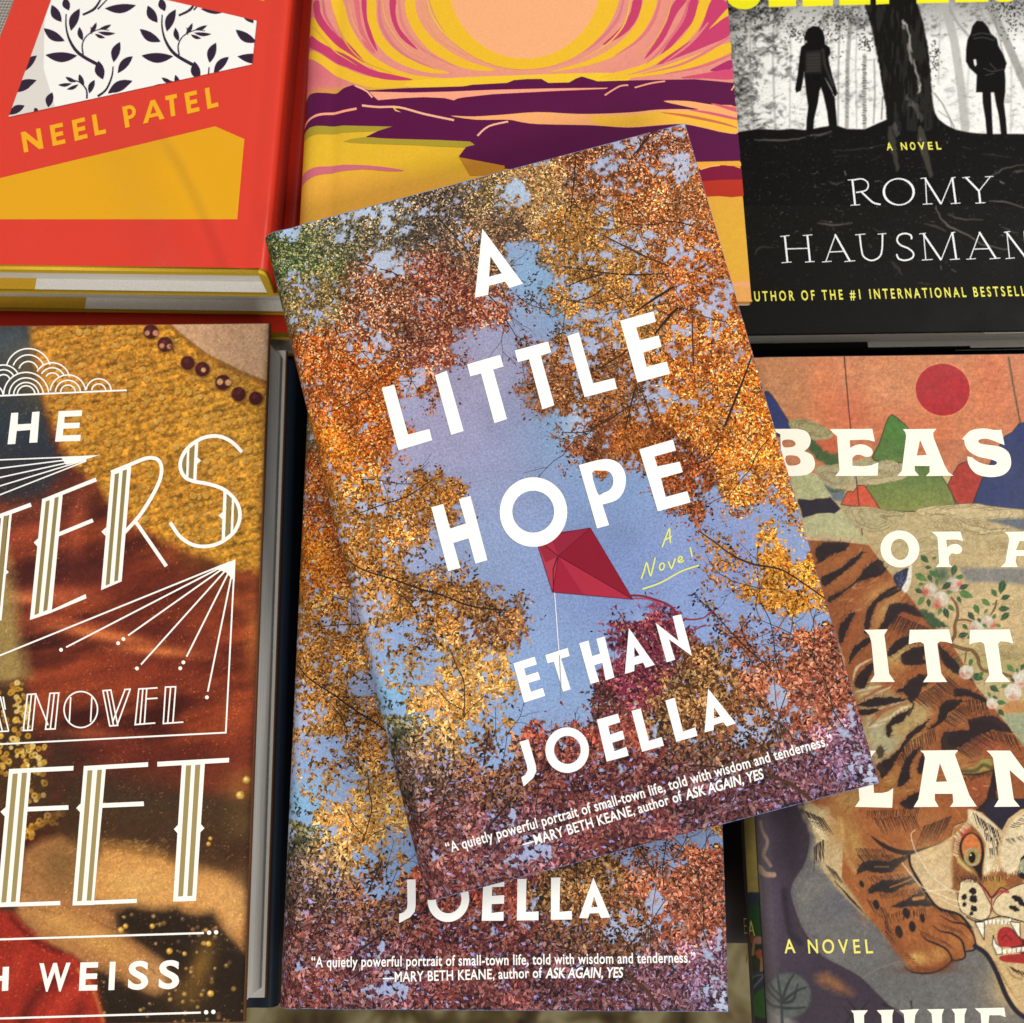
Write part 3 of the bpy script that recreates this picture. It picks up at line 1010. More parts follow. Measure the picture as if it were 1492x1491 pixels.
    k0 = 0.00018
    C = (813.5, 810.5)
    Lf, T, R, Bt = (780, 784), (860, 769.5), (922, 873.5), (805, 863)
    m = lambda i: k0 + i * 2.5e-6
    b.poly(kite, [Lf, T, C], 'a32c40', off=m(0))
    b.poly(kite, [T, R, C], '851a2c', off=m(0))
    b.poly(kite, [C, R, Bt], '9a2238', off=m(0))
    b.poly(kite, [Lf, C, Bt], 'ad3a4a', off=m(0))
    b.poly(kite, [(800, 778), (860, 769.5), C], '8e2438', off=m(1))
    b.poly(kite, [C, (880, 850), R, (850, 866)], 'a82c40', off=m(1))
    b.poly(kite, [Lf, (800, 800), C, (795, 820)], '94283a', off=m(1))
    b.stroke(kite, [Lf, C, R], 1.3, '5e1220', off=m(2))
    b.stroke(kite, [T, C, Bt], 1.2, '6a1626', off=m(3))
    b.stroke(kite, [Lf, T, R, Bt], 1.0, '6a1424', closed=True, off=m(4))
    b.stroke(kite, [(812, 812), (806, 830), (806, 862)], 2.0, '4a1420', off=m(5), taper=(1, .6))
    b.stroke(kite, smooth([(919, 868), (930, 868), (942, 870), (966, 878), (981, 887), (985, 897)], 5, False), 3.2, '7c2434', off=m(2), taper=(1, .8, 1, .9))
    b.stroke(kite, smooth([(922, 872), (944, 873), (964, 881)], 5, False), 2, 'a8404c', off=m(6))
    for q in ([(996, 902), (1010, 903), (1026, 900), (1034, 893), (1041, 890)], [(1001, 918), (1011, 918), (1020, 914), (1029, 911)]):
        b.stroke(kite, smooth(q, 4, False), 2.6, '8c3040', off=m(2), taper=(1, .7, 1))
    b.stroke(kite, [(808, 864), (810, 890), (813, 932), (815, 955)], 1.4, 'e4e4ec', off=m(7))
    b.stroke(kite, [(815, 955), (817, 990), (818.5, 1018)], 1.3, '9aa0aa', off=m(60))

    # ---- lettering
    W = 'f7f6f0'
    ttls, auts, quos = [Acc(), Acc(), Acc()], [Acc(), Acc()], [Acc(), Acc()]
    ttl, aut, quo = ttls[0], auts[0], quos[0]
    o1, o2, o3 = 0.000205, 0.000215, 0.000225
    a1 = (380, 160, .3353)
    b.poly(ttl, zz([(963, 518), (1140, 757), (1080, 776), (1062, 748), (992, 766), (988, 805), (930, 818)], *a1), W, holes=[zz([(998, 638), (1047, 712), (992, 727)], *a1)], off=o1)
    ttl = ttls[1]
    b.poly(ttl, zz([(526, 1210), (580, 1196), (640, 1412), (733, 1388), (745, 1437), (598, 1481)], *a1), W, off=o1)
    b.poly(ttl, zz([(757, 1155), (808, 1135), (882, 1397), (827, 1414)], *a1), W, off=o1)
    b.poly(ttl, zz([(897, 1107), (1040, 1066), (1055, 1117), (1010, 1130), (1070, 1345), (1015, 1363), (957, 1147), (910, 1160)], *a1), W, off=o1)
    b.poly(ttl, zz([(30, 1047), (175, 1008), (188, 1055), (143, 1070), (202, 1285), (150, 1303), (92, 1085), (43, 1098)], *t2), W, off=o1)
    b.poly(ttl, zz([(258, 985), (308, 968), (370, 1190), (462, 1167), (474, 1213), (333, 1250)], *t2), W, off=o1)
    b.poly(ttl, zz([(487, 918), (632, 877), (643, 922), (558, 948), (573, 1003), (655, 982), (668, 1030), (588, 1056), (603, 1118), (690, 1095), (705, 1148), (563, 1186)], *t2), W, off=o1)
    ttl = ttls[2]
    b.poly(ttl, zz([(757, 462), (815, 446), (848, 565), (924, 540), (890, 423), (946, 407), (1028, 717), (970, 734), (937, 612), (863, 634), (898, 754), (838, 770)], *t3), W, off=o1)
    b.poly(ttl, zz(ell(1250, 485, 163, 168, n=56), *t3), W, holes=[zz(ell(1249, 483, 101, 101, n=48), *t3)], off=o1)
    b.poly(ttl, zz([(143, 258), (235, 234)] + smooth([(235, 234), (290, 230), (338, 250), (366, 295), (370, 345), (355, 395), (320, 430), (258, 449)], 4, False)[1:].tolist() + [(290, 548), (232, 564)], *t4), W,
           holes=[zz(smooth([(208, 296), (252, 285), (288, 290), (307, 315), (308, 350), (292, 378), (262, 392), (236, 398)], 3).tolist(), *t4)], off=o1)
    b.poly(ttl, zz([(435, 183), (598, 135), (612, 188), (508, 217), (523, 265), (630, 242), (645, 292), (540, 322), (563, 412), (667, 384), (683, 438), (525, 482)], *t4), W, off=o1)
    # author
    b.poly(aut, zz([(1153, 1215), (1255, 1183), (1267, 1220), (1205, 1240), (1215, 1274), (1272, 1256), (1284, 1292), (1226, 1310), (1238, 1352), (1295, 1333), (1307, 1372), (1205, 1405)], *t3), W, off=o1)
    b.poly(aut, zz([(1307, 1175), (1415, 1140), (1425, 1180), (1383, 1192), (1430, 1340), (1393, 1352), (1348, 1207), (1318, 1215)], *t3), W, off=o1)
    b.poly(aut, zz([(145, 1118), (190, 1105), (208, 1180), (246, 1168), (228, 1097), (268, 1085), (315, 1283), (273, 1297), (257, 1212), (218, 1224), (242, 1302), (200, 1315)], *t4), W, off=o1)
    b.poly(aut, zz([(385, 1045), (510, 1222), (466, 1236), (453, 1211), (412, 1223), (411, 1252), (366, 1266)], *t4), W, holes=[zz([(411, 1135), (437, 1176), (411, 1185)], *t4)], off=o1)
    b.poly(aut, zz([(515, 1020), (625, 1107), (596, 988), (637, 979), (690, 1180), (578, 1098), (608, 1197), (568, 1210)], *t4), W, off=o1)
    aut = auts[1]
    b.poly(aut, zz([(1145, 246), (1183, 235), (1215, 345), (1219, 375), (1205, 405), (1163, 443), (1152, 403), (1172, 390), (1180, 372), (1177, 350)], *t5), W, off=o1)
    b.poly(aut, zz(ell(133, 267, 91, 95, n=44), *t6), W, holes=[zz(ell(134, 266, 56, 59, n=36), *t6)], off=o1)
    b.poly(aut, zz([(257, 140), (345, 115), (355, 150), (304, 166), (313, 202), (364, 185), (373, 220), (321, 236), (331, 272), (380, 253), (390, 290), (298, 315)], *t6), W, off=o1)
    b.poly(aut, zz([(402, 103), (440, 93), (475, 229), (528, 212), (537, 248), (446, 274)], *t6), W, off=o1)
    b.poly(aut, zz([(543, 60), (582, 48), (617, 190), (668, 172), (678, 207), (589, 232)], *t6), W, off=o1)
    b.poly(aut, zz([(722, 10), (838, 155), (799, 168), (785, 150), (746, 162), (745, 183), (707, 193)], *t6), W, holes=[zz([(746, 88), (773, 126), (746, 135)], *t6)], off=o1)
    # quotation
    Q1, Q2 = (651.5, 1243.5), (1214, 1084)
    b.text(quo, '\u201cA quietly powerful portrait of small-town life, told with wisdom and tenderness.\u201d', Q1, Q2, 15.0, W, bold=0.015, spacing=1.06, off=o1)
    quo = quos[1]
    b.text(quo, '\u2014MARY BETH KEANE, author of ', (763, 1236), (995, 1166), 14.5, W, bold=0.015, spacing=1.06, off=o1)
    b.text(quo, 'ASK AGAIN, YES', (1000, 1165.5), (1113, 1134), 14.5, W, bold=0.022, spacing=1.0, shear=0.16, off=o1)
    # handwriting
    hw = Acc()
    for i, q in enumerate(([(545, 655), (562, 610), (580, 566), (583, 600), (585, 636)], [(553, 622), (592, 603)], [(445, 808), (458, 770), (470, 730), (480, 762), (490, 792), (502, 748), (512, 704)],
                           [(575, 722), (582, 742), (590, 757), (600, 735), (609, 708)], [(680, 655), (686, 680), (690, 702)], [(450, 857), (540, 825), (640, 770), (725, 742)],
                           [(624, 722), (640, 712), (641, 703), (632, 700), (623, 712), (625, 726), (637, 727), (650, 718)])):
        b.stroke(hw, smooth(zz(q, *t4), 4, False), 2.3, 'dbe07c', off=o1 + i * 2.5e-6)
    b.stroke(hw, smooth(zz(ell(544, 748, 11, 17, 0.3, 10), *t4), 3), 2.3, 'dbe07c', closed=True, off=o1 + 3e-5)
    return jk, {'kite_picture': kite, 'title_word': ttls, 'author_word': auts, 'quotation_line': quos, 'handwritten_lettering': hw}


_jk, _lt = art_hope(B_MAIN)
HOPE = make_book('hardback_book', B_MAIN, 'tilted hardback with autumn leaves and a red kite, lying across the other books', 'copies of the autumn leaf novel', _jk, _lt, '7c94c4', M_PHOTO, inset=0.0034)
# the copy of the same title underneath: the same parts in the lower book's own place
LOW = copy_book(HOPE, (0, 0, 0), 'straight lying copy of the autumn leaf and kite novel, half covered by the tilted copy', 'copies of the autumn leaf novel')
m = Matrix.Identity(4)
_bo = B_LOW.O - B_LOW.N * B_LOW.t
for i in range(3):
    m[i][0], m[i][1], m[i][2], m[i][3] = B_LOW.U[i], B_LOW.V[i], B_LOW.N[i], _bo[i]
LOW.matrix_world = m
# ================================================================ the novel with the low sun over purple hills
def art_sunset(b):
    A, B = (400, 0, .3353), (700, 0, .3353)
    za = lambda p: zz(p, *A)
    zb = lambda p: zz(p, *B)
    sm = lambda p, n=4: smooth(p, n)
    jk = Acc()
    jacket(b, jk, 'd89a30')
    F = Field(b, 'e4a63c', 0.0002, b.w - 0.0004, 0.0002, b.h - 0.0002, 0.0008)
    F.fill([(380, 180), (1130, 180), (1130, 262), (380, 250)], 'dfb02c', 30)
    F.fill([(380, 120), (1130, 120), (1130, 200), (380, 200)], 'd8ae2c', 16)
    F.fill([(1040, 300), (1130, 300), (1130, 400), (1040, 400)], 'e2ab38', 40)
    F.fill([(1040, 412), (1130, 412), (1130, 417.5), (1040, 417.5)], 'eba584', 2)
    F.fill([(1040, 418), (1130, 418), (1130, 470), (1040, 470)], 'e6a455', 2)
    F.fill([(300, -300), (1200, -300), (1200, 128), (300, 128)], 'de8a7c', 6)
    F.blob(440, 105, 60, 40, 'c9626e')
    F.fill(ell(765, -25, 190, 148), 'e69a76', 60, .8)
    F.noise(4, .03, 4)
    F.emit(jk)
    Y, M, P, K = 'e8b62c', 'c13c66', 'dd8a82', 'd86a74'
    w = 1.0
    L = lambda p, c: b.poly(jk, sm(za(p)), c)
    R = lambda p, c: b.poly(jk, sm(zb(p)), c)
    # swirls left of the sun
    L([(245, 0), (295, 0), (325, 100), (380, 195), (450, 260), (560, 315), (700, 338), (900, 346), (1090, 345), (1090, 356), (800, 358), (560, 350), (440, 305), (350, 235), (285, 125)], Y)
    L([(405, 0), (440, 0), (445, 90), (480, 170), (550, 235), (650, 285), (760, 318), (640, 312), (510, 258), (430, 170), (405, 90)], Y)
    L([(570, 0), (608, 0), (618, 60), (655, 130), (720, 195), (830, 262), (960, 305), (830, 300), (690, 232), (610, 145), (572, 60)], Y)
    L([(150, 50), (200, 110), (260, 180), (345, 245), (425, 307), (335, 285), (232, 205), (146, 140)], Y)
    L([(138, 195), (215, 245), (300, 292), (400, 332), (520, 346), (620, 350), (760, 362), (600, 378), (430, 382), (300, 345), (200, 280), (136, 222)], Y)
    L([(600, 352), (760, 340), (1000, 330), (1491, 318), (1491, 360), (1000, 372), (600, 380)], 'ecc030')
    L([(148, 130), (200, 185), (300, 232), (420, 302), (500, 322), (602, 348), (470, 345), (330, 300), (220, 243), (148, 185)], M)
    L([(163, 0), (192, 0), (202, 60), (245, 125), (322, 190), (392, 272), (325, 235), (240, 168), (182, 90)], M)
    L([(345, 0), (366, 0), (377, 100), (402, 165), (440, 232), (396, 205), (368, 130)], K)
    L([(378, 0), (398, 0), (402, 80), (424, 150), (448, 225), (412, 170), (388, 90)], M)
    L([(500, 0), (528, 0), (526, 60), (548, 130), (622, 216), (552, 168), (510, 90)], M)
    # swirls right of the sun
    R([(585, 0), (640, 0), (625, 70), (560, 160), (480, 230), (330, 290), (180, 305), (320, 270), (450, 205), (540, 110)], 'df8c80')
    R([(665, 0), (702, 0), (680, 85), (622, 152), (530, 197), (600, 130), (648, 62)], M)
    R([(712, 0), (765, 0), (748, 70), (695, 155), (600, 235), (480, 283), (300, 315), (470, 262), (590, 195), (675, 105)], Y)
    R([(850, 0), (897, 0), (852, 62), (792, 180), (712, 258), (768, 170), (802, 88)], M)
    R([(912, 0), (945, 0), (940, 70), (860, 170), (760, 278), (828, 170), (882, 95)], M)
    R([(955, 0), (1002, 0), (962, 100), (900, 182), (780, 272), (640, 325), (520, 335), (680, 290), (770, 248), (870, 170), (925, 90)], Y)
    R([(1005, 0), (1062, 5), (1076, 45), (1015, 110), (930, 182), (965, 105)], M)
    R([(1076, 36), (1082, 62), (1010, 135), (930, 190), (1000, 120)], Y)
    R([(1082, 70), (1086, 150), (985, 200), (885, 240), (765, 283), (880, 200), (990, 130)], M)
    R([(1088, 185), (1090, 228), (905, 300), (720, 333), (540, 346), (720, 312), (900, 252)], Y)
    R([(1090, 262), (1092, 300), (1000, 310), (1035, 285)], 'a82c62')
    R([(1092, 303), (1094, 345), (980, 342), (870, 340), (960, 322)], 'cc4a6c')
    # finer streaks between the bands
    for p, wd, c in (([(455, 0), (468, 120), (555, 232), (700, 302)], 4.5, 'd2767c'), ([(540, 0), (560, 110), (640, 212), (790, 292)], 4, 'd8807a'), ([(640, 0), (660, 80), (720, 170), (835, 242)], 4.5, 'e09a70'), ([(664, 0), (684, 70), (742, 150), (850, 232), (1000, 278)], 3, 'e6b848'),
                     ([(210, 0), (226, 80), (292, 175)], 4, 'cb6674'), ([(318, 0), (345, 110), (400, 190)], 3, 'e39a70'), ([(470, 0), (485, 90), (560, 200), (660, 262)], 2.4, 'e2a860'), ([(260, 60), (300, 170), (380, 262), (520, 322)], 2.4, 'd9a030'), ([(160, 100), (250, 210), (360, 288)], 2.2, 'dba838')):
        b.stroke(jk, smooth(za(p), 5, False), wd, c, taper=(.5, 1, .8, .1))
    for p, wd, c in (([(622, 0), (592, 90), (500, 190), (375, 262)], 4.5, 'd2767c'), ([(782, 0), (752, 90), (690, 172), (585, 242)], 4.5, 'd8707a'), ([(650, 0), (628, 100), (555, 190), (440, 262)], 2.6, 'e6b848'), ([(905, 0), (880, 85), (800, 200), (720, 280)], 4, 'd66a78'), ([(990, 100), (905, 195), (790, 280)], 4, 'dc7c7a'),
                     ([(830, 0), (806, 90), (740, 200), (640, 272)], 3, 'e2a05c'), ([(1086, 160), (985, 225), (860, 285), (700, 322)], 4, 'd8747c'), ([(1088, 240), (960, 290), (800, 322)], 3, 'd86a74'), ([(545, 0), (520, 100), (440, 190), (330, 240)], 3, 'dfa040')):
        b.stroke(jk, smooth(zb(p), 5, False), wd, c, taper=(.5, 1, .8, .1))
    # sun
    b.poly(jk, ell(764, -25, 141, 127, n=60), Y)
    b.poly(jk, ell(764.5, -25, 110.5, 111, n=60), 'efaa78')
    # hills
    PU = '571040'
    top = za([(105, 430), (120, 415), (150, 400), (200, 405), (270, 404), (300, 384), (340, 371), (385, 385), (410, 394), (560, 385), (820, 377), (860, 370), (1010, 362), (1040, 350), (1100, 345), (1160, 345), (1190, 362), (1280, 360), (1310, 343), (1335, 334), (1365, 343), (1400, 354)]) \
        + zb([(510, 355), (700, 350), (930, 346), (1100, 362)])
    low = zb([(1130, 700), (920, 705), (500, 740), (100, 735)]) + za([(850, 700), (800, 682), (850, 618), (700, 610), (560, 606), (385, 603), (450, 570), (512, 552), (300, 548), (105, 562)])
    b.poly(jk, top + low, PU)
    b.poly(jk, za([(108, 560), (150, 549), (300, 547), (512, 552), (430, 572), (300, 577), (108, 590)]), 'a8922c')
    b.poly(jk, sm(za([(298, 617), (385, 598), (470, 603), (560, 606), (850, 617), (825, 642), (600, 632), (420, 626)]), 2), 'a8922c')
    b.poly(jk, za([(803, 685), (1000, 722), (1000, 760), (850, 765)]), 'bd7f26')
    PE = 'f2a07e'
    b.poly(jk, za([(412, 400), (600, 404), (760, 400), (950, 392), (1200, 386), (1450, 383), (1440, 388), (1200, 398), (950, 411), (820, 425), (795, 430), (780, 438), (740, 428), (650, 424), (560, 428), (450, 437), (430, 420)]), PE)
    b.poly(jk, sm(zb([(-130, 505), (-30, 508), (100, 500), (250, 489), (420, 497), (560, 495), (680, 488), (760, 479), (860, 476), (950, 478), (880, 462), (795, 441), (900, 441), (1000, 456), (1120, 470), (1125, 575), (1060, 578), (980, 560), (880, 541), (780, 546), (640, 556), (480, 546), (250, 541), (170, 531), (120, 522), (-20, 522)]), 3), 'f0a86a')
    b.poly(jk, sm(zb([(480, 510), (640, 505), (760, 488), (900, 490), (1120, 520), (1122, 572), (1060, 575), (980, 556), (880, 537), (780, 542), (640, 552), (520, 545)]), 3), 'edb43a')
    b.poly(jk, sm(zb([(900, 478), (1000, 488), (1118, 515), (1118, 525), (1000, 500)]), 3), 'd05a70')
    b.poly(jk, sm(zb([(780, 490), (900, 500), (1060, 535), (1118, 560), (1040, 540), (900, 512)]), 3), 'c86a4a')
    b.poly(jk, sm(zb([(1000, 450), (1060, 460), (1118, 472), (1118, 490), (1050, 470)]), 3), 'd05a70')
    st = lambda p, wd, c=PE: b.stroke(jk, smooth(p, 4, False), wd, c)
    st(za([(112, 532), (140, 515), (200, 499), (280, 488), (357, 474)]), 3.4)
    st(za([(380, 460), (450, 467), (540, 468), (650, 497), (780, 524)]), 3, 'f2b090')
    b.poly(jk, za([(510, 465), (545, 470), (520, 474), (550, 490), (525, 484)]), 'f0c060')
    st(za([(882, 592), (930, 551), (1015, 530)]), 2.6, 'f2b090')
    st(za([(350, 374), (400, 398), (425, 426)]), 2.4, 'f2b090')
    st(zb([(540, 416), (602, 378), (642, 372)]), 2.2)
    st(zb([(670, 383), (740, 364), (802, 355)]), 2.2)
    st(zb([(1090, 395), (1104, 372)]), 2)
    b.poly(jk, sm(za([(100, 747), (250, 720), (420, 722), (562, 742), (500, 746), (380, 738), (220, 755), (98, 788)]), 3), 'c96676')
    # lower right bands
    b.poly(jk, zb([(900, 704), (1000, 708), (1132, 706), (1134, 724), (1060, 722), (950, 735), (900, 735)]), 'eda23c')
    b.poly(jk, sm(zb([(930, 745), (1000, 725), (1060, 720), (1140, 738), (1145, 790), (930, 792)]), 2), '7c1234')
    st(zb([(955, 738), (1000, 725), (1040, 720)]), 2, 'edb060')
    b.poly(jk, zb([(930, 792), (1040, 784), (1145, 782), (1150, 852), (1090, 858), (1040, 853), (985, 855), (930, 855)]), 'b4301c')
    return jk


SUNSET = make_book('hardback_book', B_SUN, 'hardback with a pale sun over purple hills, under the top of the kite novel', None, art_sunset(B_SUN), {}, 'e0a85a', M_PRINT)
# ================================================================ the red novel
def art_red(b):
    z = lambda p: zz(p, 0, 0, .3353)
    jk = Acc()
    jacket(b, jk, 'd93a28', flap='efeae0')
    ttl = Acc()
    # woven grey corner
    b.poly(jk, z([(62, 0), (0, 162), (-500, 1000), (-500, -500), (250, -500)]), '8d857c')
    g = [z([(62, 0), (0, 162)]), z([(55, 0), (0, 145)])]
    for i in range(26):
        o = -i * 7
        b.stroke(jk, z([(62 + o + 30, -40), (o + 0.0 - 4, 172)]), 0.9, 'c4bcb0' if i % 2 else '6e675f', clip=z([(61, 0), (0, 160), (-300, 160), (-300, -100), (99, -100)]), off=0.00006 + i * 2e-6)
    for i in range(30):
        y = -20 + i * 6.5
        b.stroke(jk, z([(-10, y), (70, y + 3)]), 0.8, 'b8b0a4' if i % 2 else '7a736b', clip=z([(61, 0), (0, 160), (-300, 160), (-300, -100), (99, -100)]), off=0.00012 + i * 2e-6)
    quad = z([(37, 511), (1097, 282), (1117, 92), (262, -106)])
    b.poly(jk, quad, 'f6f3ec', off=0.00006)
    b.poly(jk, z([(37, 511), (240, 468), (190, 300), (195, 60), (223, 0)]), 'dcd6cc', off=0.000065, clip=quad)
    D = '2a1630'
    lv = [((225, 22), (268, 97), 40), ((282, -10), (300, 47), 34), ((347, 38), (308, 136), 40), ((190, 124), (282, 180), 40), ((197, 240), (337, 243), 44), ((345, 118), (360, 178), 24),
          ((390, 147), (420, 98), 18), ((430, 128), (484, 108), 17), ((425, 140), (503, 146), 17), ((412, 148), (458, 166), 15), ((428, 265), (448, 347), 42), ((522, 183), (494, 272), 38), ((578, 245), (512, 320), 36),
          ((577, 352), (468, 408), 42), ((412, 348), (388, 408), 26), ((152, 243), (112, 302), 34), ((150, 350), (76, 402), 38), ((228, 402), (210, 468), 34), ((108, 460), (40, 500), 34), ((345, 323), (366, 372), 22),
          ((285, 335), (332, 357), 18), ((252, 370), (312, 364), 16), ((290, 390), (342, 368), 16), ((455, 38), (592, 24), 40), ((150, 470), (165, 490), 20)]
    stm = [([(288, 62), (288, 120), (305, 180), (345, 235), (425, 282)], 14, (.4, .6, 1, 1.1)), ([(362, 238), (358, 195), (380, 155), (430, 130), (475, 133)], 7, (1, .8, .5)), ([(492, 290), (486, 335), (462, 390), (425, 420)], 9, (.6, 1, 1.2)),
           ([(302, 346), (345, 358), (375, 390), (378, 430)], 7, (.5, .9, 1.2)), ([(440, -5), (410, 40), (360, 66)], 12, (.6, 1, .8)), ([(470, -5), (425, 42)], 8, (.6, 1)), ([(395, 118), (400, 150)], 4, (1, 1))]
    for dx, dy in ((0, 0), (417, 3), (834, 6), (-417, -3)):
        for i, (a, c, w) in enumerate(lv):
            o = 0.00007 + (i % 12) * 2.5e-6
            n = b.layer
            s_ = [(a[0] + dx, a[1] + dy), (c[0] + dx, c[1] + dy)]
            A, C = z(s_)
            d = np.subtract(C, A)
            nn = np.array([-d[1], d[0]]) / np.linalg.norm(d)
            t = np.linspace(0, 1, 11)
            pr = np.sin(np.pi * t) ** 0.9 * w * 0.5 * .3353
            mid = np.asarray(A)[None] + d[None] * t[:, None] + nn[None] * (np.sin(np.pi * t) * 0.06 * np.linalg.norm(d))[:, None]
            b.poly(jk, np.concatenate([mid + nn * pr[:, None], (mid - nn * pr[:, None])[::-1][1:-1]]), D, clip=quad, off=o)
        for i, (p, w, tp) in enumerate(stm):
            b.stroke(jk, smooth(z([(x + dx, y + dy) for x, y in p]), 5, False), w * .3353, D, clip=quad, taper=tp, off=0.000105 + i * 2.5e-6)
    b.poly(jk, z([(-740, 954), (0, 775), (935, 550), (1062, 605), (1031, 954)]), 'e2a208', off=0.00006)
    b.poly(jk, z([(1040, -30), (1150, -30), (1147, 4), (1080, -8)]), 'e2a208', off=0.00006)
    b.stroke(jk, z([(37, 511), (1097, 282), (1117, 92)]), 0.8, '8a2a2a', off=0.00013)
    # author's name
    Yl = 'efa923'
    W = 0.27

    def letter(ch, bl, br, up):
        bl, br, up = (np.array(q, float) for q in (bl, br, up))
        f = lambda pts: [tuple(bl + (br - bl) * x + up * y) for x, y in pts]
        s = 20.0 / np.linalg.norm(br - bl)
        G = {'N': [[(0, 0), (s, 0), (s, .62), (1 - s, 0), (1, 0), (1, 1), (1 - s, 1), (1 - s, .38), (s, 1), (0, 1)]],
             'E': [[(0, 0), (1, 0), (1, .2), (s, .2), (s, .4), (.92, .4), (.92, .6), (s, .6), (s, .8), (1, .8), (1, 1), (0, 1)]],
             'L': [[(0, 0), (1, 0), (1, .2), (s, .2), (s, 1), (0, 1)]],
             'T': [[(.5 - s / 2, 0), (.5 + s / 2, 0), (.5 + s / 2, .8), (1, .8), (1, 1), (0, 1), (0, .8), (.5 - s / 2, .8)]]}
        if ch in G:
            b.poly(ttl, z(f(G[ch][0])), Yl, off=0.00014)
        elif ch == 'A':
            b.poly(ttl, z(f([(0, 0), (s * 1.1, 0), (.30, .2), (.70, .2), (1 - s * 1.1, 0), (1, 0), (.6, 1), (.4, 1)])), Yl, holes=[z(f([(.36, .37), (.64, .37), (.5, .75)]))], off=0.00014)
        elif ch == 'P':
            o = [(0, 0), (s, 0), (s, .36)] + [(.5 + .5 * math.cos(a), .68 + .32 * math.sin(a)) for a in np.linspace(-1.57, 1.57, 12)] + [(0, 1)]
            h = [(s, .53)] + [(.5 + .22 * math.cos(a), .68 + .15 * math.sin(a)) for a in np.linspace(-1.57, 1.57, 9)] + [(s, .83)]
            b.poly(ttl, z(f(o)), Yl, holes=[z(f(h))], off=0.00014)
    for ch, x0, y0, x1, y1, ux, uy in (('N', 105, 665, 190, 646, -14, -88), ('E', 230, 637, 286, 624, -14, -90), ('E', 326, 615, 382, 601, -14, -90), ('L', 413, 592, 462, 581, -14, -90),
                                       ('P', 545, 558, 600, 545, -14, -92), ('A', 622, 540, 716, 517, -5, -92), ('T', 728, 512, 778, 501, -10, -92), ('E', 815, 497, 868, 484, -14, -90), ('L', 902, 476, 950, 464, -12, -90)):
        letter(ch, (x0, y0), (x1, y1), (ux, uy))
    return jk, {'author_lettering': ttl}


def fold_mat():
    """glossy jacket paper with one soft fold running down to the lower right corner"""
    m = M_GLOSS.copy()
    m.name = 'folded_glossy_print'
    nt = m.node_tree
    c = np.polyfit(RED_FOLD[:, 1], RED_FOLD[:, 0], 2)
    tc = nt.nodes.new('ShaderNodeTexCoord')
    sx = nt.nodes.new('ShaderNodeSeparateXYZ')
    nt.links.new(tc.outputs['Object'], sx.inputs[0])

    def op(kind, a, b=None):
        n = nt.nodes.new('ShaderNodeMath')
        n.operation = kind
        for i, x in enumerate((a, b)):
            if x is None:
                continue
            if isinstance(x, (int, float)):
                n.inputs[i].default_value = float(x)
            else:
                nt.links.new(x, n.inputs[i])
        return n.outputs[0]
    u, v = sx.outputs[0], sx.outputs[1]
    uc = op('ADD', op('MULTIPLY', op('ADD', op('MULTIPLY', v, float(c[0])), float(c[1])), v), float(c[2]))
    d = op('DIVIDE', op('SUBTRACT', u, uc), 0.0042)
    h = op('DIVIDE', 1.0, op('ADD', op('EXPONENT', op('MULTIPLY', d, 2.4)), 1.0))
    h = op('SUBTRACT', h, op('DIVIDE', 1.0, op('ADD', op('EXPONENT', op('MULTIPLY', op('ADD', d, 5.0), 0.7)), 1.0)))
    fade = nt.nodes.new('ShaderNodeMapRange')
    fade.interpolation_type = 'SMOOTHSTEP'
    for k, x in (('From Min', 0.075), ('From Max', 0.040), ('To Min', 0.0), ('To Max', 1.0)):
        fade.inputs[k].default_value = x
    nt.links.new(v, fade.inputs['Value'])
    h = op('MULTIPLY', h, fade.outputs[0])
    bp = nt.nodes.new('ShaderNodeBump')
    bp.inputs['Strength'].default_value = 1.0
    bp.invert = False
    bp.inputs['Distance'].default_value = 0.0052
    nt.links.new(h, bp.inputs['Height'])
    old = next(n for n in nt.nodes if n.type == 'BUMP' and n is not bp)
    nt.links.new(old.outputs[0], bp.inputs['Normal'])
    nt.links.new(bp.outputs[0], nt.nodes['Principled BSDF'].inputs['Normal'])
    return m


_jk, _lt = art_red(B_RED)
RED = make_book('hardback_book', B_RED, 'topmost red hardback with white leaf panel and yellow shape, in the pile at upper left', 'pile of red hardbacks', _jk, _lt, 'd9b030', fold_mat(), endpaper=('e0b030', 'fbf8f0'), split=0.37, bt=0.0030, lip=0.0015)
def red_below(du, dv, dz, label):
    bb = Book(B_RED.O + B_RED.U * du + B_RED.V * dv + B_RED.N * dz, B_RED.U, B_RED.V, B_RED.w, B_RED.h, B_RED.t, spine='R', r=0.003)
    k = Acc()
    jacket(bb, k, 'c93020')
    return make_book('hardback_book', bb, label, 'pile of red hardbacks', k, {}, 'd9b030', M_GLOSS, endpaper=('e0b030', 'fbf8f0'), split=0.40, bt=0.0028, lip=0.0018)


red_below(0.006, 0.0030, -0.0203, 'second red hardback from the top, mostly hidden, showing only pale page ends')
red_below(0.009, -0.0058, -0.0405, 'lowest red hardback of its pile, a dark red strip above the sequinned cover')
# ================================================================ the black thriller
def px_field(b, base, x0, y0, x1, y1, step):
    """a picture field over the part of a cover seen between these pixels"""
    q = b.uv([(x0, y0), (x1, y0), (x1, y1), (x0, y1)])
    u0, v0 = np.maximum(q.min(0), 0.0002)
    u1, v1 = np.minimum(q.max(0), (b.w - 0.0006, b.h - 0.0002))
    return Field(b, base, u0, u1, v0, v1, step)


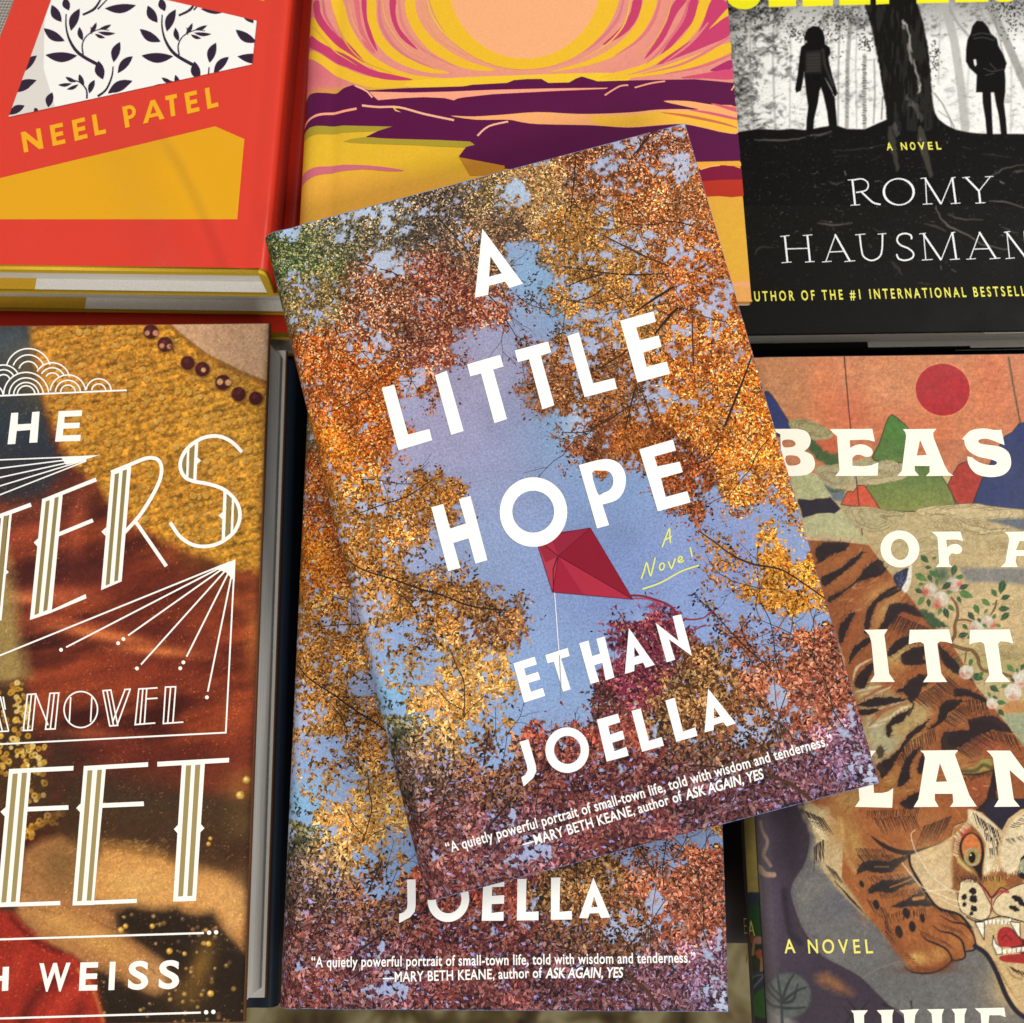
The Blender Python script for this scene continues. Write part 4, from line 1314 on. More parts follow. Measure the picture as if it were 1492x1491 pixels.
def art_black(b):
    A, B = (1060, 0, .28954), (1100, 190, .26273)
    za = lambda p: zz(p, *A)
    zb = lambda p: zz(p, *B)
    jk = Acc()
    jacket(b, jk, '12110f', flap='f2efe8', bt=0.0018)
    F = px_field(b, '171613', 1000, -60, 1680, 500, 0.00029)
    X, Y = F.X, F.Y
    wood = za([(-260, -400), (3000, -400), (3000, 668), (1310, 676), (1230, 670), (1150, 655), (1100, 630), (1060, 600), (1035, 560), (795, 605), (740, 630), (690, 652), (600, 650), (540, 630), (470, 642), (395, 656),
               (330, 650), (250, 655), (150, 650), (55, 665), (-260, 672)])
    F.fill(wood, 'cfcdc8', 2.5, 1.0, wob=2.0, ws=8)
    # sunlit leaves out of focus, denser to the left and above
    m = np.clip(0.5 - sdist(wood, X, Y) / 3, 0, 1)
    dens = np.clip((1290 - X) / 230, 0.0, 1) * 0.55 + np.clip((110 - Y) / 120, 0, 1) * 0.45
    tw = fbm(X / 26, Y / 26, 3, 3) * 6
    n = fbm((X + tw * 4) / 7.5, (Y - tw * 3) / 5.0, 41, 4)
    n2 = fbm(X / 3.2 + tw, Y / 2.6, 43, 3)
    big = fbm(X / 40, Y / 34, 45, 3)
    g = 236 - 250 * np.clip((n * 0.62 + n2 * 0.42 + (big - .5) * .5) - (0.60 - 0.26 * dens), 0, .6) * 2.4 * (0.42 + 0.68 * dens)
    g = np.clip(g + 30 * (n2 - .5), 22, 246) * (1 - 0.42 * np.clip((60 - Y) / 70, 0, 1)) * (1 - 0.28 * np.clip((1105 - X) / 45, 0, 1))
    F.c = F.c * (1 - m[..., None]) + (g[..., None] * np.array([1, .995, .97])) * m[..., None]
    # distant slender trunks
    for p, w, c, a in (([(120, 60), (112, 300), (130, 650)], 9, '77756f', .4), ([(235, 40), (228, 300), (240, 650)], 11, '6e6c66', .4), ([(318, 200), (312, 650)], 7, '77756f', .4), ([(565, 60), (558, 360), (556, 640)], 9, '66645e', .5), ([(738, 300), (742, 470), (735, 620)], 8, '55534e', .5), ([(655, 60), (645, 330), (650, 640)], 7, '8a8882', .5), ([(1260, 20), (1290, 90)], 9, '8a8882', .5), ([(1430, 300), (1425, 660)], 9, 'a9a7a1', .5), ([(1070, 60), (1062, 420)], 8, '9a9892', .5), ([(622, 60), (605, 300), (600, 640)], 20, '6e6c66', .55), ([(690, 280), (688, 460), (690, 645)], 18, '8a8882', .6), ([(1090, 20), (1140, 200), (1170, 400), (1196, 650)], 42, 'a9a7a1', .75),
                       ([(1305, 0), (1400, 200), (1500, 430)], 40, '8c8a84', .75), ([(1120, 50), (1160, 120), (1215, 185)], 14, '8a8882', .6), ([(1215, 330), (1205, 480), (1215, 640)], 12, 'b8b6b0', .5), ([(1340, 90), (1370, 200), (1392, 300)], 7, '77756f', .6),
                       ([(1040, 470), (1080, 520), (1140, 640)], 6, '5a5852', .7), ([(1060, 560), (1120, 600), (1130, 650)], 4, '5a5852', .6), ([(1440, 560), (1430, 640)], 5, '8a8882', .5), ([(780, 490), (775, 600)], 6, '3a3834', .7)):
        F.line(za(p), w * .29, c, 2.2, a)
    rs = np.random.RandomState(4)
    for i in range(26):
        x, y = 690 + rs.normal() * 3, 285 + i * 13.5
        F.line(za([(x - 9, y), (x + 8, y + rs.uniform(-6, 6))]), 1.6, '34322e', 1.2, .75 * rs.uniform(.3, 1))
    for i in range(14):
        F.line(za([(596, 300 + i * 22), (606, 305 + i * 22)]), 1.6, '3a3834', 1.2, .5 * rs.uniform(.2, 1))
    for cx, cy, sx, sy, k in ((1440, 90, 45, 55, 130), (700, 210, 25, 30, 60), (1045, 300, 12, 55, 60), (520, 150, 60, 60, 120), (350, 170, 40, 25, 50), (150, 60, 120, 40, 150), (1380, 30, 60, 30, 60), (620, 60, 60, 40, 70)):
        for i in range(k):
            x, y = cx + rs.normal() * sx, cy + rs.normal() * sy
            x, y = za([(x, y)])[0]
            F.disc(x, y, rs.uniform(.8, 2.0), '23221f', 1.0, .8, ry=rs.uniform(.6, 1.2), rot=rs.uniform(0, 3))
    # the great trunk
    tr = za([(690, -200), (690, 35), (720, 120), (740, 220), (765, 340), (780, 440), (795, 540), (800, 605), (770, 660), (1100, 660), (1060, 600), (1040, 560), (1030, 500), (1025, 380), (1010, 240), (985, 120), (950, 0), (950, -200)])
    F.fill(tr, '151411', 2.2, 1, wob=1.5, ws=6)
    F.fill(wood[2:] + [(950, 300), (1950, 300)], '131210', 2.0, 1)
    k = F._box(tr, 0)
    st = np.clip(fbm(X[k] / 4.0, Y[k] / 26, 51, 4) - .5, 0, 1) * 5 * np.clip(0.5 - sdist(tr, X[k], Y[k]) / 6, 0, 1)
    F.mix(k, np.clip(st, 0, .32), '4a4740')
    for p, w, a in (([(880, 105), (900, 130), (918, 200), (925, 260)], 10, .8), ([(905, 225), (930, 320)], 16, .55), ([(935, 300), (955, 380), (968, 430), (958, 470)], 9, .75), ([(885, 110), (885, 150)], 16, .5), ([(960, 420), (966, 470)], 12, .5),
                    ([(930, 520), (960, 560), (975, 610)], 30, .22), ([(900, 480), (930, 540)], 22, .2), ([(840, 620), (850, 690)], 34, .22)):
        d = smooth(za(p), 4, False) + rs.normal(size=(len(p) * 4 - 3, 2)) * .7
        F.line(d, w * .29, 'c8c5bc', 2.5, a, taper=(.4, 1, .6, 1, .3))
    # two women seen from behind
    K = '121110'
    F.fill(za([(405, 145), (430, 131), (460, 135), (480, 155), (490, 190), (490, 222), (515, 240), (519, 268), (508, 288), (514, 325), (530, 390), (547, 445), (553, 470), (545, 486), (533, 482), (524, 452), (502, 412), (490, 392),
                (515, 440), (540, 490), (552, 632), (510, 637), (500, 560), (482, 480), (470, 440), (462, 462), (455, 520), (436, 600), (430, 690), (394, 690), (398, 600), (406, 540), (396, 470), (386, 380), (386, 360), (378, 420), (370, 458),
                (345, 468), (340, 447), (352, 380), (362, 290), (370, 236), (388, 225), (385, 192), (395, 160)]), K, 1.4)
    F.fill(za([(395, 262), (470, 255), (472, 365), (392, 368)]), '33312d', 5, .8)
    for i in range(6):
        F.line(za([(398, 280 + i * 16), (466, 276 + i * 16)]), 1.2, '55524c', 1.2, .4)
    F.line(za([(480, 250), (490, 330), (530, 430)]), 4, '36342f', 2, .8)
    F.disc(*za([(393, 212)])[0], 2, 'a8a6a0', 1, .9)
    F.fill(za([(1222, 172), (1232, 132), (1254, 105), (1285, 107), (1310, 135), (1326, 170), (1356, 194), (1363, 230), (1390, 280), (1405, 320), (1395, 356), (1399, 400), (1398, 466), (1250, 466), (1254, 378), (1216, 342), (1199, 310), (1200, 250), (1207, 200)]), K, 1.4)
    F.fill(za([(1282, 460), (1325, 460), (1330, 560), (1336, 684), (1305, 684), (1296, 590), (1284, 520)]), K, 1.3)
    F.fill(za([(1340, 460), (1398, 460), (1391, 520), (1401, 600), (1407, 678), (1377, 684), (1364, 580), (1350, 520)]), K, 1.3)
    F.fill(za([(1238, 300), (1250, 300), (1254, 325), (1247, 336), (1240, 322)]), 'e4e2dc', 1)
    for p in ([(1235, 180), (1275, 168), (1330, 178), (1350, 200)], [(1240, 195), (1290, 190), (1340, 205)], [(1290, 345), (1330, 360), (1385, 350)], [(1320, 320), (1350, 350)], [(1300, 380), (1340, 370)]):
        F.line(smooth(za(p), 4, False), 1.6, '5a5750', 1.4, .6)
    # roots and litter on the dark ground
    for p, w, c, a in (([(745, -20), (760, 60), (775, 130), (790, 220)], 42, '423f38', .8), ([(915, -20), (935, 100), (975, 250)], 52, '4a463e', .8), ([(0, 52), (150, 56), (280, 40)], 8, '77736a', .8), ([(310, 30), (380, 20), (425, 8)], 12, '605c54', .8), ([(420, 110), (540, 110), (640, 95), (720, 80)], 5, '3c3933', .9),
                       ([(440, 150), (520, 140)], 4, '3c3933', .8), ([(345, 515), (450, 526), (540, 514)], 10, '66625a', .8), ([(360, 500), (440, 512)], 5, '4a463f', .8), ([(410, 285), (450, 300), (490, 285)], 12, '47443d', .8), ([(1000, 420), (1040, 500), (1100, 545), (1190, 585), (1260, 630), (1400, 662)], 9, '827d71', .8),
                       ([(940, 520), (1020, 540), (1060, 560)], 12, '56524a', .7), ([(1070, 470), (1150, 492), (1260, 495)], 8, '66625a', .8), ([(1320, 250), (1380, 215), (1492, 190)], 8, '6a665d', .8), ([(1440, 230), (1492, 225)], 16, '5a564e', .7), ([(1300, 390), (1400, 400), (1492, 432)], 7, '827d71', .8), ([(1370, 535), (1420, 560), (1460, 570)], 10, '4f4b44', .8),
                       ([(755, 730), (790, 760), (815, 800)], 22, '36332d', .8), ([(1150, 90), (1200, 110)], 8, '3c3933', .7), ([(1260, 130), (1420, 150)], 7, '3a3731', .8), ([(0, 690), (30, 650), (100, 650)], 14, '3e3b35', .7), ([(900, 845), (970, 855)], 5, '4a463f', .8), ([(1030, 750), (1035, 770)], 4, '8a867c', .8), ([(1090, 770), (1115, 785)], 5, '66625a', .8),
                       ([(640, 170), (700, 140)], 4, '35322d', .8), ([(500, 230), (505, 250)], 3, 'a8a498', .8), ([(1360, 285), (1380, 292)], 5, 'b8b4a8', .8), ([(660, 545), (680, 560), (720, 560)], 4, '55514a', .7)):
        q = smooth(zb(p), 5, False)
        F.line(q + rs.normal(size=q.shape) * .5, w * .26, c, 2.5, a, taper=(.3, 1, .7, .4))
    gr = fbm(X / 9, Y / 4, 71, 4)
    sp = np.clip(fbm(X / 3, Y / 2.2, 73, 3) - .66, 0, 1) * 5 * np.clip((gr - .42) * 4, 0, 1) * (Y > 195) * (Y < 430) * (1 - np.clip((Y - 330) / 140, 0, .8))
    F.c += sp[..., None] * 60
    F.c += ((fbm(X / 2, Y / 2, 75, 2) - .5) * 7)[..., None]
    F.emit(jk)
    F2 = None
    ttl, aut, tags = Acc(), Acc(), [Acc(), Acc()]
    tag = tags[0]
    Yw = 'ece31c'
    o = 0.00008
    cap = lambda pts: b.poly(ttl, za(pts), Yw, off=o)
    cap([(-4, -70)] + smooth([(-2, 0), (12, 22), (40, 40), (80, 48), (120, 42), (150, 22), (164, 0)], 4, False).tolist() + [(168, -70)])
    cap([(204, -70), (345, -70), (345, 32), (208, 37)])
    cap([(374, -70), (532, -70), (530, 30), (378, 34)])
    cap([(560, -70), (720, -70), (717, 24), (564, 28)])
    cap([(742, -70), (812, -70), (813, 20), (748, 24)])
    cap([(946, -70), (1112, -70), (1114, 15), (952, 19)])
    cap([(1142, -70), (1312, -70), (1312, 11), (1146, 14)])
    cap([(1330, -70)] + smooth([(1332, -10), (1352, 6), (1385, 12), (1425, 8), (1450, -8)], 4, False).tolist() + [(1455, -70)])
    Yt = 'e9e25a'
    def word(acc, txt, spans, y0, y1, hgt, col, f, s, bold=.02):
        x0, x1 = spans[0][0], spans[-1][1]
        for ch, (a, c) in zip(txt, spans):
            ya, yc = (y0 + (y1 - y0) * (t - x0) / (x1 - x0) for t in (a, c))
            (p, q) = f([(a, ya), (c, yc)])
            b.text(acc, ch, p, q, hgt * s, col, bold=bold, off=o)
    word(tag, 'ANOVEL', [(732, 765), (812, 845), (862, 892), (907, 945), (962, 988), (1008, 1034)], 111, 106, 48, Yt, zb, .26273)
    tag = tags[1]
    b.text(tag, 'AUTHOR OF THE #1 INTERNATIONAL BESTSELLER', *zb([(-50, 949), (1583, 916)]), 15.6, Yt, bold=.016, spacing=1.55, off=o)
    # author in thin roman capitals
    Wt = 'eeeeec'
    lines = [([(540, 275), (555, 415)], 10), ([(515, 277), (575, 272)], 4), ([(530, 417), (582, 413)], 4), ([(548, 277), (590, 270), (620, 285), (628, 310), (612, 335), (560, 346)], 6.5), ([(590, 342), (640, 390), (665, 406), (696, 412)], 9),
             ([(945, 268), (952, 408)], 5), ([(918, 268), (950, 265)], 4), ([(930, 411), (985, 408)], 4), ([(943, 268), (1032, 410)], 10), ([(1032, 410), (1092, 266)], 5), ([(1094, 265), (1113, 405)], 10), ([(1088, 265), (1112, 262)], 4), ([(1085, 408), (1140, 404)], 4),
             ([(1168, 262), (1242, 338)], 10), ([(1304, 258), (1242, 338)], 5), ([(1241, 332), (1249, 402)], 10), ([(1150, 264), (1192, 260)], 4), ([(1275, 259), (1322, 256)], 4), ([(1222, 405), (1278, 402)], 4),
             ([(165, 587), (180, 733)], 10), ([(290, 582), (305, 730)], 10), ([(140, 590), (192, 584)], 4), ([(265, 585), (318, 580)], 4), ([(148, 736), (203, 731)], 4), ([(278, 732), (330, 728)], 4), ([(172, 659), (298, 655)], 5),
             ([(447, 578), (393, 728)], 5), ([(443, 578), (526, 726)], 10), ([(372, 731), (425, 727)], 4), ([(495, 729), (555, 724)], 4), ([(415, 676), (492, 672)], 5),
             ([(580, 578), (590, 660), (603, 702), (645, 723), (688, 705), (704, 665), (707, 576)], 8), ([(555, 581), (612, 576)], 4), ([(680, 577), (728, 573)], 4),
             ([(868, 605), (864, 583), (832, 573), (798, 584), (788, 612), (808, 638), (850, 656), (878, 682), (872, 708), (836, 722), (798, 714), (785, 688)], 8.5),
             ([(935, 575), (947, 718)], 5), ([(933, 575), (1032, 720)], 10), ([(1032, 720), (1092, 568)], 5), ([(1094, 568), (1116, 715)], 10), ([(910, 576), (948, 572)], 4), ([(925, 721), (985, 717)], 4), ([(1088, 569), (1110, 566)], 4), ([(1080, 718), (1136, 714)], 4),
             ([(1247, 565), (1192, 713)], 5), ([(1243, 565), (1336, 712)], 10), ([(1172, 716), (1225, 712)], 4), ([(1300, 714), (1360, 709)], 4), ([(1215, 660), (1297, 657)], 5),
             ([(1396, 565), (1411, 710)], 5), ([(1393, 565), (1505, 712)], 10), ([(1380, 566), (1415, 562)], 4), ([(1390, 713), (1440, 708)], 4), ([(1492, 560), (1505, 708)], 5)]
    for i, (p, w) in enumerate(lines):
        q = zb(p)
        b.stroke(aut, smooth(q, 4, False) if len(q) > 2 else q, w * .26273, Wt, off=o + (i % 7) * 2.5e-6)
    b.poly(aut, zb(ell(797, 342, 89, 76, n=44)), Wt, holes=[zb(ell(797, 342, 77, 69, .2, n=40))], off=o)
    return jk, {'title_lettering': ttl, 'author_lettering': aut, 'tagline_line': tags}


M_BLACK = print_mat('black_gloss_print', rough=0.40, grain=0.05, spec=0.03)
_jk, _lt = art_black(B_BLK)
BLACK = make_book('hardback_book', B_BLK, 'black hardback with two dark figures in a grey forest, topmost at upper right', 'pile of black hardbacks', _jk, _lt, '141210', M_BLACK, endpaper=('161412', 'f2efe8'), split=0.44, bt=0.0018, inset=0.0030)
copy_book(BLACK, (0.002, 0.0065, -0.0165), 'lower black hardback, mostly hidden under the one with two dark figures', 'pile of black hardbacks')
# ================================================================ the gold and red sequin cover
def art_sisters(b):
    k = .2681
    z3 = lambda p: zz(p, 0, 460, k)
    z4 = lambda p: zz(p, 0, 620, k)
    z5 = lambda p: zz(p, 0, 900, k)
    z6 = lambda p: zz(p, 0, 1090, .269)
    rs = np.random.RandomState(12)
    jk = Acc()
    jacket(b, jk, '5c3820', flap='bdb9b0', bt=0.0022)
    F = px_field(b, '7c2e1a', -120, 468, 398, 1580, 0.00030)
    X, Y = F.X, F.Y
    # crimson satin: long soft folds
    f = fbm(X / 120 + Y / 300, (Y + X * .28) / 34, 5, 4)
    f2 = fbm(X / 60, (Y + X * .2) / 16, 9, 3)
    t = np.clip((f * .75 + f2 * .35 - .36) * 2.4, 0, 1)[..., None]
    F.c = rgb('3c130d') * (1 - t) + rgb('98401f') * t
    for x, y, rx, ry, c, r, a in ((112, 770, 16, 70, 'b4502e', .1, .75), (40, 775, 60, 18, 'b04a2a', -.3, .8), (95, 690, 50, 40, '4a1c16', 0, .8), (30, 850, 50, 26, '3c1412', 0, .8), (110, 830, 60, 30, '431712', 0, .8), (50, 870, 60, 9, 'd87c48', -.05, 1), (80, 865, 70, 14, 'a94a2c', 0, .7),
                                  (190, 845, 60, 40, '6a2618', 0, .6), (220, 920, 90, 16, '5a2018', .1, .8), (120, 915, 60, 10, '7a3020', 0, .5), (150, 925, 80, 9, 'd8743c', .18, .95), (235, 950, 60, 7, 'd87c40', .08, .95), (100, 905, 60, 6, 'a84a2c', .1, .7),
                                  (300, 900, 40, 60, '84371f', 0, .6), (372, 930, 16, 70, 'bb6a30', 0, .7), (350, 880, 30, 14, 'a8522a', .3, .6), (200, 980, 120, 30, '8c351f', 0, .7), (340, 1060, 40, 60, 'a14526', 0, .6), (130, 1070, 80, 9, 'b25430', .05, .7), (170, 1085, 60, 8, '8c3a22', .1, .6),
                                  (240, 1100, 110, 22, '5a2218', .05, .8), (330, 1115, 50, 20, '6a2a1c', 0, .8), (90, 1100, 30, 40, '38231a', 0, .9), (215, 1135, 90, 26, '64281a', 0, .8), (350, 1140, 26, 20, 'a85c2a', 0, .6)):
        F.blob(x, y, rx, ry, c, r, a)
    # tan sleeve at far left
    F.fill([(-20, 830), (8, 800), (20, 860), (30, 930), (42, 985), (20, 1000), (-20, 1000)], '9a8149', 26, .95, wob=6)
    # dark wall
    F.fill([(-200, 470), (47, 470), (52, 520), (62, 580), (74, 640), (95, 680), (60, 720), (-200, 760)], '2b333b', 18, 1, wob=4)
    F.blob(10, 500, 40, 30, '46535c', 0, .7)
    F.blob(20, 700, 60, 40, '2c2226', 0, .8)
    # gold dress
    gold = [(46, 476), (240, 466), (262, 488), (300, 520), (350, 545), (400, 566), (400, 838), (345, 828), (300, 812), (262, 800), (236, 786), (205, 768), (160, 735), (140, 705), (100, 672), (84, 640), (70, 605), (60, 560), (52, 520)]
    F.fill(gold, 'bf8828', 14, 1, wob=6)
    m = np.clip(0.5 - sdist(gold, X, Y) / 10, 0, 1)
    F.blob(350, 640, 90, 110, 'cc9a36', 0, .7)
    F.blob(120, 540, 90, 50, 'b87f2e', 0, .7)
    F.blob(330, 780, 70, 40, 'b98a2c', 0, .7)
    F.blob(250, 700, 90, 50, 'b27a24', 0, .5)
    rows = np.sin((Y + X * 0.26) / 15.5 * 2 * math.pi + 3 * fbm(X / 50, Y / 50, 13)) * 0.5 + 0.5
    tx = (fbm(X / 4, Y / 3.4, 23, 3) - .5) * 1.2 + (fbm(X / 14, Y / 9, 27, 3) - .5) * 0.8 - (rows > .72) * (fbm(X / 8, Y / 5, 29) * .45)
    F.c *= 1 + (tx * .62 * m)[..., None]
    for i in range(760):
        x, r = rs.uniform(60, 392), rs.randint(0, 24)
        y = 486 + r * 15.5 - (x - 60) * 0.26 + rs.normal() * 2.2
        if sdist(gold, np.array([x]), np.array([y]))[0] > -5:
            continue
        s = rs.uniform(2.4, 5.2)
        dn = rs.uniform(.25, .8)
        F.disc(x + 1.0, y + 1.6, s * 1.1, '63400c', 1.6, .8 * dn)
        F.disc(x, y, s, 'd3a648' if rs.uniform() < .7 else 'dcb866', 1.4, dn)
        F.disc(x + .5, y + .5, s * .62, 'c0902f', 1.6, dn * .8)
    F.tone(m > .02, .96, np.array([1.03, .97, .92]))
    # bare shoulder
    F.fill([(236, 460), (400, 460), (400, 560), (352, 541), (302, 516), (264, 487)], 'c39873', 3, 1)
    F.blob(380, 500, 40, 40, 'cda684', 0, .6)
    F.line(smooth([(236, 466), (264, 488), (302, 517), (352, 542), (394, 561)], 4, False), 3.2, '8a6a28', 2.5, .7)
    k0 = (X > 236) & (Y < 566)
    F.c[k0] *= (1 + (fbm(X[k0] / 2.2, Y[k0] / 2.2, 33, 2) - .5) * .16)[:, None]
    for x, y, r in ((820, 88, 40), (897, 157, 41), (1020, 258, 38), (1100, 292, 40), (1212, 364, 42), (1297, 427, 39), (1390, 450, 37)):
        x, y = z3([(x, y)])[0]
        F.disc(x + 1, y + 1.5, r * k + 1.5, '6a4414', 3, .7)
        F.disc(x, y, r * k, '43191a', 1.3, 1)
        F.blob(x - 2, y - 3, 5, 4, '6a2c2a', 0, .6)
    for x, y, r in ((800, 95, 14), (845, 95, 16), (880, 165, 14), (920, 168, 14), (1106, 296, 13), (1195, 360, 17), (1240, 364, 17)):
        F.disc(*z3([(x, y)])[0], r * k, 'd08e6c' if x < 1000 else 'e0b070', 1.6, .85)
    F.line(smooth(z3([(925, 165), (940, 185), (945, 200)]), 4, False), 2, '4a2418', 1.2)
    F.line(z3([(945, 155), (985, 130)]), 1.2, '7a5a20', 1.2)
    # beadwork at the left
    F.fill([(-10, 1000), (34, 990), (46, 1020), (50, 1080), (70, 1120), (76, 1180), (100, 1166), (104, 1185), (60, 1215), (30, 1230), (-10, 1230)], '3c2a16', 14, .85, wob=6)
    for i in range(190):
        q = rs.uniform()
        x, y = (rs.uniform(-4, 42), rs.uniform(995, 1130)) if q < .45 else ((rs.uniform(30, 66), rs.uniform(1085, 1170)) if q < .7 else (lambda t: (36 + 64 * t, 1215 - 36 * t + rs.normal() * 5))(rs.uniform()))
        s = rs.uniform(2, 5)
        c = ['c8942a', 'd9ae4a', 'a87428', 'e6c878'][rs.randint(4)]
        F.disc(x, y, s, c, 1.4, .9)
        F.disc(x, y, s * .5, '7a5218', 1.4, .8 if rs.uniform() < .5 else .2)
    # the lower picture: skirts, arm and hand in warm shade
    lo = [(-20, 1250), (60, 1240), (80, 1130), (140, 1120), (240, 1150), (400, 1150), (400, 1700), (-200, 1700), (-200, 1250)]
    F.fill(lo, '3a2819', 60, .95)
    F.fill(z6([(430, 250), (900, 200), (1400, 220), (1400, 480), (1000, 520), (560, 470)]), '41301f', 60, .8)
    F.blob(300, 1140, 60, 16, '74301c', .05, .8)
    F.blob(350, 1150, 24, 22, 'a0602a', 0, .6)
    F.blob(355, 1200, 26, 22, '6a5430', 0, .5)
    arm = z6([(560, 520), (700, 530), (830, 560), (960, 620), (1100, 655), (1240, 700), (1320, 790), (1345, 900), (1330, 1140), (1250, 1050), (1190, 980), (1150, 905), (1050, 915), (950, 880), (830, 890), (700, 865), (560, 850), (380, 830), (440, 700), (520, 600)])
    F.fill(arm, 'b8874c', 20, 1, wob=3)
    F.blob(*z6([(760, 740)])[0], 70, 34, 'c9a262', .1, .9)
    F.blob(*z6([(1180, 800)])[0], 44, 30, 'c69c60', .5, .85)
    F.blob(*z6([(1270, 900)])[0], 14, 50, 'bf9760', .2, .8)
    F.blob(*z6([(700, 540)])[0], 60, 10, '7a5a2c', .15, .7)
    hand = z6([(130, 560), (230, 500), (330, 480), (430, 540), (430, 700), (400, 830), (560, 860), (650, 900), (640, 960), (780, 1060), (900, 1150), (940, 1260), (900, 1330), (840, 1352), (700, 1300), (520, 1210), (380, 1120), (280, 1080), (200, 1040), (140, 960), (90, 900), (100, 760)])
    F.fill(hand, '9c7044', 14, 1, wob=3)
    F.blob(*z6([(330, 640)])[0], 34, 40, '6a5430', .4, .7)
    F.blob(*z6([(330, 950)])[0], 54, 16, 'bd9354', .45, .85)
    F.blob(*z6([(560, 1060)])[0], 70, 17, 'bc9252', .5, .85)
    F.blob(*z6([(830, 1240)])[0], 32, 24, 'b69060', .4, .8)
    F.blob(*z6([(200, 800)])[0], 16, 40, 'a0764a', 0, .7)
    for p in ([(140, 640), (240, 700), (300, 790)], [(110, 760), (190, 800)], [(150, 860), (330, 900)], [(470, 900), (560, 960), (640, 990)], [(800, 1180), (850, 1230)]):
        F.line(smooth(z6(p), 4, False), 3, '6e4e26', 3, .5, taper=(.3, 1, .3))
    for i in range(90):
        x, y = z6([(rs.uniform(560, 900), rs.uniform(490, 620))])[0]
        F.line(smooth([(x, y), (x + rs.uniform(-5, 5), y + rs.uniform(-4, 2)), (x + rs.uniform(-8, 8), y + rs.uniform(-5, 5))], 3, False), .8, 'd8b070', 1.1, .35)
    blk = z6([(640, 905), (700, 870), (760, 880), (830, 892), (900, 892), (955, 878), (990, 900), (1060, 916), (1150, 908), (1195, 985), (1250, 1040), (1310, 1110), (1400, 1180), (1400, 1520), (570, 1520), (520, 1290), (540, 1215), (700, 1300), (840, 1355), (930, 1310), (945, 1250), (900, 1150), (780, 1060), (640, 965)])
    F.fill(blk, '33261a', 7, 1, wob=2)
    F.fill(blk, '221a12', 30, .8)
    F.blob(*z6([(1090, 1180)])[0], 16, 40, '8a6a2c', .3, .7)
    F.blob(*z6([(1000, 1330)])[0], 30, 24, '6a5026', .3, .6)
    for i in range(120):
        x, y = z6([(rs.uniform(560, 1330), rs.uniform(900, 1491))])[0]
        if sdist(blk, np.array([x]), np.array([y]))[0] > -3:
            continue
        s = rs.uniform(1.2, 3.8)
        c = ['7a6030', 'a8843c', '5c4a38', 'c8a860', '8a5c40'][rs.randint(5)]
        F.disc(x, y, s, c, 2, .7)
        F.disc(x - .5, y - .7, s * .35, 'e8d49a', 1.2, .8 * rs.uniform())
    for x, y, r in ((655, 985, 16), (680, 965, 14), (825, 965, 14), (918, 1100, 17), (1130, 1060, 15), (1140, 1330, 18), (1000, 1115, 12), (1130, 520, 12), (1140, 490, 10), (1300, 255, 22), (1335, 172, 20)):
        x, y = z6([(x, y)])[0]
        F.disc(x, y, r * .269, 'c49a3c', 1.6, .9)
        F.disc(x - 1, y - 1, r * .13, 'ecd88e', 1.4, .8)
    red = z6([(-30, 880), (80, 895), (150, 980), (270, 1070), (400, 1130), (500, 1210), (540, 1340), (640, 1900), (-600, 1900), (-600, 900)])
    F.fill(red, '8f2c20', 10, 1, wob=3)
    for p, w, c, a in (([(60, 920), (180, 1040), (330, 1110)], 10, '4a1812', .7), ([(120, 1491), (200, 1330), (340, 1240)], 26, '521a14', .8), ([(0, 1300), (80, 1240), (120, 1120)], 26, 'a83a28', .6), ([(260, 1491), (330, 1380), (420, 1300)], 22, 'b44030', .6), ([(420, 1200), (500, 1300), (560, 1480)], 7, 'b07038', .9), ([(400, 1491), (440, 1400)], 20, '5c1c16', .6), ([(0, 1060), (90, 1080)], 24, '7a2a1c', .6)):
        F.line(smooth(z6(p), 5, False), w * .6, c, w * .5 + 2, a)
    F.tone(Y > 1180, 1.05, np.array([1.05, .99, .95]))
    # sparkling wear and the darker edges of the print
    sp = np.clip(fbm(X / 1.8, Y / 1.8, 81, 2) - .73, 0, 1) * (fbm(X / 40, Y / 40, 83) > .5)
    F.c += sp[..., None] * np.array([420, 300, 170])
    for i in range(170):      # hair-fine scuffs in the old photograph
        x, y = rs.uniform(0, 390), rs.uniform(820, 1490)
        a, l = rs.uniform(0, 3.14), rs.uniform(3, 12)
        F.line(smooth([(x, y), (x + l * .5 * math.cos(a) + rs.normal(), y + l * .5 * math.sin(a) + rs.normal()), (x + l * math.cos(a + .3), y + l * math.sin(a + .3))], 3, False), .7, 'dca060', 1.0, rs.uniform(.1, .38))
    F.noise(2.2, .15, 85, 2)
    F.noise(7, .07, 87, 3)
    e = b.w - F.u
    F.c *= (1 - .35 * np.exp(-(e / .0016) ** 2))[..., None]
    F.emit(jk)

    # ---------------- lettering
    W, OL = 'f8f5ec', '8f7d4c'
    top, ttls, nov, aut, orn = Acc(), [Acc(), Acc()], Acc(), Acc(), Acc()
    ttl = ttls[0]
    o = 0.00008
    c_ = [0]

    def nx():
        c_[0] += 1
        return o + (c_[0] % 40) * 2.5e-6
    P = lambda acc, f, pts, col=W: b.poly(acc, f(pts), col, off=nx())
    L = lambda acc, f, pts, w, col=W, cl=False: b.stroke(acc, f(pts), w * k, col, closed=cl, off=nx())
    C = lambda acc, f, pts, w, col=W: b.stroke(acc, smooth(f(pts), 5, False), w * k, col, off=nx())
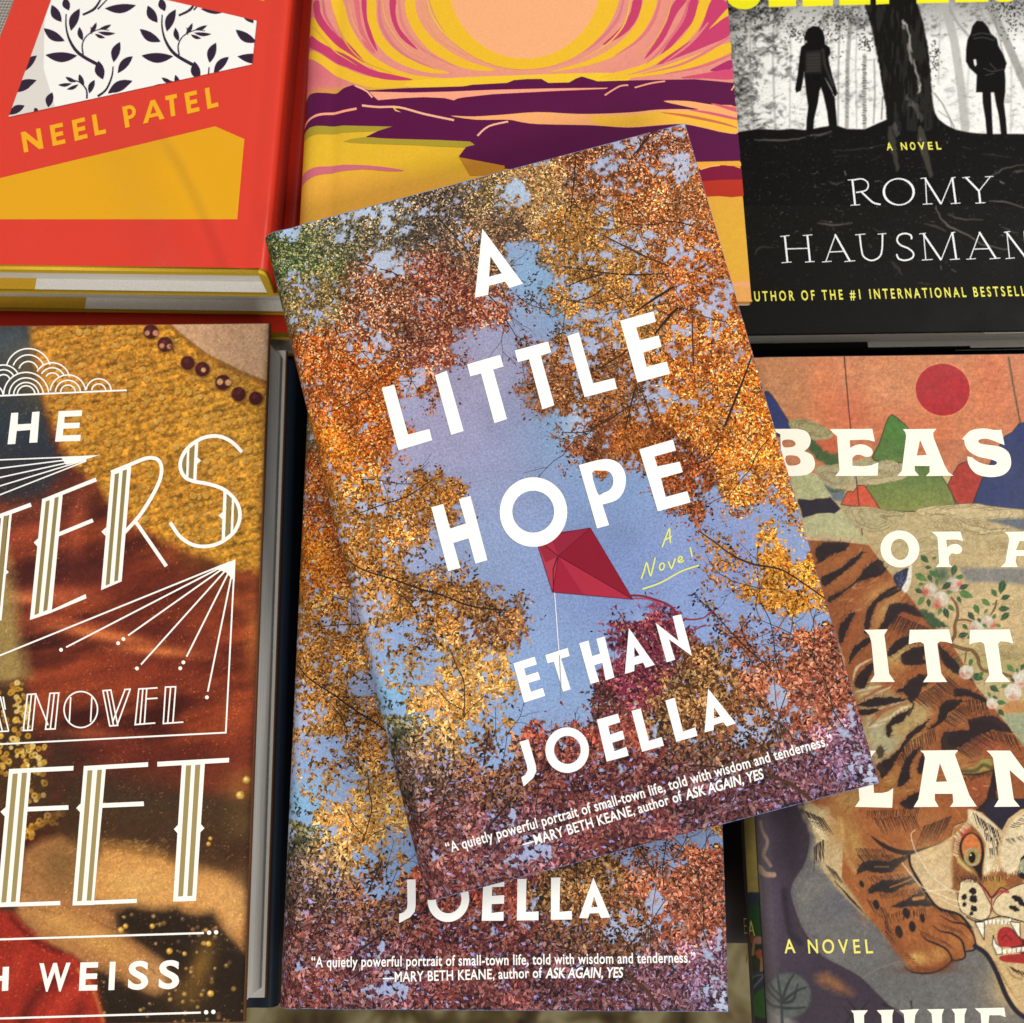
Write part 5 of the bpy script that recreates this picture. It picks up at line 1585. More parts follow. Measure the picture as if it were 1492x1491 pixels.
    for cx, cy, r, a0, a1 in ((155, 302, 122, 16, 165), (155, 302, 88, 20, 160), (155, 302, 52, 15, 165), (285, 352, 95, 12, 150), (285, 352, 68, 20, 150), (285, 352, 40, 20, 150), (20, 357, 88, 28, 175), (20, 357, 62, 25, 175), (20, 357, 36, 20, 175),
                              (143, 432, 123, 6, 178), (143, 432, 93, 4, 178), (143, 432, 68, 3, 178), (143, 430, 48, 3, 178), (370, 420, 97, 8, 173), (370, 420, 68, 4, 176), (370, 418, 40, 4, 176), (537, 412, 68, 5, 172), (537, 410, 38, 4, 175), (-40, 436, 58, 4, 70)):
        b.stroke(orn, z3(ell(cx, cy, r, r, 0, 26, -math.radians(a1), -math.radians(a0), False)), 7.5 * k, W, off=nx())
    L(orn, z3, [(-60, 439), (690, 406)], 9)
    P(top, z3, [(62, 530), (100, 528), (97, 592), (170, 588), (176, 525), (216, 522), (204, 690), (160, 692), (166, 622), (92, 628), (84, 698), (42, 700)])
    P(top, z3, [(320, 520), (447, 515), (445, 547), (352, 551), (350, 585), (435, 582), (433, 612), (346, 616), (342, 652), (440, 648), (437, 682), (300, 686)])
    # rays
    for y in (188, 234, 284, 330, 378):
        L(orn, z4, [(-30, y + (y - 165) * .055), (470, 166 + (y - 165) * .13)], 7)
    P(orn, z4, [(542, 162), (330, 171), (360, 214), (400, 205)])
    for x, y in ((-30, 1263), (360, 1206), (697, 1142), (767, 1300), (1015, 1257), (1130, 1447), (1228, 1668)):
        L(orn, z4, [(1276 + (x - 1276) * .02, 733 + (y - 733) * .02), (x, y)], 9)
    P(orn, z4, [(1281, 727), (1170, 778), (1230, 800), (1276, 850)])
    for x, y in ((333, 1220), (672, 1161), (643, 1184), (745, 1321), (997, 1288), (980, 1320), (1125, 1478)):
        P(orn, z4, ell(x, y, 10.5, 10.5, 0, 16))
    L(orn, z5, [(1232, 625), (-40, 690)], 9)
    for y0, y1, xe, d1, d2 in ((1038, 1002, 1105, 1133, 1171), (1466, 1433, 1088, 1117, 1156)):
        L(orn, z6, [(-40, y0), (xe, y1)], 11)
        P(orn, z6, ell(d1, y1 - 2, 12, 12, 0, 16))
        P(orn, z6, ell(d2, y1 - 4, 12, 12, 0, 16))
    # first deco word
    def stem(f, poly, stripes):
        P(ttl, f, poly)
        for s in stripes:
            P(ttl, f, s, OL)
    stem(z4, [(230, 400), (342, 372), (282, 1008), (163, 1058)], [[(250, 406), (272, 400), (212, 1022), (188, 1032)], [(298, 394), (320, 388), (258, 1003), (235, 1013)]])
    P(ttl, z4, [(228, 402), (520, 284), (528, 304), (240, 418)])
    L(ttl, z4, [(316, 594), (506, 516)], 21)
    P(ttl, z4, [(163, 1058), (466, 917), (471, 940), (270, 1022)])
    P(ttl, z4, [(212, 610), (184, 637), (206, 662)])
    L(ttl, z4, [(-40, 508), (170, 431)], 22)
    L(ttl, z4, [(58, 482), (2, 1060)], 14)
    L(ttl, z4, [(34, 492), (-12, 990)], 22, OL)
    L(ttl, z4, [(14, 498), (-30, 960)], 14)
    P(ttl, z4, [(22, 770), (49, 798), (20, 822)])
    stem(z4, [(605, 250), (714, 222), (662, 848), (550, 896)], [[(625, 266), (648, 259), (597, 862), (575, 871)], [(668, 246), (691, 240), (642, 842), (621, 850)]])
    C(ttl, z4, [(604, 256), (700, 217), (790, 181), (840, 179), (868, 198), (879, 240), (868, 300), (830, 380), (760, 490), (676, 584)], 20)
    L(ttl, z4, [(732, 515), (905, 766)], 20)
    P(ttl, z4, [(578, 554), (552, 578), (574, 602)])
    for pts in ([(992, 170), (1012, 145), (1006, 265), (992, 240)], [(1036, 112), (1056, 100), (1050, 294), (1030, 286)], [(1236, 372), (1256, 380), (1247, 608), (1226, 618)], [(1279, 420), (1294, 455), (1294, 520), (1273, 565)]):
        P(ttl, z4, pts, OL)
    L(ttl, z4, [(1024, 128), (1018, 285)], 13)
    L(ttl, z4, [(1070, 84), (1059, 302)], 18)
    L(ttl, z4, [(1224, 352), (1214, 628)], 18)
    L(ttl, z4, [(1268, 392), (1260, 590)], 13)
    C(ttl, z4, [(1316, 146), (1262, 92), (1200, 62), (1140, 60), (1080, 80), (1020, 125), (985, 185), (983, 240), (1010, 285), (1060, 306), (1130, 318), (1210, 345), (1268, 392), (1300, 450), (1302, 515), (1272, 580), (1212, 630), (1150, 654), (1080, 657), (1020, 636), (970, 594), (926, 528)], 20)
    P(ttl, z4, [(1072, 172), (1094, 193), (1068, 214)])
    P(ttl, z4, [(1216, 468), (1187, 490), (1212, 514)])
    # a novel, in outlined capitals
    for pts in ([(150, 418), (195, 415), (175, 612), (127, 614)], [(272, 412), (320, 410), (300, 605), (248, 607)], [(560, 398), (603, 394), (640, 586), (597, 589)], [(755, 388), (798, 386), (785, 578), (735, 582)], [(900, 378), (955, 376), (940, 572), (888, 576)]):
        L(nov, z5, pts, 8, cl=True)
    for pts in ([(172, 417), (151, 612)], [(296, 412), (274, 606)], [(196, 418), (262, 585)], [(385, 432), (377, 572)], [(500, 432), (493, 568)], [(582, 397), (618, 588)], [(637, 586), (708, 390)], [(612, 570), (680, 392)], [(676, 391), (711, 389)], [(777, 388), (761, 579)],
                [(798, 386), (857, 382)], [(795, 442), (857, 438)], [(740, 581), (845, 573)], [(928, 378), (912, 574)], [(890, 576), (997, 568)], [(-30, 440), (14, 618)], [(2, 428), (48, 616)], [(-10, 620), (50, 617)], [(18, 430), (30, 500)]):
        L(nov, z5, pts, 8)
    b.stroke(nov, z5(ell(440, 500, 91, 98, .04, 40)), 8 * k, W, closed=True, off=nx())
    # second deco word
    O2 = 'a08c5a'
    ttl = ttls[1]
    def stem2(poly, stripes):
        P(ttl, z6, poly)
        for s in stripes:
            P(ttl, z6, s, O2)
    stem2([(455, 98), (576, 92), (508, 850), (393, 853)], [[(475, 122), (502, 120), (445, 828), (418, 830)], [(528, 119), (553, 117), (496, 826), (470, 827)]])
    P(ttl, z6, [(455, 98), (803, 77), (803, 102), (453, 121)])
    L(ttl, z6, [(548, 312), (780, 302)], 25)
    P(ttl, z6, [(393, 853), (742, 839), (742, 816), (396, 831)])
    P(ttl, z6, [(440, 298), (414, 325), (436, 350)])
    stem2([(50, 115), (170, 109), (105, 858), (-17, 862)], [[(70, 140), (98, 138), (35, 835), (8, 837)], [(120, 135), (148, 133), (86, 832), (60, 834)]])
    P(ttl, z6, [(52, 114), (400, 97), (398, 122), (50, 138)])
    L(ttl, z6, [(140, 332), (372, 322)], 25)
    P(ttl, z6, [(-17, 862), (328, 851), (328, 828), (-12, 840)])
    P(ttl, z6, [(34, 318), (4, 345), (28, 372)])
    P(ttl, z6, [(853, 75), (1242, 53), (1241, 78), (853, 101)])
    stem2([(985, 90), (1110, 84), (1062, 828), (938, 832)], [[(1008, 95), (1036, 93), (992, 803), (965, 805)], [(1058, 92), (1086, 90), (1042, 801), (1015, 803)]])
    P(ttl, z6, [(968, 412), (942, 440), (966, 466)])
    P(ttl, z6, [(1085, 408), (1108, 435), (1080, 462)])
    # author
    for ch, x0, x1 in (('W', 205, 375), ('E', 428, 527), ('I', 588, 620), ('S', 692, 802), ('S', 858, 970)):
        ya, yb = 1314 - (x0 - 205) * .022, 1314 - (x1 - 205) * .022
        (p, q) = z6([(x0, ya), (x1, yb)])
        b.text(aut, ch, p, q, 137 * .269, W, bold=.028, off=nx())
    P(aut, z6, [(16, 1186), (50, 1184), (45, 1314), (11, 1316)])
    L(aut, z6, [(-60, 1250), (22, 1247)], 27)
    return jk, {'top_lettering': top, 'title_word': ttls, 'novel_lettering': nov, 'author_lettering': aut, 'line_ornament': orn}


_jk, _lt = art_sisters(B_SIS)
SIS = make_book('hardback_book', B_SIS, 'hardback with gold sequins, crimson satin and white deco letters, topmost at lower left', None, _jk, _lt, '3a281c', M_PRINT, fore=0.0016, bt=0.0022)
_b2 = Book(B_SIS.O - B_SIS.N * 0.0313 - B_SIS.V * 0.004 + B_SIS.U * 0.002, B_SIS.U, B_SIS.V, 0.161, 0.237, 0.026, spine='R', r=0.003)
_jk = Acc()
jacket(_b2, _jk, '18212c')
NAVY = make_book('hardback_book', _b2, 'dark navy hardback under the gold sequin book, only its right side showing', 'plain lower books', _jk, {}, '141a24', M_PRINT)
# ================================================================ the tiger cover
def art_tiger(b):
    f = lambda ox, oy, s: (lambda p: zz(p, ox, oy, s))
    ta, tb, tc, td, te = f(1100, 520, .26273), f(1180, 760, .20912), f(1180, 960, .20912), f(1240, 1150, .22868), f(1100, 1180, .20851)
    rs = np.random.RandomState(5)
    jk = Acc()
    jacket(b, jk, '4e4850')
    F = px_field(b, 'c0a474', 1056, 519, 1640, 1590, 0.00028)
    X, Y = F.X, F.Y
    sm = smooth
    D = '2a1d1c'
    # sky
    F.fill([(1000, 500), (1900, 500), (1900, 700), (1000, 700)], 'cf7a48', 2)
    for x, y, rx, ry, c, a in ((1130, 560, 60, 60, 'c4824f', .8), (1205, 580, 26, 70, 'd9703f', .8), (1280, 560, 70, 50, 'd48452', .8), (1330, 640, 80, 40, 'd86a3c', .9), (1445, 560, 30, 60, 'dc6a3e', .7), (1480, 600, 30, 60, 'd07044', .7), (1240, 600, 30, 40, 'd2603a', .6), (1420, 625, 50, 30, 'd87a4a', .7)):
        F.blob(x, y, rx, ry, c, alpha=a)
    sk = Y < 700
    F.tone(sk, .86, .97)
    F.c[sk] *= (1 + (fbm(X[sk] / 14, Y[sk] / 2.2, 3, 4) - .5) * .16)[:, None]
    F.line(ta([(495, 0), (512, 200), (530, 400)]), 1.6, '3a2420', 1)
    F.line(ta([(1402, 0), (1440, 220), (1475, 400), (1500, 560)]), 1.8, '6a5a3a', 1)
    F.line(ta([(1408, 0), (1446, 220), (1480, 400)]), .9, '2e2420', 1)
    sun = ta(ell(1041, 183, 151, 144, .2, 48))
    F.fill(ta(ell(1041, 183, 156, 149, .2, 48)), 'dc8a5c', 1.5, .9)
    F.fill(sun, 'a42226', 1.3)
    # cloud country
    F.fill([(1180, 690), (1520, 690), (1520, 1150), (1180, 1150)], 'bfa673', 8)
    for x, y, rx, ry, c, a in ((1330, 790, 90, 30, 'b6a476', .8), (1450, 830, 60, 30, 'cbb07c', .8), (1440, 890, 70, 30, 'd6b886', .9), (1400, 920, 100, 24, 'cda976', .8), (1450, 970, 60, 26, 'a89a5c', .8), (1390, 1010, 50, 30, 'c9b48c', .7), (1260, 740, 40, 30, 'a89a6c', .8), (1330, 850, 60, 30, 'b49a68', .8)):
        F.blob(x, y, rx, ry, c, alpha=a)
    # fields and peaks
    OUT = []
    def hill(p, c, c2=None, out=True, k=3, soft=1.3):
        q = sm(p, k) if k else p
        F.fill(q, c, soft)
        if c2:
            a = np.asarray(q)
            kk = F._box(q, 0)
            w = np.clip(0.5 - sdist(q, X[kk], Y[kk]) / 2, 0, 1) * np.clip((Y[kk] - a[:, 1].min()) / (a[:, 1].max() - a[:, 1].min()), 0, 1)
            F.mix(kk, w, c2)
        if out:
            F.line(list(q) + [q[0]], 1.2, '2c2420', 1.1, .85)
    hill(ta([(55, 192), (95, 215), (150, 300), (210, 400), (215, 440), (120, 440), (40, 300)]), '2c3562', None, True, 2)
    hill(ta([(330, 470), (440, 435), (470, 540), (400, 560), (345, 520)]), 'c6603a', None, False, 3)
    hill(ta([(185, 362), (255, 346), (340, 364), (430, 425), (410, 455), (300, 462), (220, 420)]), '9c9164', None, False, 3)
    F.fill(ta([(280, 440), (330, 460), (400, 540), (460, 540), (470, 610), (420, 620), (340, 560), (300, 520)]), '3c5a2e', 4, .95, wob=4, ws=5)
    F.fill(ta([(330, 610), (480, 590), (640, 560), (760, 590), (830, 590), (850, 660), (700, 690), (560, 710), (420, 730), (350, 680)]), 'a99c72', 3, 1, wob=3)
    hill(ta([(650, 560), (690, 480), (722, 380), (745, 332), (765, 322), (800, 350), (850, 395), (880, 460), (880, 570), (800, 588), (690, 580)]), '41702f', '5a7634', True, 2)
    hill(ta([(600, 735), (690, 690), (800, 665), (880, 605), (985, 605), (1040, 670), (1112, 815), (1000, 850), (700, 850)]), '587434', '868a42', True, 2)
    hill(ta([(1068, 712), (1095, 655), (1130, 598), (1180, 578), (1262, 672), (1205, 818), (1120, 815)]), 'a63226', 'b43a2c', True, 0)
    hill(ta([(1385, 440), (1425, 420), (1462, 372), (1530, 355), (1800, 360), (2000, 840), (1380, 845), (1212, 812), (1262, 672), (1340, 520)]), '28315f', '333c68', True, 0)
    hill(ta([(476, 820), (512, 748), (530, 745), (545, 752), (572, 712), (608, 714), (640, 760), (698, 850), (560, 830)]), 'cf4e2c', 'd0583a', True, 0)
    F.fill(ta([(370, 700), (430, 730), (500, 740), (490, 800), (440, 800)]), '6c7478', 3)
    F.fill(ta([(360, 700), (400, 735), (500, 735), (440, 760)]), '4a5c38', 3, .9, wob=3, ws=4)
    F.line(ta([(560, 665), (575, 800), (595, 990)]), 1.5, '3a2a24', 1)
    # wavy clouds with contour lines
    def cloud(p, c, n=3, line='7a6a46'):
        q = sm(ta(p), 4)
        F.fill(q, c, 1.5, 1)
        cen = q.mean(0)
        for i in range(n):
            g = cen + (q - cen) * (1 - i * .2)
            g = g + np.stack([np.sin(np.arange(len(g)) * 1.3 + i), np.cos(np.arange(len(g)) * 1.7 + i)], 1) * .9
            F.line(list(g) + [g[0]], .9, line, .9, .75)
    cloud([(890, 855), (940, 835), (1040, 825), (1120, 820), (1220, 815), (1350, 835), (1480, 850), (1470, 895), (1380, 910), (1260, 915), (1180, 930), (1120, 900), (1000, 872), (920, 880)], 'c9b280')
    cloud([(500, 850), (600, 830), (720, 848), (830, 865), (800, 885), (700, 880), (760, 920), (680, 970), (560, 940)], 'b3a476')
    cloud([(690, 580), (760, 575), (800, 600), (795, 640), (740, 655), (690, 640), (640, 620)], 'b3a47a', 3)
    cloud([(600, 690), (700, 670), (850, 660), (780, 690), (640, 712)], 'b8a67a', 1)
    cloud([(200, 365), (260, 350), (340, 368), (420, 425), (330, 440), (240, 410)], '9c9164', 3, '6a6040')
    cloud([(360, 650), (440, 640), (500, 680), (440, 710)], 'a99c72', 2)
    cloud([(1100, 900), (1200, 935), (1330, 960), (1420, 950), (1330, 985), (1180, 975)], 'cbb684', 2)
    F.fill(ta([(1290, 905), (1400, 900), (1500, 895), (1500, 960), (1420, 945)]), '5a6270', 5, .9, wob=2)
    F.fill(tb([(1050, 320), (1200, 322), (1500, 325), (1500, 440), (1400, 430), (1200, 425), (1080, 420)]), '7c7a76', 6, .9, wob=2)
    for i in range(34):
        x0, y0 = rs.uniform(1260, 1450), rs.uniform(770, 1000)
        if 826 < y0 < 850 and x0 > 1400:
            continue
        x = np.linspace(0, rs.uniform(40, 110), 26)
        F.line(np.stack([x0 + x, y0 + np.sin(x / rs.uniform(3, 6)) * 2.0 + np.sin(x / 17 + i) * 3], 1), .8, '8a744a', .9, .6)
    for cx, cy in tb([(1400, 910), (1340, 200), (1150, 30), (960, 30), (1380, 590)]):
        for j in range(4):
            F.line(ell(cx, cy, 5 + j * 5, 2.5 + j * 2.4, .1, 30), .8, '7c6a40', .9, .6)
    F.c[Y < 1000] *= (1 + (fbm(X[Y < 1000] / 5, Y[Y < 1000] / 5, 7, 3) - .5) * .12)[:, None]
    # tail rings
    pale = 'b3b27e'
    F.fill(ta([(195, 655), (340, 650), (428, 778), (240, 792)]), pale, 1.5)
    F.fill(ta([(262, 890), (476, 848), (600, 1000), (640, 1040), (460, 1030), (290, 1010)]), 'bab684', 1.5)
    F.fill(ta([(236, 790), (330, 792), (420, 780), (476, 845), (440, 868), (350, 866), (265, 895)]), '2e2531', 1.5, 1, wob=1.5, ws=6)
    F.fill(ta([(280, 990), (400, 985), (560, 1010), (560, 1040), (290, 1030)]), 'c9a27c', 10, .6)
    # lower grey ground
    F.fill(te([(-60, -40), (330, -40), (420, 180), (480, 440), (620, 500), (800, 600), (1000, 700), (1900, 700), (1900, 1600), (-60, 1600)]), '6c6864', 3)
    g = (Y > 1150) & (X < 1460)
    F.c[g] *= (1 + (fbm(X[g] / 7, Y[g] / 7, 9, 4) - .5) * .2)[:, None]
    F.blob(*te([(330, 560)])[0], 14, 24, '7e7a70', alpha=.8)
    F.blob(*te([(600, 660)])[0], 34, 24, '625d66', alpha=.7)
    F.blob(*te([(900, 1200)])[0], 60, 34, '64605e', alpha=.6)
    F.fill(te([(260, 520), (480, 455), (600, 560), (300, 620)]), '77736c', 12, .5)
    for p in ([(740, 1180), (860, 1110), (1010, 1060)], [(330, 640), (400, 520)], [(590, 640), (640, 620)]):
        F.line(te(p), 1.2, '96928a', 1.6, .5)
    tr = te([(10, -60), (330, -60), (340, 40), (382, 170), (372, 290), (335, 400), (280, 480), (252, 560), (262, 630), (290, 720), (330, 820), (380, 900), (470, 1020), (600, 1090), (740, 1170), (840, 1270), (960, 1390), (1030, 1520), (-60, 1520), (40, 1100), (60, 600)])
    F.fill(sm(tr, 2), '3b2f3b', 2.2)
    F.blob(*te([(250, 150)])[0], 26, 60, '2a2028', alpha=.9)
    F.blob(*te([(130, 720)])[0], 20, 60, '4c3e50', alpha=.8)
    F.blob(*te([(200, 1000)])[0], 40, 30, '463a49', alpha=.7)
    F.line(sm(te([(205, 560), (220, 700), (250, 860), (320, 930)]), 5, False), 9, '2b222b', 6, .9)
    F.fill(te([(420, 1170), (500, 1140), (620, 1210), (690, 1290), (560, 1270), (440, 1210)]), '9c6236', 14, .75, wob=4, ws=5)
    F.fill(te([(80, 1300), (180, 1400), (300, 1500), (80, 1520)]), '8a867c', 10, .8)
    F.fill(te(ell(235, 1300, 155, 160, 0, 30)), '555b54', 5, .95)
    for p in ([(190, 1491), (185, 1340)], [(185, 1340), (170, 1240), (155, 1150)], [(190, 1330), (230, 1220), (275, 1150)], [(195, 1340), (290, 1270), (360, 1240)], [(200, 1350), (270, 1330), (300, 1220)], [(185, 1350), (110, 1280), (80, 1210)], [(180, 1380), (120, 1370), (90, 1340)], [(195, 1385), (280, 1390), (350, 1380)], [(180, 1300), (120, 1240), (100, 1190)]):
        F.line(sm(te(p), 4, False), 4.4, '2e3030', 2, .95, taper=(1, .9, .5))
    for p in ([(640, 1491), (690, 1400)], [(700, 1480), (620, 1380)], [(740, 1400), (800, 1330)], [(720, 1420), (640, 1320)], [(1090, 1340), (1095, 1390)], [(900, 1360), (1000, 1400)]):
        F.line(te(p), 3.6, '23201f', 2, .8, taper=(1, .4))
    F.line(sm(te([(42, 85), (55, 150), (88, 225), (62, 310), (75, 340), (110, 392)]), 5, False), 5, '84665a', 1.8, .95, taper=(.7, 1, 1))
    F.line(sm(te([(40, 410), (70, 450), (130, 455)]), 5, False), 8, 'a98568', 2, .95)
    # ---------------- the tiger's flank
    body = tb([(-60, 130), (200, 138), (410, 165), (500, 290), (600, 410), (700, 530), (790, 650), (900, 760), (990, 860), (1080, 1000), (1160, 1148)]) + tc([(1300, 365), (1400, 500), (1560, 660), (1560, 1200), (300, 1200), (0, 1000), (300, 800), (240, 0)])
    F.fill(body, '965228', 1.6)
    for x, y, rx, ry, c, r, a in ((1230, 830, 40, 24, 'b06a34', -.5, .8), (1270, 870, 40, 10, 'c08c48', -.6, .8), (1290, 890, 34, 12, 'c89a54', -.8, .8), (1240, 900, 16, 40, '9a4e28', .3, .8), (1320, 900, 16, 20, '8a4022', .6, .6), (1255, 930, 16, 30, 'a05830', .3, .8), (1310, 955, 30, 14, 'c0a460', -.4, .9), (1390, 975, 14, 10, 'b89a50', .6, .8),
                                  (1290, 985, 30, 12, 'ae7438', -.5, .7), (1270, 1015, 24, 10, 'a85c30', -.4, .8), (1340, 1010, 30, 12, 'b4703a', -.6, .8), (1340, 1045, 20, 22, 'b88044', 0, .8), (1385, 1045, 26, 8, 'bc7c48', .3, .8), (1290, 1060, 26, 16, 'b2a05c', -.6, .9), (1260, 1080, 20, 26, 'a8a080', -.6, .7), (1330, 1075, 20, 14, 'b08040', 0, .7), (1400, 1115, 34, 20, 'b07a40', 0, .8), (1340, 1130, 26, 24, 'a86a34', 0, .8), (1440, 1085, 36, 16, 'a04c2c', .5, .8), (1300, 1140, 24, 30, 'b07c3c', 0, .7), (1240, 1165, 30, 20, 'a88648', 0, .8), (1425, 1150, 24, 26, '9a4a2a', 0, .8)):
        F.blob(x, y, rx, ry, c, r, a)
    # brushed fur over the flank
    for i in range(950):
        x, y = rs.uniform(1185, 1490), rs.uniform(795, 1215)
        if sdist(body, np.array([x]), np.array([y]))[0] > -6:
            continue
        a = -0.75 + rs.normal() * .3 if y < 1000 else -0.35 + rs.normal() * .35
        l = rs.uniform(7, 20)
        F.line([(x, y), (x + l * math.cos(a), y + l * math.sin(a))], rs.uniform(.8, 2.2), ['c8904c', '7c4020', 'd8b070', '8a4a24', '5c3018'][rs.randint(5)], 1.4, rs.uniform(.25, .6), taper=(1, .8, .2))
    F.fill(tc([(300, 180), (420, 160), (560, 230), (720, 300), (840, 330), (820, 430), (700, 520), (620, 620), (470, 735), (420, 560), (330, 300)]), 'b29a62', 14, .8, wob=4)
    F.fill(tc([(380, 430), (520, 420), (560, 540), (640, 560), (560, 660), (460, 735), (420, 560)]), 'aba27a', 12, .9, wob=3)
    for p in ([(560, 400), (640, 350), (700, 330)], [(480, 440), (580, 400)], [(320, 230), (420, 205), (500, 190)], [(360, 250), (470, 230), (560, 200)], [(480, 350), (560, 330), (640, 300)], [(400, 480), (520, 450)], [(300, 150), (330, 60), (430, 0)]):
        F.line(sm(tc(p), 4, False), 4.5, 'd6bf98', 2, .85, taper=(.3, 1, .3))
    for p in ([(410, 470), (540, 350), (680, 310)], [(330, 300), (450, 230), (600, 160)], [(430, 420), (540, 330)]):
        F.line(sm(tc(p), 4, False), 5, '9a5430', 3, .8, taper=(.3, 1, .3))
    # chest and raised foreleg
    leg = td([(-40, 180), (60, 120), (300, 60), (700, 80), (760, 200), (660, 260), (640, 330), (470, 385), (370, 425), (385, 490), (450, 610), (500, 700), (560, 765), (690, 800), (745, 850), (790, 920), (792, 1010), (735, 1025), (720, 1075), (650, 1090), (600, 1135), (520, 1166), (430, 1168), (370, 1140), (300, 1050), (200, 920), (100, 800), (-10, 670), (-60, 560)])
    F.fill(leg, '9e592b', 1.6)
    for x, y, rx, ry, c, r, a in ((20, 330, 22, 60, 'b48a48', -.3, .85), (240, 250, 50, 12, 'b46c3a', .3, .7), (300, 170, 50, 20, 'a05628', 0, .7), (480, 200, 40, 26, 'ad6b38', 0, .7), (250, 400, 40, 8, '9c5a30', .3, .5), (130, 760, 20, 30, 'b4682f', .6, .7), (430, 1080, 24, 16, 'c89a4c', 0, .9), (560, 1050, 20, 18, 'c08a44', 0, .8), (400, 1070, 8, 8, 'e0c070', 0, .8), (660, 960, 18, 24, 'b8763a', 0, .6), (760, 940, 8, 20, 'b87a40', 0, .6), (560, 850, 30, 14, 'a85a30', 0, .6), (350, 940, 26, 30, 'ad602e', 0, .6), (300, 560, 30, 10, 'bb7440', .2, .6)):
        F.blob(*td([(x, y)])[0], rx * .6, ry * .6, c, r, a)
    F.fill(te([(320, -20), (520, -20), (560, 120), (500, 300), (470, 430), (400, 330), (430, 200), (360, 60)]), 'c0a878', 12, .85, wob=4, ws=6)
    F.blob(*te([(570, 130)])[0], 18, 26, 'a8743a', 0, .7)
    F.line(sm(te([(590, 60), (620, 200), (640, 320), (700, 430)]), 5, False), 7, 'b88c4c', 6, .8)
    F.fill(te([(490, 440), (620, 500), (720, 640), (790, 760), (700, 680), (560, 540)]), 'c0a06a', 5, .9)
    def hatch(fn, p, q, d, n, w=1.0, c=D, a=1.0, j=6):
        w = w * 1.3
        p, q, d = np.array(p, float), np.array(q, float), np.array(d, float)
        for i in range(n):
            s = p + (q - p) * (i / (n - 1)) + rs.normal(size=2) * j * .35
            F.line(fn([s, s + d * .5 + rs.normal(size=2) * j * .3, s + d * rs.uniform(.75, 1.15)]), w, c, .9, a, taper=(1, .8, .3))
    def S1(fn, p, c=D, wob=2.4, sfx=1.2, a=1.0):
        q = sm(fn(p), 4)
        F.fill(q, c, sfx, a, wob=wob, ws=5)
        F.fill(q, '4a3228', 9, .35, wob=3, ws=6)
        F.fill([tuple(x) for x in q.mean(0) + (q - q.mean(0)) * .8], c, 3, 1, wob=wob, ws=5)
        A = sum(q[i - 1][0] * q[i][1] - q[i][0] * q[i - 1][1] for i in range(len(q)))
        for i in range(0, len(q), 2):      # the stripe ends in single hairs
            t = q[(i + 1) % len(q)] - q[i - 1]
            nn = np.array([t[1], -t[0]]) * (1 if A > 0 else -1) / (np.linalg.norm(t) + 1e-6)
            e = nn * .7 + np.array([.62, -.45]) * .6
            L_ = rs.uniform(2.5, 6.5)
            F.line([q[i] - nn * 1.5, q[i] + e * L_], rs.uniform(.8, 1.5), c, 1.0, .9, taper=(1, .7, .2))
    for p in ([(60, 170), (130, 145), (270, 150), (235, 200), (130, 235), (70, 285), (40, 230)], [(80, 390), (200, 335), (320, 240), (375, 218), (310, 295), (220, 365), (130, 435), (90, 440)],
              [(330, 405), (390, 320), (470, 268), (530, 322), (490, 372), (400, 400), (340, 420), (210, 510), (140, 565), (130, 530), (235, 480)], [(380, 770), (388, 650), (440, 560), (540, 475), (645, 440), (600, 468), (530, 510), (455, 590), (415, 690), (402, 770)],
              [(480, 750), (520, 680), (555, 585), (630, 568), (720, 590), (795, 668), (720, 640), (650, 622), (590, 668), (530, 745)], [(200, 840), (215, 720), (285, 640), (312, 650), (260, 750), (225, 840)], [(270, 990), (290, 900), (345, 845), (430, 800), (425, 830), (350, 900), (292, 965)],
              [(540, 910), (600, 835), (690, 800), (770, 830), (660, 872), (560, 940)], [(640, 930), (700, 890), (800, 870), (835, 912), (780, 950), (825, 985), (700, 1002), (640, 985)], [(310, 1150), (345, 1060), (430, 985), (445, 1020), (405, 1100), (380, 1160)], [(895, 860), (960, 920), (1010, 960), (1065, 1040), (1130, 1105), (1010, 1055), (930, 985)], [(680, 1112), (760, 1080), (835, 1100), (800, 1150), (690, 1150)]):
        S1(tb, p)
    for p in ([(600, 232), (690, 175), (755, 115), (832, 130), (790, 190), (745, 262), (705, 305), (655, 238)], [(330, 322), (450, 272), (560, 268), (670, 282), (545, 322), (430, 334)], [(340, 362), (470, 350), (455, 378), (360, 392)], [(528, 500), (545, 448), (600, 400), (655, 372), (705, 350), (645, 432), (575, 462), (562, 538), (545, 542)],
              [(888, 440), (900, 345), (940, 300), (1010, 280), (1065, 302), (1000, 352), (962, 375), (935, 432), (860, 482), (815, 492)], [(1000, 252), (1020, 208), (1110, 220), (1200, 260), (1262, 325), (1165, 282), (1095, 262), (1040, 262)], [(460, 742), (560, 692), (640, 602), (700, 512), (800, 442), (828, 424), (800, 472), (722, 535), (662, 606), (602, 695), (562, 775), (500, 835), (490, 792)],
              [(920, 632), (930, 522), (1000, 502), (1112, 497), (1100, 430), (1190, 405), (1300, 408), (1415, 512), (1300, 492), (1185, 532), (1092, 582), (1020, 625)], [(608, 892), (630, 800), (660, 720), (720, 642), (772, 620), (724, 684), (694, 762), (694, 832), (652, 880)], [(750, 782), (765, 702), (792, 660), (802, 762), (772, 802)], [(630, 1012), (680, 962), (765, 930), (742, 992), (720, 1038), (660, 1042)], [(1160, 1060), (1220, 990), (1270, 830), (1290, 720), (1300, 980), (1290, 1060)]):
        S1(tc, p)
    S1(tc, [(465, 640), (490, 608), (518, 640), (505, 690), (475, 690)], '4c3f2c')
    F.line(sm(tc([(700, 300), (722, 312), (712, 350), (688, 395)]), 4, False), 2, D, 1.2)
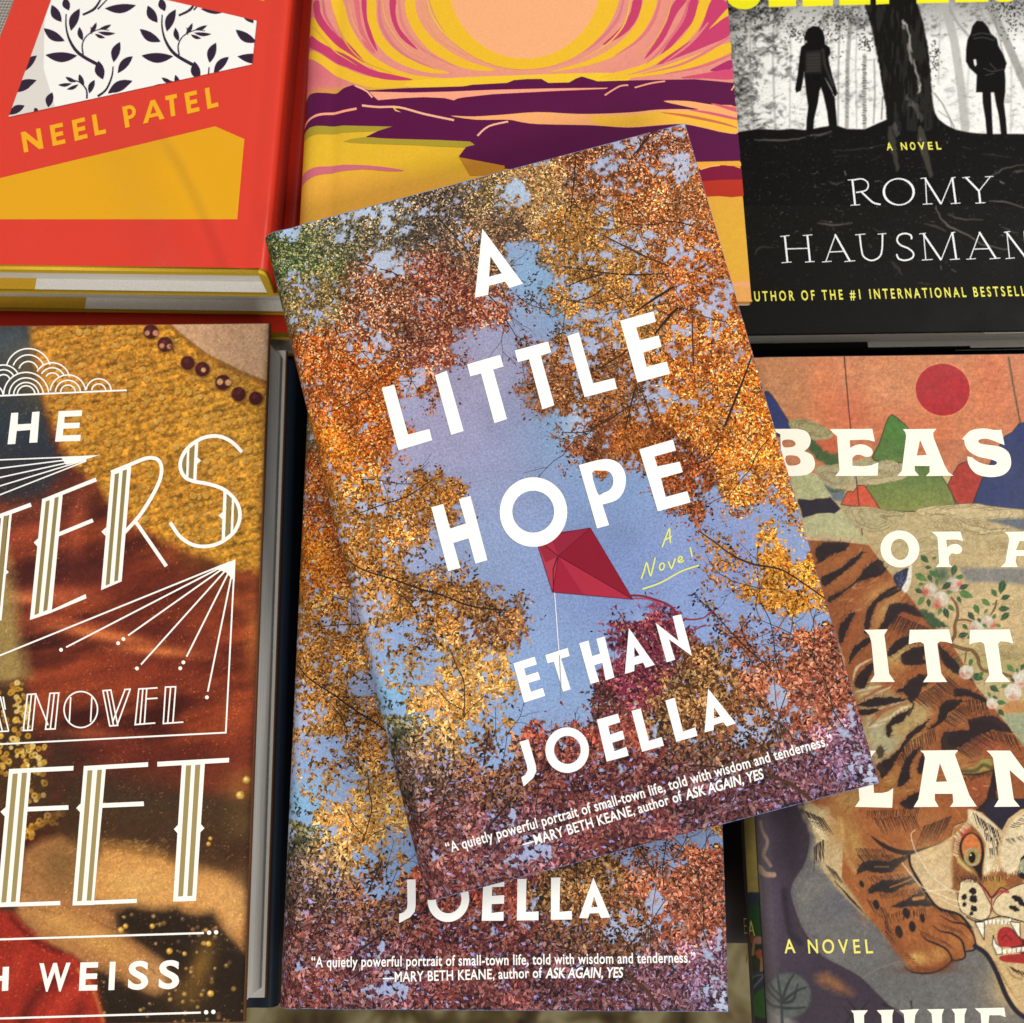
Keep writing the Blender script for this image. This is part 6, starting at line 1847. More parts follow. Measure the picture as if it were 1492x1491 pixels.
    F.fill(tc([(1040, 795), (1150, 752), (1200, 690), (1270, 700), (1262, 775), (1130, 800)]), 'a09448', 6, .9, wob=2)
    F.line(sm(tc([(1050, 785), (1150, 778), (1210, 740), (1270, 765)]), 4, False), 5, '4a4020', 4, .8)
    F.line(sm(tc([(1060, 805), (1170, 805), (1280, 775)]), 4, False), 3.5, '33231a', 2, .9, taper=(.5, 1, .5))
    hatch(tb, (600, 650), (830, 745), (-58, 105), 26)
    hatch(tb, (560, 500), (660, 460), (-90, 60), 12, .8)
    hatch(tb, (60, 270), (250, 170), (-30, 40), 16, 1.0)
    hatch(tb, (330, 250), (230, 340), (30, -28), 12, .9)
    hatch(tc, (722, 272), (965, 132), (112, 96), 24)
    hatch(tc, (930, 425), (1065, 322), (95, 62), 15)
    hatch(tc, (1090, 285), (1230, 300), (20, 95), 12)
    hatch(tc, (640, 605), (865, 490), (16, 92), 18)
    hatch(tc, (1010, 625), (1210, 515), (108, 72), 18)
    hatch(tc, (1240, 500), (1430, 540), (40, 90), 14)
    hatch(tc, (600, 690), (650, 650), (36, 70), 6)
    hatch(tc, (1060, 830), (1270, 790), (14, 22), 18, .8)
    hatch(td, (110, 140), (430, 120), (-10, 60), 30, .8)
    hatch(td, (150, 190), (400, 170), (40, 90), 24, .8)
    hatch(td, (470, 235), (640, 170), (-55, 130), 18, .8)
    hatch(td, (30, 380), (200, 380), (40, 60), 14, .8)
    hatch(td, (40, 420), (260, 420), (50, 60), 18, .8)
    hatch(td, (110, 560), (330, 540), (30, 40), 16, .8)
    hatch(td, (180, 670), (430, 630), (15, 40), 20, .8)
    hatch(td, (215, 800), (470, 760), (10, 60), 20, .8)
    hatch(td, (100, 700), (210, 760), (50, 90), 8, .9)
    hatch(td, (215, 830), (225, 930), (60, 80), 10, .8)
    hatch(te, (330, 0), (470, 60), (70, 110), 12, 1.1)
    hatch(te, (410, 260), (480, 210), (0, 150), 9, 1.1)
    hatch(te, (380, 60), (460, 200), (60, 20), 12, .8, 'e6d6ae')
    hatch(te, (500, 390), (560, 430), (60, 90), 6, 1.0)
    hatch(te, (560, 500), (680, 640), (110, 110), 9, 1.0)
    for i in range(560):
        x, y = td([(rs.uniform(-150, 780), rs.uniform(100, 1160))])[0]
        if sdist(leg, np.array([x]), np.array([y]))[0] > -4:
            continue
        a = 1.0 + rs.normal() * .35
        l = rs.uniform(6, 16)
        F.line([(x, y), (x + l * math.cos(a), y + l * math.sin(a))], rs.uniform(.8, 2.0), ['c07c44', '86451f', 'cf9858', '94522a'][rs.randint(4)], 1.4, rs.uniform(.2, .5), taper=(1, .8, .2))
    # stripes of the foreleg
    for p in ([(40, 540), (50, 490), (110, 455), (240, 460), (330, 430), (372, 425), (300, 490), (240, 530), (150, 530), (80, 520)], [(108, 665), (130, 620), (200, 580), (300, 575), (415, 545), (420, 590), (330, 620), (260, 660), (180, 655)],
              [(255, 750), (300, 730), (370, 690), (430, 660), (440, 640), (480, 690), (510, 740), (420, 745), (330, 750)]):
        S1(td, p, '2d2422')
    for p, w, c in (([(150, 495), (240, 495)], 1.3, 'a0602f'), ([(250, 625), (320, 600), (390, 570)], 2.0, 'a0602f'), ([(400, 700), (460, 690)], 5, 'b07038')):
        F.line(td(p), w, c, 1.2)
    for x, y, rx, ry, r in ((160, 735, 20, 32, -.2), (352, 790, 22, 36, -.3), (390, 875, 22, 36, -.1), (455, 822, 16, 30, -.2), (305, 910, 24, 42, -.2), (68, 605, 14, 24, -.4)):
        F.fill(td(ell(x, y, rx, ry, r, 18)), '2a2020', 1.3)
    F.line(sm(td([(130, 300), (200, 355), (290, 395), (380, 405), (480, 380), (570, 345)]), 5, False), 7, '2c2220', 1.6, 1, taper=(.2, .9, 1, 1, .6, .1))
    for p, w in (([(340, 1130), (390, 1165), (500, 1172), (590, 1140), (650, 1085)], 4.2), ([(440, 915), (480, 960), (540, 985), (600, 1015), (635, 1060), (640, 1095)], 4), ([(520, 870), (570, 905), (640, 920), (700, 960), (722, 1020), (722, 1075), (650, 1095)], 4), ([(570, 805), (640, 845), (720, 860), (770, 910), (792, 960), (790, 1020), (730, 1035)], 4), ([(670, 790), (720, 830), (735, 855)], 3)):
        F.line(sm(td(p), 5, False), w * .75, '2a1e1c', 1.2, 1, taper=(.3, 1, 1, .8))
    F.blob(*td([(480, 1150)])[0], 40, 5, '6a3418', 0, .7)
    F.blob(*td([(620, 1110)])[0], 16, 8, '6a3418', -.5, .6)
    F.blob(*td([(300, 1000)])[0], 10, 26, '7a4020', -.5, .6)
    hatch(td, (440, 900), (620, 980), (40, 46), 14, .7, '5a2c14')
    hatch(td, (560, 850), (700, 900), (34, 40), 12, .7, '5a2c14')
    hatch(td, (330, 1040), (420, 1130), (44, 10), 10, .7, '6a3418')
    hatch(td, (500, 720), (660, 800), (40, 50), 14, .8)
    # ---------------- the head
    face = td([(368, 425), (470, 385), (570, 345), (640, 300), (655, 235), (740, 205), (750, 130), (830, 150), (920, 230), (962, 262), (1000, 190), (1080, 130), (1160, 110), (1160, 1520), (1080, 1440), (1010, 1320), (930, 1150), (870, 1050), (805, 1000), (775, 880), (700, 795), (560, 760), (480, 670), (420, 570)])
    F.fill(td([(820, 120), (900, 60), (1160, 60), (1160, 200), (1000, 300), (940, 270)]), '2a2230', 2)
    F.line(list(sm(face[:5] + face[5:6], 2, False)), 2, '3a2820', 1.2, .7)
    F.fill(face, 'cfac78', 1.4)
    F.blob(*td([(540, 520)])[0], 40, 34, 'd8bd8c', 0, .8)
    F.blob(*td([(1000, 1250)])[0], 30, 40, 'cfae74', 0, .8)
    F.line(sm(td([(370, 425), (380, 490), (430, 580), (490, 680), (560, 758), (690, 800), (760, 880)]), 5, False), 3.6, '241c1c', 1.2)
    F.line(sm(td([(790, 1000), (860, 1050), (920, 1150), (990, 1320), (1060, 1420), (1140, 1470)]), 5, False), 7, '272026', 1.4)
    br = [(640, 470), (650, 380), (660, 260), (740, 205), (820, 260), (850, 330), (850, 470), (840, 560), (960, 500), (1100, 540), (1100, 620), (980, 640), (900, 690), (840, 620), (760, 580), (700, 600), (680, 700), (650, 640)]
    F.fill(td(br), '8f5228', 7, .95, wob=2)
    F.fill(td([(650, 250), (740, 210), (760, 250), (700, 310), (660, 400), (650, 330)]), 'b07038', 5, .9)
    F.fill(td([(660, 380), (690, 440), (760, 510), (800, 545), (740, 520), (680, 470)]), 'd8c070', 4, .9)
    F.fill(td([(690, 300), (720, 250), (765, 235), (740, 280), (705, 340)]), 'b83a2c', 3, .9)
    hatch(td, (655, 300), (745, 200), (30, 30), 14, .9, 'e8d8b0')
    hatch(td, (650, 420), (670, 300), (34, 14), 10, .9, 'e8d8b0')
    # eye
    F.fill(sm(td([(700, 420), (690, 360), (715, 300), (770, 275), (830, 320), (850, 420), (835, 490), (830, 570), (780, 500), (730, 475)]), 3), '241a1a', 1.4)
    F.fill(sm(td([(712, 410), (705, 360), (730, 305), (775, 285), (820, 335), (830, 420), (810, 480), (760, 488), (725, 460)]), 3), 'cf7a38', 1.6)
    F.blob(*td([(755, 330)])[0], 9, 9, 'd8693a', 0, .7)
    F.fill(td(ell(771, 432, 50, 58, .1, 24)), '9aa07c', 1.4)
    F.fill(td(ell(771, 432, 38, 46, .1, 24)), 'b08a3a', 1.4)
    F.fill(td(ell(771, 436, 22, 36, .05, 20)), '15110f', 1.2)
    F.disc(*td([(762, 420)])[0], 1.4, 'e8e4d0', 1)
    # brow plumes
    F.fill(sm(td([(745, 130), (800, 140), (860, 180), (930, 240), (945, 330), (920, 430), (880, 520), (845, 540), (850, 440), (860, 360), (820, 280), (760, 210)]), 3), 'dfc99c', 3)
    F.fill(sm(td([(985, 280), (1020, 210), (1110, 140), (1160, 130), (1160, 420), (1060, 500), (1010, 540), (960, 500), (950, 430), (960, 350)]), 3), 'dfc99c', 3)
    hatch(td, (780, 150), (930, 260), (30, 90), 16, .9)
    hatch(td, (850, 270), (930, 330), (12, 60), 9, .9)
    hatch(td, (880, 380), (930, 370), (6, 55), 6, .9)
    hatch(td, (870, 500), (980, 500), (-8, 40), 8, .8, 'e6d8b0')
    hatch(td, (1010, 240), (1110, 160), (50, 10), 8, .9)
    hatch(td, (990, 320), (1080, 300), (30, 30), 7, .9)
    hatch(td, (690, 600), (850, 570), (-30, -50), 16, .8)
    # second eye at the edge
    F.fill(sm(td([(1075, 470), (1090, 430), (1160, 400), (1160, 580), (1090, 570), (1060, 540)]), 3), '241a1a', 1.4)
    F.fill(td(ell(1108, 490, 38, 48, 0, 20)), '9aa07c', 1.4)
    F.fill(td(ell(1125, 495, 22, 34, 0, 18)), '15110f', 1.2)
    # nose and muzzle
    F.fill(sm(td([(840, 600), (870, 560), (920, 545), (970, 570), (985, 620), (940, 650), (900, 690), (860, 650)]), 3), 'b8843e', 6, .9)
    hatch(td, (850, 560), (960, 550), (6, 40), 10, .8, '3a281c')
    muz = sm(td([(690, 640), (700, 590), (760, 572), (820, 610), (860, 680), (890, 740), (880, 810), (830, 835), (760, 815), (700, 775), (680, 700)]), 4)
    F.fill(muz, 'ddc696', 1.6)
    muz2 = sm(td([(905, 740), (930, 690), (1000, 640), (1100, 600), (1170, 600), (1170, 850), (1050, 830), (960, 810), (910, 780)]), 4)
    F.fill(muz2, 'ddc696', 1.6)
    F.line(muz, 1.3, '3a2420', 1.1)
    F.line(muz2, 1.3, '3a2420', 1.1)
    F.line(sm(td([(832, 612), (870, 660), (895, 690), (940, 655), (1000, 655)]), 4, False), 4, 'b0403c', 1.4)
    F.line(td([(895, 690), (893, 780)]), 2.4, '9a3a36', 1.2)
    F.line(sm(td([(825, 605), (862, 645), (898, 690), (950, 630), (990, 640)]), 4, False), 1.6, '2a1a18', 1)
    for x, y, rx, ry in ((775, 650, 22, 24), (720, 690, 18, 20), (780, 700, 26, 24), (722, 735, 14, 16), (782, 760, 22, 20), (765, 795, 12, 14), (1060, 700, 40, 18), (1040, 760, 36, 16), (1090, 730, 30, 14)):
        F.fill(td(ell(x, y, rx, ry, .4, 14)), '1d1817', 1.4, 1, wob=2, ws=3)
    # mouth
    F.fill(sm(td([(845, 835), (960, 815), (1060, 840), (1170, 870), (1170, 1120), (1000, 1110), (945, 1080), (920, 1000), (900, 930), (860, 860)]), 3), 'cfae78', 2)
    F.fill(sm(td([(935, 930), (960, 885), (1020, 885), (1080, 950), (1170, 980), (1170, 1090), (1000, 1000), (950, 1000)]), 3), '5a1c1c', 2)
    F.fill(sm(td([(930, 950), (945, 895), (1000, 880), (1050, 930), (1090, 985), (1020, 1005), (950, 1000)]), 3), 'b02a26', 2)
    F.line(sm(td([(960, 960), (985, 930), (1020, 960)]), 3, False), 2, '7c1c1c', 1.5)
    F.fill(sm(td([(945, 1070), (1000, 1055), (1170, 1050), (1170, 1110), (1020, 1105), (960, 1095)]), 3), 'a82a26', 1.6)
    tooth = 'f2ead0'
    for i in range(7):
        x = 850 + i * 25
        F.fill(td([(x, 832 - i), (x + 24, 830 - i), (x + 22, 858), (x + 3, 860)]), tooth, 1.2)
        F.line(td([(x + 24, 830), (x + 23, 860)]), .8, '4a3428', .9)
    for p in ([(790, 850), (850, 845), (848, 960), (830, 930)], [(1010, 845), (1075, 850), (1078, 950), (1060, 930)], [(905, 930), (925, 985), (960, 1010), (965, 1050), (930, 1055), (900, 990)]):
        F.fill(td(p), tooth, 1.2)
        F.line(td(p + p[:1]), 1.3, '2a1c1a', 1)
    for i in range(6):
        x = 965 + i * 30
        F.fill(td([(x, 1022 - i * 4), (x + 28, 1018 - i * 4), (x + 27, 1045 - i * 3), (x + 2, 1048 - i * 3)]), tooth, 1.2)
        F.line(td([(x + 29, 1018 - i * 4), (x + 28, 1046 - i * 3)]), .8, '4a3428', .9)
    F.line(sm(td([(735, 815), (790, 840), (850, 835), (960, 810), (1060, 835), (1160, 860)]), 4, False), 1.8, '2a1c1a', 1.1)
    hatch(td, (1010, 1130), (1100, 1170), (30, 40), 8, 1.2, '2a1e1a')
    F.line(sm(td([(995, 1140), (1030, 1190), (1090, 1215)]), 4, False), 2, '9a7a48', 2)
    hatch(td, (690, 480), (660, 640), (-30, 30), 12, .7, '6a4020')
    hatch(td, (840, 600), (700, 590), (6, -34), 14, .7, '4a2a18')
    hatch(td, (860, 480), (930, 480), (8, 46), 8, .7, 'f0e2bc')
    hatch(td, (1000, 520), (1090, 500), (-6, 44), 9, .7, 'f0e2bc')
    hatch(td, (450, 470), (640, 420), (24, 40), 12, .6, 'b8925c')
    hatch(td, (900, 1080), (1020, 1300), (34, 40), 16, .7, 'a87e48')
    # whiskers
    for p in ([(405, 262), (382, 290), (395, 350), (420, 410), (520, 560), (660, 660)], [(325, 470), (380, 540), (450, 620), (560, 670), (690, 720)], [(470, 650), (600, 640), (690, 655)], [(560, 690), (650, 740), (740, 765)]):
        F.line(sm(td(p), 6, False), 1.3, 'eee0bc', 1.0, .85)
    # ---------------- peach bough
    for p, w in (([(985, 530), (1020, 580), (1030, 650), (1010, 720), (1010, 790), (985, 850), (1060, 885), (1130, 900), (1170, 950), (1180, 1000), (1215, 1040), (1300, 1050), (1400, 1080)], 22), ([(1015, 690), (1080, 685), (1130, 700)], 12), ([(1260, 650), (1290, 600), (1300, 550)], 12), ([(1090, 900), (1080, 980)], 10), ([(880, 330), (900, 400)], 8)):
        F.line(sm(tb(p), 5, False), w * .22, '5a3c22', 1.3, 1, taper=(.6, 1, 1, .8))
        F.line(sm(tb(p), 5, False), w * .09, '94683c', 1.2, .8)
    for x, y, r in ((840, 475, 50), (915, 540, 55), (1000, 440, 55), (1235, 700, 46), (1165, 735, 50), (1090, 1050, 50), (1470, 1090, 60)):
        cx, cy = tb([(x, y)])[0]
        F.disc(cx, cy, r * .215, 'cbbca0', 1.4)
        F.blob(cx + 2, cy - 3, r * .09, r * .08, 'e2d8c4', 0, .7)
        F.blob(cx - r * .12, cy + r * .08, r * .10, r * .10, 'c26a58', .4, .65)
        F.line(ell(cx, cy, r * .215, r * .215, 0, 20), .8, '8a6a50', 1, .6)
    for x, y, r in ((800, 490, 26), (890, 590, 26), (1045, 440, 26), (1280, 725, 22)):
        F.blob(*tb([(x, y)])[0], r * .2, r * .18, 'c8483c', .4, .8)
    for x, y, r in ((1415, 235, 60), (1270, 310, 40), (1470, 150, 50), (1100, 80, 36)):
        cx, cy = tc([(x, y)])[0]
        F.disc(cx, cy, r * .209, 'd8ccb6', 1.4)
        F.blob(cx, cy + r * .12, r * .1, r * .07, 'cc6a50', 0, .7)
    F.fill(tc([(1300, 370), (1400, 290), (1520, 300), (1520, 380), (1400, 378), (1340, 385)]), 'c08448', 4, .9)
    F.fill(tc([(1330, 385), (1520, 378), (1520, 620), (1480, 600)]), '98a07c', 4, .9)
    lv = [(770, 235, 830, 290), (850, 260, 885, 250), (800, 320, 850, 320), (730, 365, 820, 415), (825, 365, 850, 425), (755, 440, 800, 435), (730, 470, 790, 500), (800, 525, 745, 585), (825, 535, 830, 600), (880, 400, 890, 450), (985, 425, 915, 475), (945, 495, 1000, 490), (1015, 300, 990, 385), (1075, 380, 1010, 395), (1040, 470, 1110, 440),
          (1035, 490, 1140, 530), (1025, 520, 1055, 570), (960, 580, 1010, 625), (935, 600, 965, 680), (915, 600, 895, 655), (1350, 405, 1325, 510), (1265, 470, 1305, 530), (1330, 540, 1400, 515), (1195, 540, 1260, 590), (1310, 610, 1395, 605), (1145, 575, 1180, 650), (1100, 630, 1150, 690), (1240, 610, 1210, 645), (1390, 635, 1325, 690), (1270, 680, 1300, 640), (1170, 670, 1190, 710),
          (1290, 715, 1335, 735), (1060, 715, 1105, 755), (1200, 715, 1240, 740), (1030, 800, 1110, 780), (1270, 585, 1285, 570), (1020, 950, 1045, 985), (1130, 955, 1110, 1010), (1140, 1060, 1210, 1100), (1370, 1000, 1430, 1050), (1490, 990, 1470, 1040), (1440, 1020, 1450, 1060), (1395, 1090, 1430, 1120), (880, 330, 870, 400), (1100, 820, 1110, 790), (830, 340, 880, 385)]
    lv2 = [(1130, 120, 1200, 150), (1210, 90, 1170, 130), (1250, 190, 1320, 230), (1240, 230, 1260, 270), (1270, 260, 1310, 280), (1300, 300, 1370, 310), (1310, 350, 1355, 400), (1330, 200, 1380, 180), (1280, 200, 1300, 180)]
    for fn, L in ((tb, lv), (tc, lv2)):
        for i, (x0, y0, x1, y1) in enumerate(L):
            a, c = np.array(fn([(x0, y0), (x1, y1)]))
            d = c - a
            n = np.array([-d[1], d[0]])
            q = [a, a + d * .3 + n * .24, a + d * .6 + n * .22, c, a + d * .6 - n * .22, a + d * .3 - n * .24]
            F.fill(q, ['33532f', '456a36', '2c4830', '557a40'][i % 4], 1.2)
            F.line([a, c], .7, '8aa060', .9, .6)
    F.fill(tb([(760, 620), (820, 620), (900, 680), (970, 735), (860, 745), (800, 680)]), '2f4e30', 4, .9, wob=4, ws=4)
    F.blob(*tb([(920, 370)])[0], 11, 12, '3e5a40', 0, .9)
    # crane wing behind the O
    F.fill(sm(tb([(580, 380), (640, 340), (690, 325), (690, 420), (640, 470), (600, 440)]), 2), '2c3048', 1.5)
    F.fill(sm(tb([(690, 320), (710, 310), (705, 420), (670, 495), (640, 470), (670, 410)]), 3), 'e0d8c4', 1.4)
    for i in range(24):
        F.disc(*tb([(rs.uniform(595, 670), rs.uniform(350, 445))])[0], 1.1, '5c6484', 1, .8)
    F.tone(Y > 640, .93, .95)
    F.noise(2.2, .12, 91, 2)
    F.noise(5, .07, 95, 3)
    F.noise(11, .05, 93, 3)
    # the print greys where the jacket turns over the spine
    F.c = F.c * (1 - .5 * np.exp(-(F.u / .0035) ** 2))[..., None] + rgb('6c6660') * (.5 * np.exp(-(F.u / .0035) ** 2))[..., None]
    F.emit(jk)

    # ---------------- spine picture, on the book's upright side
    sp = Book(b.O - b.N * b.t - b.U * 0.00012, b.N, b.V, b.t, b.h, 0.0, r=1e-5)
    G = Field(sp, 'c2ac5c', 0.0030, b.t - 0.0022, 0.0, b.h * 0.62, 0.00028)
    tf = lambda p: zz(p, 1050, 1180, .20862)
    G.noise(8, .08, 3)
    G.fill(tf([(100, 640), (150, 610), (200, 575), (330, 578), (330, 1700), (100, 1700)]), '37434e', 2)
    G.fill(sm(tf([(120, 800), (170, 700), (230, 670), (330, 690), (330, 900), (200, 930), (130, 900)]), 3), '2c5a2c', 6)
    G.fill(tf([(120, 900), (330, 900), (330, 1130), (130, 1130)]), '24382c', 8)
    G.fill(sm(tf([(165, 900), (195, 875), (240, 885), (260, 930), (215, 930)]), 3), '9c4632', 2)
    G.fill(sm(tf([(225, 915), (250, 885), (290, 890), (300, 925), (260, 940)]), 3), 'b98670', 2)
    G.line(tf([(232, 930), (225, 1010)]), 4, 'b08458', 1.5)
    G.fill(sm(tf([(240, 1000), (270, 975), (310, 990), (312, 1040), (270, 1045)]), 3), 'b85a3a', 2)
    G.line(tf([(290, 1040), (285, 1120)]), 5, 'b9875c', 1.5)
    G.fill(sm(tf([(180, 1240), (230, 1170), (330, 1145), (330, 1260), (220, 1290)]), 3), '2b3848', 2)
    G.line(sm(tf([(190, 1220), (235, 1165), (320, 1148)]), 4, False), 1.5, '7a8890', 1.2)
    G.fill(sm(tf([(215, 1340), (260, 1270), (330, 1250), (330, 1450), (230, 1440)]), 3), '2c6630', 3)
    G.fill(tf([(240, 1445), (330, 1465), (330, 1600), (220, 1600)]), '23263a', 3)
    G.fill(tf([(150, 1215), (175, 1250), (215, 1330), (235, 1491), (240, 1600), (140, 1600)]), 'a82a20', 2)
    for x, y, a, c in ((192, 1370, 14, 30), (188, 1460, 20, 34), (165, 1400, 8, 20)):
        G.fill(tf(ell(x, y, a, c, .2, 16)), 'ece4d4', 1.4)
    for i in range(10):
        G.line(tf([(230 + i * 9, 1250 - i * 10), (236 + i * 9, 1225 - i * 10)]), .9, 'a8b0b0', 1, .8)
    GA, LA = Acc(), Acc()
    G.emit(GA, 0.0)
    for i, p in enumerate(([(160, 760), (165, 865)], [(158, 762), (180, 762)], [(163, 812), (178, 812)], [(165, 864), (184, 860)], [(212, 776), (197, 880)], [(212, 776), (238, 882)], [(200, 845), (230, 845)], [(168, 965), (178, 1072)], [(190, 965), (195, 1072)], [(178, 1070), (190, 970)])):
        sp.stroke(LA, tf(p), 1.9, 'e4d668', off=0.00006 + i * 2.5e-6)

    def stand(acc):     # spine frame (up, along, out) -> the book's own frame
        acc.v = [np.stack([-0.00012 - v[:, 2], v[:, 1], v[:, 0]], 1) for v in acc.v]
    stand(GA)
    stand(LA)

    # ---------------- lettering
    W = 'f6efdc'
    ttls, aut, nov = [Acc() for _ in range(4)], Acc(), Acc()
    ttl = ttls[0]
    o = 0.00008
    P = lambda acc, fn, pts, hh=(), c=W: b.poly(acc, fn(pts), c, holes=[fn(x) for x in hh], off=o)
    R = lambda p, n=3: sm(p, n).tolist()
    P(ttl, ta, [(80, 401), (235, 400)] + smooth([(235, 400), (285, 415), (308, 455), (300, 498), (272, 524)], 4, False)[1:].tolist() + smooth([(272, 524), (315, 545), (333, 590), (322, 630), (285, 655), (225, 662)], 4, False)[1:].tolist() + [(120, 663), (150, 640), (140, 430)],
      [R([(152, 466), (198, 460), (224, 478), (214, 498), (160, 502)]), R([(170, 552), (228, 550), (252, 574), (240, 598), (182, 602)])])
    P(ttl, ta, [(415, 402), (650, 400), (665, 472), (632, 463), (600, 460), (525, 463), (528, 506)] + smooth([(528, 506), (560, 490), (600, 487), (640, 505), (653, 530), (640, 552), (612, 555), (585, 544), (558, 546), (540, 562)], 3, False)[1:].tolist() + [(540, 605), (600, 608), (645, 602), (684, 585), (680, 660), (445, 662), (468, 632), (455, 440), (432, 422)])
    P(ttl, ta, [(820, 402), (1005, 400), (988, 422), (990, 448), (1050, 600), (1072, 640), (1100, 660), (948, 662), (968, 640), (968, 606), (885, 606), (886, 632), (910, 660), (788, 662), (814, 632), (838, 440), (834, 420)], [[(915, 462), (952, 545), (897, 548)]])
    P(ttl, ta, R([(1160, 462), (1172, 430), (1208, 405), (1270, 398), (1320, 406), (1350, 412)], 3)[:-3] + [(1365, 402), (1384, 490), (1345, 476)] + smooth([(1345, 476), (1300, 458), (1262, 455), (1238, 465), (1250, 482), (1300, 490), (1360, 500), (1405, 530), (1420, 578), (1412, 622), (1375, 656), (1310, 668), (1240, 656), (1200, 625), (1180, 585), (1178, 552)], 3, False)[1:].tolist()
      + smooth([(1205, 560), (1240, 585), (1290, 600), (1332, 600), (1340, 584), (1310, 570), (1240, 555), (1188, 526), (1164, 490)], 3, False).tolist())
    ttl = ttls[1]
    P(ttl, tb, ell(627, 192, 136, 129, .15, 44), [ell(626, 195, 62, 74, -.15, 36)])
    P(ttl, tb, [(845, 72), (1048, 70), (1067, 136), (1020, 126), (950, 128), (955, 182)] + smooth([(955, 182), (985, 162), (1028, 158), (1060, 186), (1052, 216), (1020, 228), (988, 222), (966, 250)], 3, False)[1:].tolist() + [(970, 295), (992, 318), (876, 318), (900, 290), (888, 110), (868, 88)])
    P(ttl, tb, [(1355, 73), (1520, 70), (1520, 140), (1462, 136), (1434, 200), (1520, 200), (1520, 240), (1440, 240), (1432, 278), (1447, 318), (1328, 318), (1360, 288), (1388, 130), (1380, 98)])
    ttl = ttls[2]
    P(ttl, tb, [(378, 755), (542, 752), (518, 790), (525, 840), (552, 1060), (592, 1118), (418, 1119), (450, 1070), (428, 840), (412, 790)])
    P(ttl, tb, [(695, 755), (967, 752), (992, 852), (950, 840), (905, 836), (887, 852), (915, 1060), (957, 1118), (788, 1120), (820, 1072), (793, 852), (770, 840), (730, 844), (688, 857)])
    P(ttl, tb, [(1115, 755), (1390, 752), (1417, 852), (1375, 839), (1325, 835), (1310, 852), (1340, 1060), (1397, 1118), (1218, 1120), (1250, 1070), (1213, 852), (1190, 840), (1150, 844), (1110, 857)])
    ttl = ttls[3]
    P(ttl, tc, [(270, 640), (460, 640), (430, 680), (446, 935), (505, 935), (548, 924), (580, 900), (573, 1038), (313, 1032), (346, 985), (320, 690)])
    P(ttl, tc, [(768, 640), (1032, 637), (1010, 668), (1022, 702), (1110, 950), (1162, 1030), (976, 1032), (998, 1000), (994, 941), (870, 941), (870, 985), (897, 1032), (722, 1033), (756, 978), (802, 690), (792, 660)], [[(905, 728), (955, 855), (878, 858)]])
    P(ttl, tc, [(1230, 640), (1395, 640), (1480, 755), (1520, 800), (1520, 890), (1390, 775), (1420, 980), (1462, 1030), (1283, 1032), (1315, 980), (1275, 690), (1256, 664)])
    for p in ([(-2, 1410), (107, 1408), (82, 1440), (82, 1530), (25, 1530), (16, 1430)], [(163, 1408), (272, 1405), (262, 1440), (262, 1530), (200, 1530), (192, 1440)], [(308, 1408), (432, 1400), (408, 1440), (400, 1530), (345, 1530), (335, 1430)], [(483, 1402), (592, 1400), (578, 1440), (578, 1530), (520, 1530), (513, 1430)],
              [(640, 1400), (737, 1397), (722, 1440), (722, 1530), (662, 1530), (660, 1430)], [(788, 1396), (975, 1392), (984, 1452), (950, 1440), (880, 1440), (872, 1530), (832, 1530), (825, 1430)]):
        P(aut, td, p)
    for ch, x0, x1 in (('A', 208, 286), ('N', 374, 442), ('O', 474, 556), ('V', 585, 656), ('E', 692, 738), ('L', 776, 826)):
        p, q = te([(x0, 1003), (x1, 1001)])
        b.text(nov, ch, p, q, 19.0, 'e6dd6c', bold=.012, off=o)
    return jk, {'title_word': ttls, 'author_lettering': aut, 'novel_lettering': nov, 'spine_picture': GA, 'spine_lettering': LA}


_jk, _lt = art_tiger(B_TIG)
TIG = make_book('hardback_book', B_TIG, 'hardback with a snarling painted tiger under an orange sky and red sun', None, _jk, _lt, '3a3238', M_PRINT)
for ch in TIG.children[0].children:
    if ch.name.startswith('spine_picture'):
        ch.data.materials[0] = M_PRINT
_b2 = Book(B_TIG.O - B_TIG.N * 0.0273 + B_TIG.U * 0.013, B_TIG.U, B_TIG.V, 0.155, 0.234, 0.026, r=0.005)
_jk = Acc()
jacket(_b2, _jk, '241f1e')
make_book('hardback_book', _b2, 'dark brown hardback in the shadow under the tiger book', 'plain lower books', _jk, {}, '2a2422', M_PRINT)
# ================================================================ what the books lie on
def noise_mat(name, cols, scale, rough, detail=6.0, stretch=(1, 1, 1), bump=0.2):
    m = bpy.data.materials.new(name)
    m.use_nodes = True
    nt = m.node_tree
    p = nt.nodes['Principled BSDF']
    tc = nt.nodes.new('ShaderNodeTexCoord')
    mp = nt.nodes.new('ShaderNodeMapping')
    mp.inputs['Scale'].default_value = stretch
    nt.links.new(tc.outputs['Object'], mp.inputs['Vector'])
    no = nt.nodes.new('ShaderNodeTexNoise')
    no.inputs['Scale'].default_value = scale
    no.inputs['Detail'].default_value = detail
    no.inputs['Distortion'].default_value = 0.6
    nt.links.new(mp.outputs['Vector'], no.inputs['Vector'])
    r = nt.nodes.new('ShaderNodeValToRGB')
    el = r.color_ramp.elements
    while len(el) < len(cols):
        el.new(0.5)
    for i, (pos, c) in enumerate(cols):
        el[i].position = pos
        el[i].color = (*srgb(c), 1)
    nt.links.new(no.outputs['Fac'], r.inputs['Fac'])
    nt.links.new(r.outputs['Color'], p.inputs['Base Color'])
    p.inputs['Roughness'].default_value = rough
    p.inputs['Specular IOR Level'].default_value = 0.25
    bp = nt.nodes.new('ShaderNodeBump')
    bp.inputs['Strength'].default_value = bump
    bp.inputs['Distance'].default_value = 0.002
    nt.links.new(no.outputs['Fac'], bp.inputs['Height'])
    nt.links.new(bp.outputs['Normal'], p.inputs['Normal'])
    return m


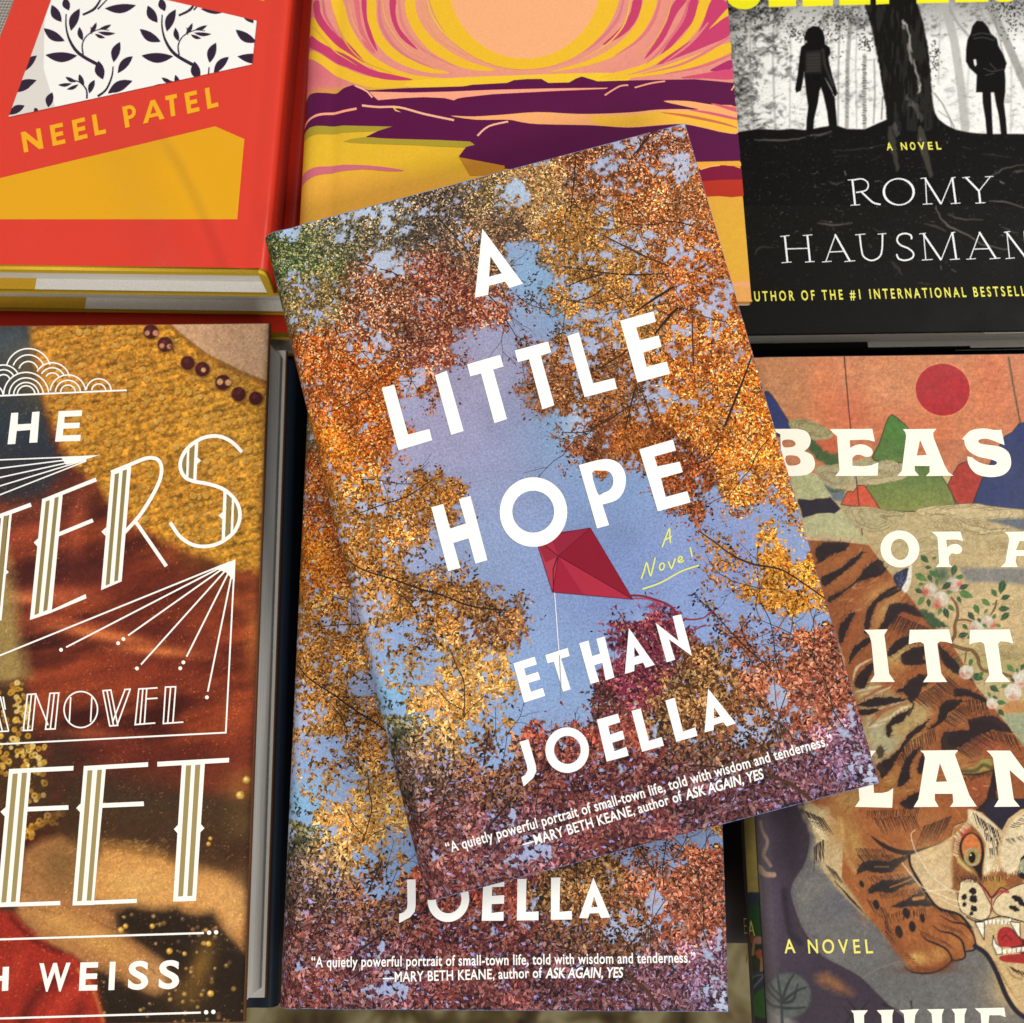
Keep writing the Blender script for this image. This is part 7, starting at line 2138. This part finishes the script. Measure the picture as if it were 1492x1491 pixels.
M_WOOD = noise_mat('dark_stained_wood', [(0.3, '140d0a'), (0.6, '2a1c14'), (0.8, '33241a')], 9.0, 0.5, 6.0, (14, 1.2, 14))
M_CARPET = noise_mat('mottled_floor', [(0.30, '2c1810'), (0.42, '6a5a34'), (0.52, 'a89a72'), (0.60, '8f8058'), (0.70, '4a2418')], 14.0, 0.8, 5.0)


def box_mesh(name, x0, x1, y0, y1, z0, z1, bev=0.002):
    """a slab with eased edges"""
    import bmesh
    bm = bmesh.new()
    bmesh.ops.create_cube(bm, size=1.0)
    for v in bm.verts:
        v.co = ((x0 + x1) / 2 + v.co.x * (x1 - x0), (y0 + y1) / 2 + v.co.y * (y1 - y0), (z0 + z1) / 2 + v.co.z * (z1 - z0))
    bmesh.ops.bevel(bm, geom=bm.edges[:], offset=bev, segments=2, affect='EDGES')
    me = bpy.data.meshes.new(name)
    bm.to_mesh(me)
    bm.free()
    return me


TABLE_Z = -0.03
_fe = CAM + ray([(1070, 1376)])[0] * ((TABLE_Z - CAM_Z) / ray([(1070, 1376)])[0][2])
t = bpy.data.objects.new('display_table', None)
COL.objects.link(t)
t.location = (0, _fe[1], TABLE_Z)
t['label'] = 'dark stained wooden display table under all the books'
t['category'] = 'table'
link('tabletop', box_mesh('tabletop', -0.75, 0.75, 0.0, 0.95, -0.03, 0.0), M_WOOD, t)
link('apron', box_mesh('apron', -0.70, 0.70, 0.05, 0.90, -0.11, -0.0305), M_WOOD, t)
for sx in (-1, 1):
    for y in (0.07, 0.86):
        link('leg', box_mesh('leg', sx * 0.66 - 0.03, sx * 0.66 + 0.03, y - 0.03, y + 0.03, -0.70, -0.1105), M_WOOD, t)
# the sloping board that carries the upper row
_N, _V, _U = B_SUN.N, B_SUN.V, B_SUN.U
r = bpy.data.objects.new('display_board', box_mesh('display_board', -0.34, 0.56, -0.030, 0.30, -0.014, 0.0, 0.0015))
COL.objects.link(r)
r.data.materials.append(M_WOOD)
_low = min(((b.O - b.N * k - B_SUN.O) @ _N) for b, k in ((B_RED, 0.0593), (B_SUN, 0.0443), (B_BLK, 0.0304)))
_o = B_SUN.O + _N * (_low - 0.0006) + _V * 0.03
m = Matrix.Identity(4)
for i in range(3):
    m[i][0], m[i][1], m[i][2], m[i][3] = _U[i], _V[i], _N[i], _o[i]
r.matrix_world = m
r['label'] = 'dark sloping board beneath the upper row of books'
r['category'] = 'display board'
# what shows below the table's edge
f = bpy.data.objects.new('floor', box_mesh('floor', -2.5, 2.5, -2.2, 2.5, -0.80, -0.73))
COL.objects.link(f)
f.data.materials.append(M_CARPET)
f['kind'] = 'structure'
bpy.context.view_layer.update()
print('low', _low, 'board', _o)
